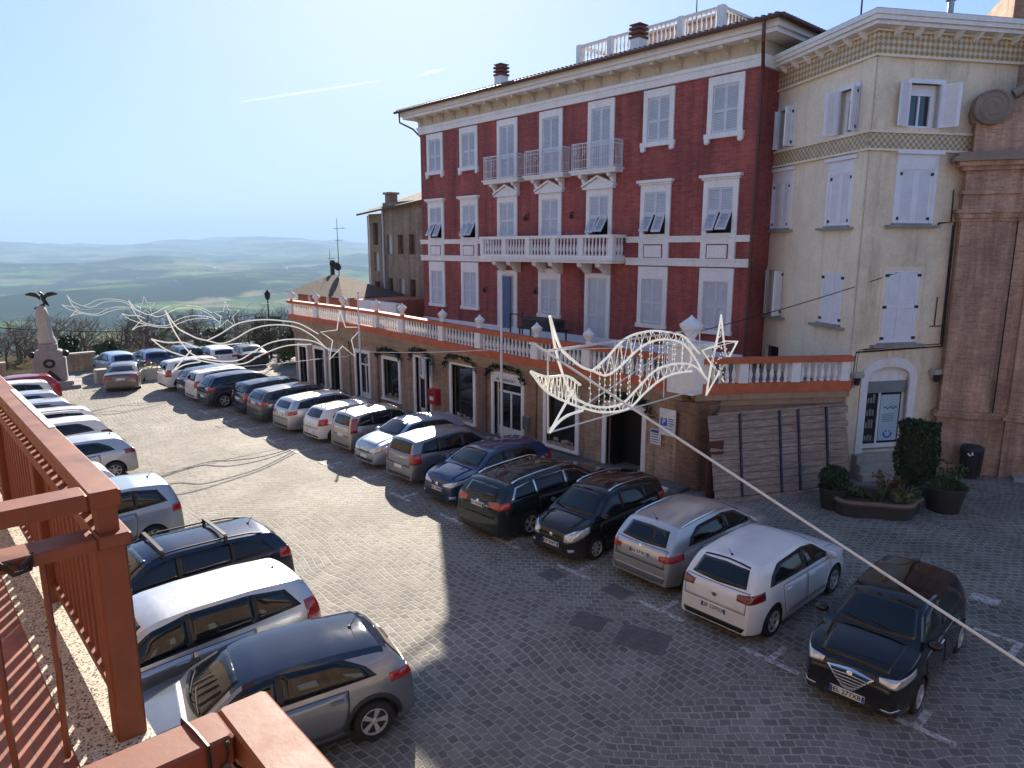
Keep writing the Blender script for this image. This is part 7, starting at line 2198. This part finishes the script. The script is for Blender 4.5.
for r, h in prof: rows.append([((r * (1 + .16 * rk.uniform(-1, 1))) * math.cos(a * .5236), (r * (1 + .16 * rk.uniform(-1, 1))) * math.sin(a * .5236) - .05 * (h - 3.3), h) for a in range(12)])
vs = [p for r in rows for p in r]; mb.add(vs, [(i * 12 + j, i * 12 + (j + 1) % 12, (i + 1) * 12 + (j + 1) % 12, (i + 1) * 12 + j) for i in range(6) for j in range(12)] + [tuple(range(72, 84))]); mb.build('rock_column', M['stone'], mo)
mb = MB(); mb.tube([(.78, .27 * math.cos(a * .42), 1.85 + .25 * math.sin(a * .42)) for a in range(15)], .09, 6, closed=True); mb.build('wreath', M['eagle'], mo)
mb = MB(); mb.prism([(-.62, .6), (0, 1.4), (.62, .6), (.35, .6), (0, 1.0), (-.35, .6)], .76, .86, plane='yz'); mb.prism([(-.2, .6), (0, .85), (.2, .6)], .76, .85, plane='yz'); mb.build('relief', M['eagle'], mo)
for y in (-.95, .95):
    mb = MB(); mb.ball((.1, y, 2.45), .24, 8, 6); mb.build('boss', M['eagle'], mo)
mb = MB()   # eagle: body, head, tail, wings with feathered trailing edge
mb.tube([(0, .35, 5.9), (0, .22, 6.1), (0, .1, 6.35), (0, .05, 6.6), (0, .02, 6.78), (0, -.08, 6.86), (0, -.2, 6.82)], [.04, .12, .15, .13, .08, .08, .02], 8)
for sg in (-1, 1):
    le = [(0, .08 * sg, 6.6), (.02, .3 * sg, 6.85), (.03, .6 * sg, 6.9), (0, .95 * sg, 6.76)]
    te = [(-.02, .1 * sg, 6.3), (-.02, .3 * sg, 6.52), (-.03, .58 * sg, 6.62), (-.02, .86 * sg, 6.68)]
    mb.grid([le, te, [(x - .05, y, z) for x, y, z in te], [(x - .05, y, z) for x, y, z in le], le])
mb.tube([(0, .1, 6.2), (0, .02, 5.9)], .06, 6)
eg = mb.build('eagle', M['eagle'], mo, True)
mb = MB(); mb.tube([(.1, -.5, 5.75), (0, .1, 6.0)], [.05, .14], 6); mb.build('branch', M['eagle'], mo)
mb = MB(); mb.bbox(-.35, .35, -.4, .4, 0, .85, .04); o = mb.build('stone_block', M['stone']); o.location = (-47.4, 9.6, gz(-47.4)); tag(o, 'pale stone block standing beside the eagle monument steps', 'block')
# stone planter with plants behind the saloon
o = empty('stone_planter', (-46.9, 12.55, gz(-46.9))); tag(o, 'long grey stone planter with low plants behind the bronze saloon', 'planter')
mb = MB(); mb.bbox(-.5, .5, -1.25, 1.25, 0, .72, .04); mb.bbox(-.54, .54, -1.29, 1.29, .6, .70, .02); mb.build('trough', M['stone'], o)
mb = MB(); leaf_ball(rp, mb, (0, 0, .75), .4, 1.15, .28, 260, .1); mb.build('foliage', M['leaf_pale'], o, fix=False)
o = empty('traffic_cone', (-46.2, 14.2, gz(-46))); tag(o, 'small orange traffic marker at the end of the stone planter', 'cone')
mb = MB(); mb.lathe([(.16, .04), (.06, .45), (.04, .5)], 10); mb.build('body', M['orange_plastic'], o, True); mb = MB(); mb.bbox(-.2, .2, -.2, .2, 0, .04, .01); mb.build('base', M['orange_plastic'], o)

def street_lamp(x, y, h, label):
    o = empty('street_lamp', (x, y, gz(x))); tag(o, label, 'street lamp', 'street lamps at the far end')
    mb = MB(); mb.tube([(0, 0, 0), (0, 0, 1), (0, 0, h)], [.1, .07, .045], 8); mb.build('post', M['dark_metal'], o, True)
    mb = MB(); mb.lathe([(.06, h), (.18, h + .12), (.22, h + .42), (.26, h + .44), (.1, h + .62), (.03, h + .75)], 8); mb.build('lantern', M['dark_metal'], o)
street_lamp(-50.5, 21.4, 4.3, 'dark lantern lamp post rising left of the low tiled house')
street_lamp(-53, 7.0 - 1.9, 4.4, 'dark lamp post to the left behind the eagle monument')

# ------------------------------------------------------------------ trees
def bare_tree(name, h, seed, m, twig=3, spread=.62, dens=1.0):
    rg = random.Random(seed); o = empty(name)
    mb = MB(); cb = MB()
    def grow(p, d, l, r, k):
        n = 3; pts = [p]; dd = d.copy()
        for i in range(n):
            dd = (dd + Vector((rg.gauss(0, .12), rg.gauss(0, .12), rg.gauss(.05, .08)))).normalized(); pts.append(pts[-1] + dd * l / n)
        (mb if k == 0 else cb).tube(pts, [r, r * .88, r * .76, r * .62], 5 if k < 2 else 3, cap=False)
        if k >= twig: return
        for i in range(rg.randint(3, 4) if k else rg.randint(4, 6)):
            t = rg.uniform(.35, 1.0); j = min(int(t * n), n - 1); q = pts[j].lerp(pts[j + 1], t * n - j)
            a = Vector((rg.gauss(0, 1), rg.gauss(0, 1), rg.gauss(.25, .7))).normalized()
            grow(q, (dd * (1 - spread) + a * spread).normalized(), l * rg.uniform(.55, .8), r * .5, k + 1)
    grow(Vector((0, 0, -.4)), Vector((0, 0, 1)), h * .45, h * .02, 0)
    mb.build('trunk', m, o, True, fix=False); cb.build('crown', m, o, False, fix=False)
    return o
def leafy_tree(name, h, seed, m, n=1500, leaf=.16, shape=1.0):
    rg = random.Random(seed); o = empty(name)
    mb = MB(); mb.tube([(0, 0, -.5), (.05, 0, h * .3), (0, .05, h * .75)], [h * .03, h * .022, h * .008], 6); cb = MB()
    for i in range(9):
        a = rg.random() * 6.28; z = h * rg.uniform(.3, .85); r = h * .24 * (1.15 - abs(z / h - .5)) * shape
        c = (r * .75 * math.cos(a), r * .75 * math.sin(a), z); mb.tube([(0, 0, z * .7), c], [.05, .02], 4)
        leaf_ball(rg, cb, c, r * .8, r * .8, r * .75, n // 9, leaf)
    mb.build('trunk', M['bark'], o, True, fix=False); cb.build('crown', m, o, fix=False)
    return o
rt_ = random.Random(77)
protos = [bare_tree('bare_tree', 9.0 + k, 100 + k, M['bark'] if k % 2 else M['bark_pale'], 4 if k < 3 else 3) for k in range(5)]
used = set()
GB = 'bare trees on the slope beyond the parapet'
for i in range(125):
    ang = R(rt_.uniform(149, 180)); d = 61 + 50 * rt_.random() ** 1.3
    x, y = d * math.cos(ang), d * math.sin(ang)
    if x > -57: continue
    k = rt_.randrange(5); z = ground_h(x, y)
    o = protos[k] if k not in used else copy_tree(protos[k]); used.add(k)
    top = rt_.uniform(-.8, 2.4)
    s = max(.35, (top - z) / (9.0 + k)); o.location = (x, y, z); o.rotation_euler = (0, 0, rt_.random() * 6.28); o.scale = (s, s, s) if s > .6 else (s * 1.3, s * 1.3, s)
    tag(o, 'leafless brown tree on the slope beyond the far parapet', 'tree', GB)
for (x, y, h, seed, lab) in ((-56.3, 14.0, 4.2, 31, 'round dense leafless tree behind the blue car at the parapet'), (-56.0, 16.6, 4.4, 32, 'round dense leafless tree behind the navy people carrier')):
    o = bare_tree('bare_tree', h, seed, M['bark'], 4, .8); o.location = (x, y, gz(-54)); tag(o, lab, 'tree')
for k, (x, y, h, m, lab) in enumerate([(-48.5, 22.6, 3.2, 'leaf_dark', 'dark evergreen shrub tree before the end of the low house'), (-51.0, 24.8, 4.6, 'leaf_dark', 'dark evergreen tree left of the low tiled house'), (-53.4, 22.5, 3.0, 'leaf_mid', 'mid green bush behind the far lamp post'), (-46.3, 20.9, 1.9, 'leaf_pale', 'bright yellow green shrub near the third comet'),
        (-57.5, 2.5, 3.2, 'leaf_mid', 'green bush beyond the parapet left of the monument'), (-58, 9.5, 2.6, 'leaf_dark', 'dark bush right behind the eagle monument'), (-57.5, 12, 2.0, 'leaf_mid', 'low olive bush behind the short brick parapet'), (-57, 19.5, 2.6, 'leaf_mid', 'green bush behind the far right parked cars'), (-60, 5.2, 4.2, 'leaf_dark', 'slim dark conifer beyond the parapet by the monument')]):
    o = leafy_tree('evergreen_shrub', h, 200 + k, M[m], 900, .15, .6 if 'slim' in lab else 1.1); o.location = (x, y, gz(x) if x > -54 else gz(-54) - .4); tag(o, lab, 'shrub')
for k, (x, y, h) in enumerate([(-47.6, 20.6, 4.6), (-49.4, 22.0, 5.2), (-51.5, 20.4, 4.8), (-49.9, 24.2, 5.4), (-53.2, 23.4, 5.0), (-55.5, 19.0, 4.6)]):
    o = bare_tree('bare_tree', h, 60 + k, M['bark'], 4, .75); o.location = (x, y, gz(max(x, -54)))
    tag(o, 'dense leafless brown tree in the clump left of the low tiled house', 'tree', 'bare trees clumped left of the low house')
# low wood on the slope reads as one mass
mb = MB()
for i in range(5200):
    ang = R(rt_.uniform(147, 186)); d = rt_.uniform(70, 190); x, y = d * math.cos(ang), d * math.sin(ang); z = ground_h(x, y)
    h = rt_.uniform(.6, 3.2); a = rt_.random() * 3.14; w = rt_.uniform(.3, .8)
    for q in range(3):
        p = Vector((x + rt_.gauss(0, w), y + rt_.gauss(0, w), z + h * rt_.random())); u = Vector((rt_.gauss(0, 1), rt_.gauss(0, 1), rt_.gauss(0, 1))).normalized() * w * .8; v_ = Vector((rt_.gauss(0, 1), rt_.gauss(0, 1), rt_.gauss(.5, 1))).normalized() * w * .6
        mb.add([p - u, p - v_, p + u, p + v_], [(0, 1, 2, 3)])
tag(mb.build('undergrowth', M['leaf_dry'], None, fix=False), kind='stuff')

# ------------------------------------------------------------------ houses far down in the valley
rv = random.Random(9)
M['far_wall'] = plaster_mat('far_house_wall', (.76, .72, .66), (.45, .4, .34), .2, .3)
M['far_roof'] = mat('far_house_roof', (.30, .16, .10), .9, 0, .3, .3)
hp_ = []
for k in range(3):
    w, l, h = (10, 14, 6), (18, 30, 7), (9, 11, 8)
    w, l, h = ((10, 14, 6), (22, 40, 7), (9, 11, 8))[k]
    o = empty('valley_house'); mb = MB(); mb.box(-w / 2, w / 2, -l / 2, l / 2, -4, h); mb.build('wall', M['far_wall'], o)
    mb = MB(); mb.add([(-w / 2 - .5, -l / 2 - .5, h), (w / 2 + .5, -l / 2 - .5, h), (w / 2 + .5, l / 2 + .5, h), (-w / 2 - .5, l / 2 + .5, h), (0, -l / 2 + 2, h + w * .28), (0, l / 2 - 2, h + w * .28)], [(0, 1, 4), (1, 2, 5, 4), (2, 3, 5), (3, 0, 4, 5), (3, 2, 1, 0)]); mb.build('roof', M['far_roof'] if k != 1 else M['far_wall'], o); hp_.append(o)
first = [True] * 3
for i in range(120):
    ang = R(rv.uniform(150, 178) if i % 3 else rv.uniform(158, 166)); d = rv.uniform(650, 2300) if i < 100 else rv.uniform(3000, 5200)
    x, y = d * math.cos(ang), d * math.sin(ang); k = rv.randrange(3)
    o = hp_[k] if first[k] else copy_tree(hp_[k]); first[k] = False
    o.location = (x, y, ground_h(x, y)); o.rotation_euler = (0, 0, rv.random() * 3.14); o.scale = (.75, .6, .85)
    tag(o, 'tiny pale house far down in the hazy valley', 'house', 'far houses scattered in the valley')

# ------------------------------------------------------------------ two old contrails high over the valley
def contrail(p0, p1, r, label, seed):
    m, t, p = nt_new('contrail_vapour')
    v = coords(t, 'World', (.0012, .0012, .0012)); n1 = noise_n(t, v, 1.0 + seed, 5, .7)
    p.inputs['Base Color'].default_value = (.8, .8, .8, 1); p.inputs['Roughness'].default_value = 1; p.inputs['Specular IOR Level'].default_value = 0
    lw = N(t, 'ShaderNodeLayerWeight'); lw.inputs['Blend'].default_value = .35
    f = N(t, 'ShaderNodeMath', operation='SUBTRACT'); f.inputs[0].default_value = 1.0; t.links.new(lw.outputs['Facing'], f.inputs[1])
    f3 = N(t, 'ShaderNodeMath', operation='MULTIPLY'); t.links.new(f.outputs[0], f3.inputs[0]); t.links.new(f.outputs[0], f3.inputs[1])
    g = N(t, 'ShaderNodeMath', operation='MULTIPLY'); t.links.new(f3.outputs[0], g.inputs[0]); t.links.new(ramp(t, n1, [(.35, (.03,) * 3), (.7, (.20,) * 3)]), g.inputs[1])
    tl_ = N(t, 'ShaderNodeBsdfTranslucent'); tl_.inputs[0].default_value = (.9, .9, .9, 1); df = N(t, 'ShaderNodeBsdfDiffuse'); df.inputs[0].default_value = (.9, .9, .9, 1)
    ad = N(t, 'ShaderNodeMixShader'); t.links.new(df.outputs[0], ad.inputs[1]); t.links.new(tl_.outputs[0], ad.inputs[2]); ad.inputs[0].default_value = .6
    tr = N(t, 'ShaderNodeBsdfTransparent'); mx = N(t, 'ShaderNodeMixShader'); t.links.new(g.outputs[0], mx.inputs[0]); t.links.new(tr.outputs[0], mx.inputs[1]); t.links.new(ad.outputs[0], mx.inputs[2])
    t.links.new(mx.outputs[0], t.nodes['Material Output'].inputs['Surface'])
    a, b = Vector(p0), Vector(p1); pts = [a.lerp(b, i / 24) - a for i in range(25)]
    mb = MB(); mb.tube(pts, [max(2, r * math.sin(math.pi * (i + .3) / 24.6) ** .7) for i in range(25)], 14)
    o = mb.build('contrail', m, None, True); o.location = a
    tag(o, label, 'contrail')
contrail((-27900, 11100, 5400), (-25400, 16000, 6500), 60, 'long faint contrail slanting over the hills', 0)
contrail((-24600, 17100, 6700), (-24000, 18000, 7000), 80, 'short bright contrail above the palazzo chimney', 1)

# ------------------------------------------------------------------ air between here and the hills
hz = bpy.data.materials.new('haze_air'); hz.use_nodes = True
t = hz.node_tree; t.nodes.clear()
out = t.nodes.new('ShaderNodeOutputMaterial'); pv_ = t.nodes.new('ShaderNodeVolumePrincipled')
pv_.inputs['Color'].default_value = (.50, .74, 1.0, 1); pv_.inputs['Density'].default_value = 1.4e-04; pv_.inputs['Anisotropy'].default_value = 0.0
t.links.new(pv_.outputs[0], out.inputs['Volume'])
mb = MB(); mb.box(-20500, 20500, -20500, 20500, -420, 620)
tag(mb.build('haze', hz), kind='stuff')
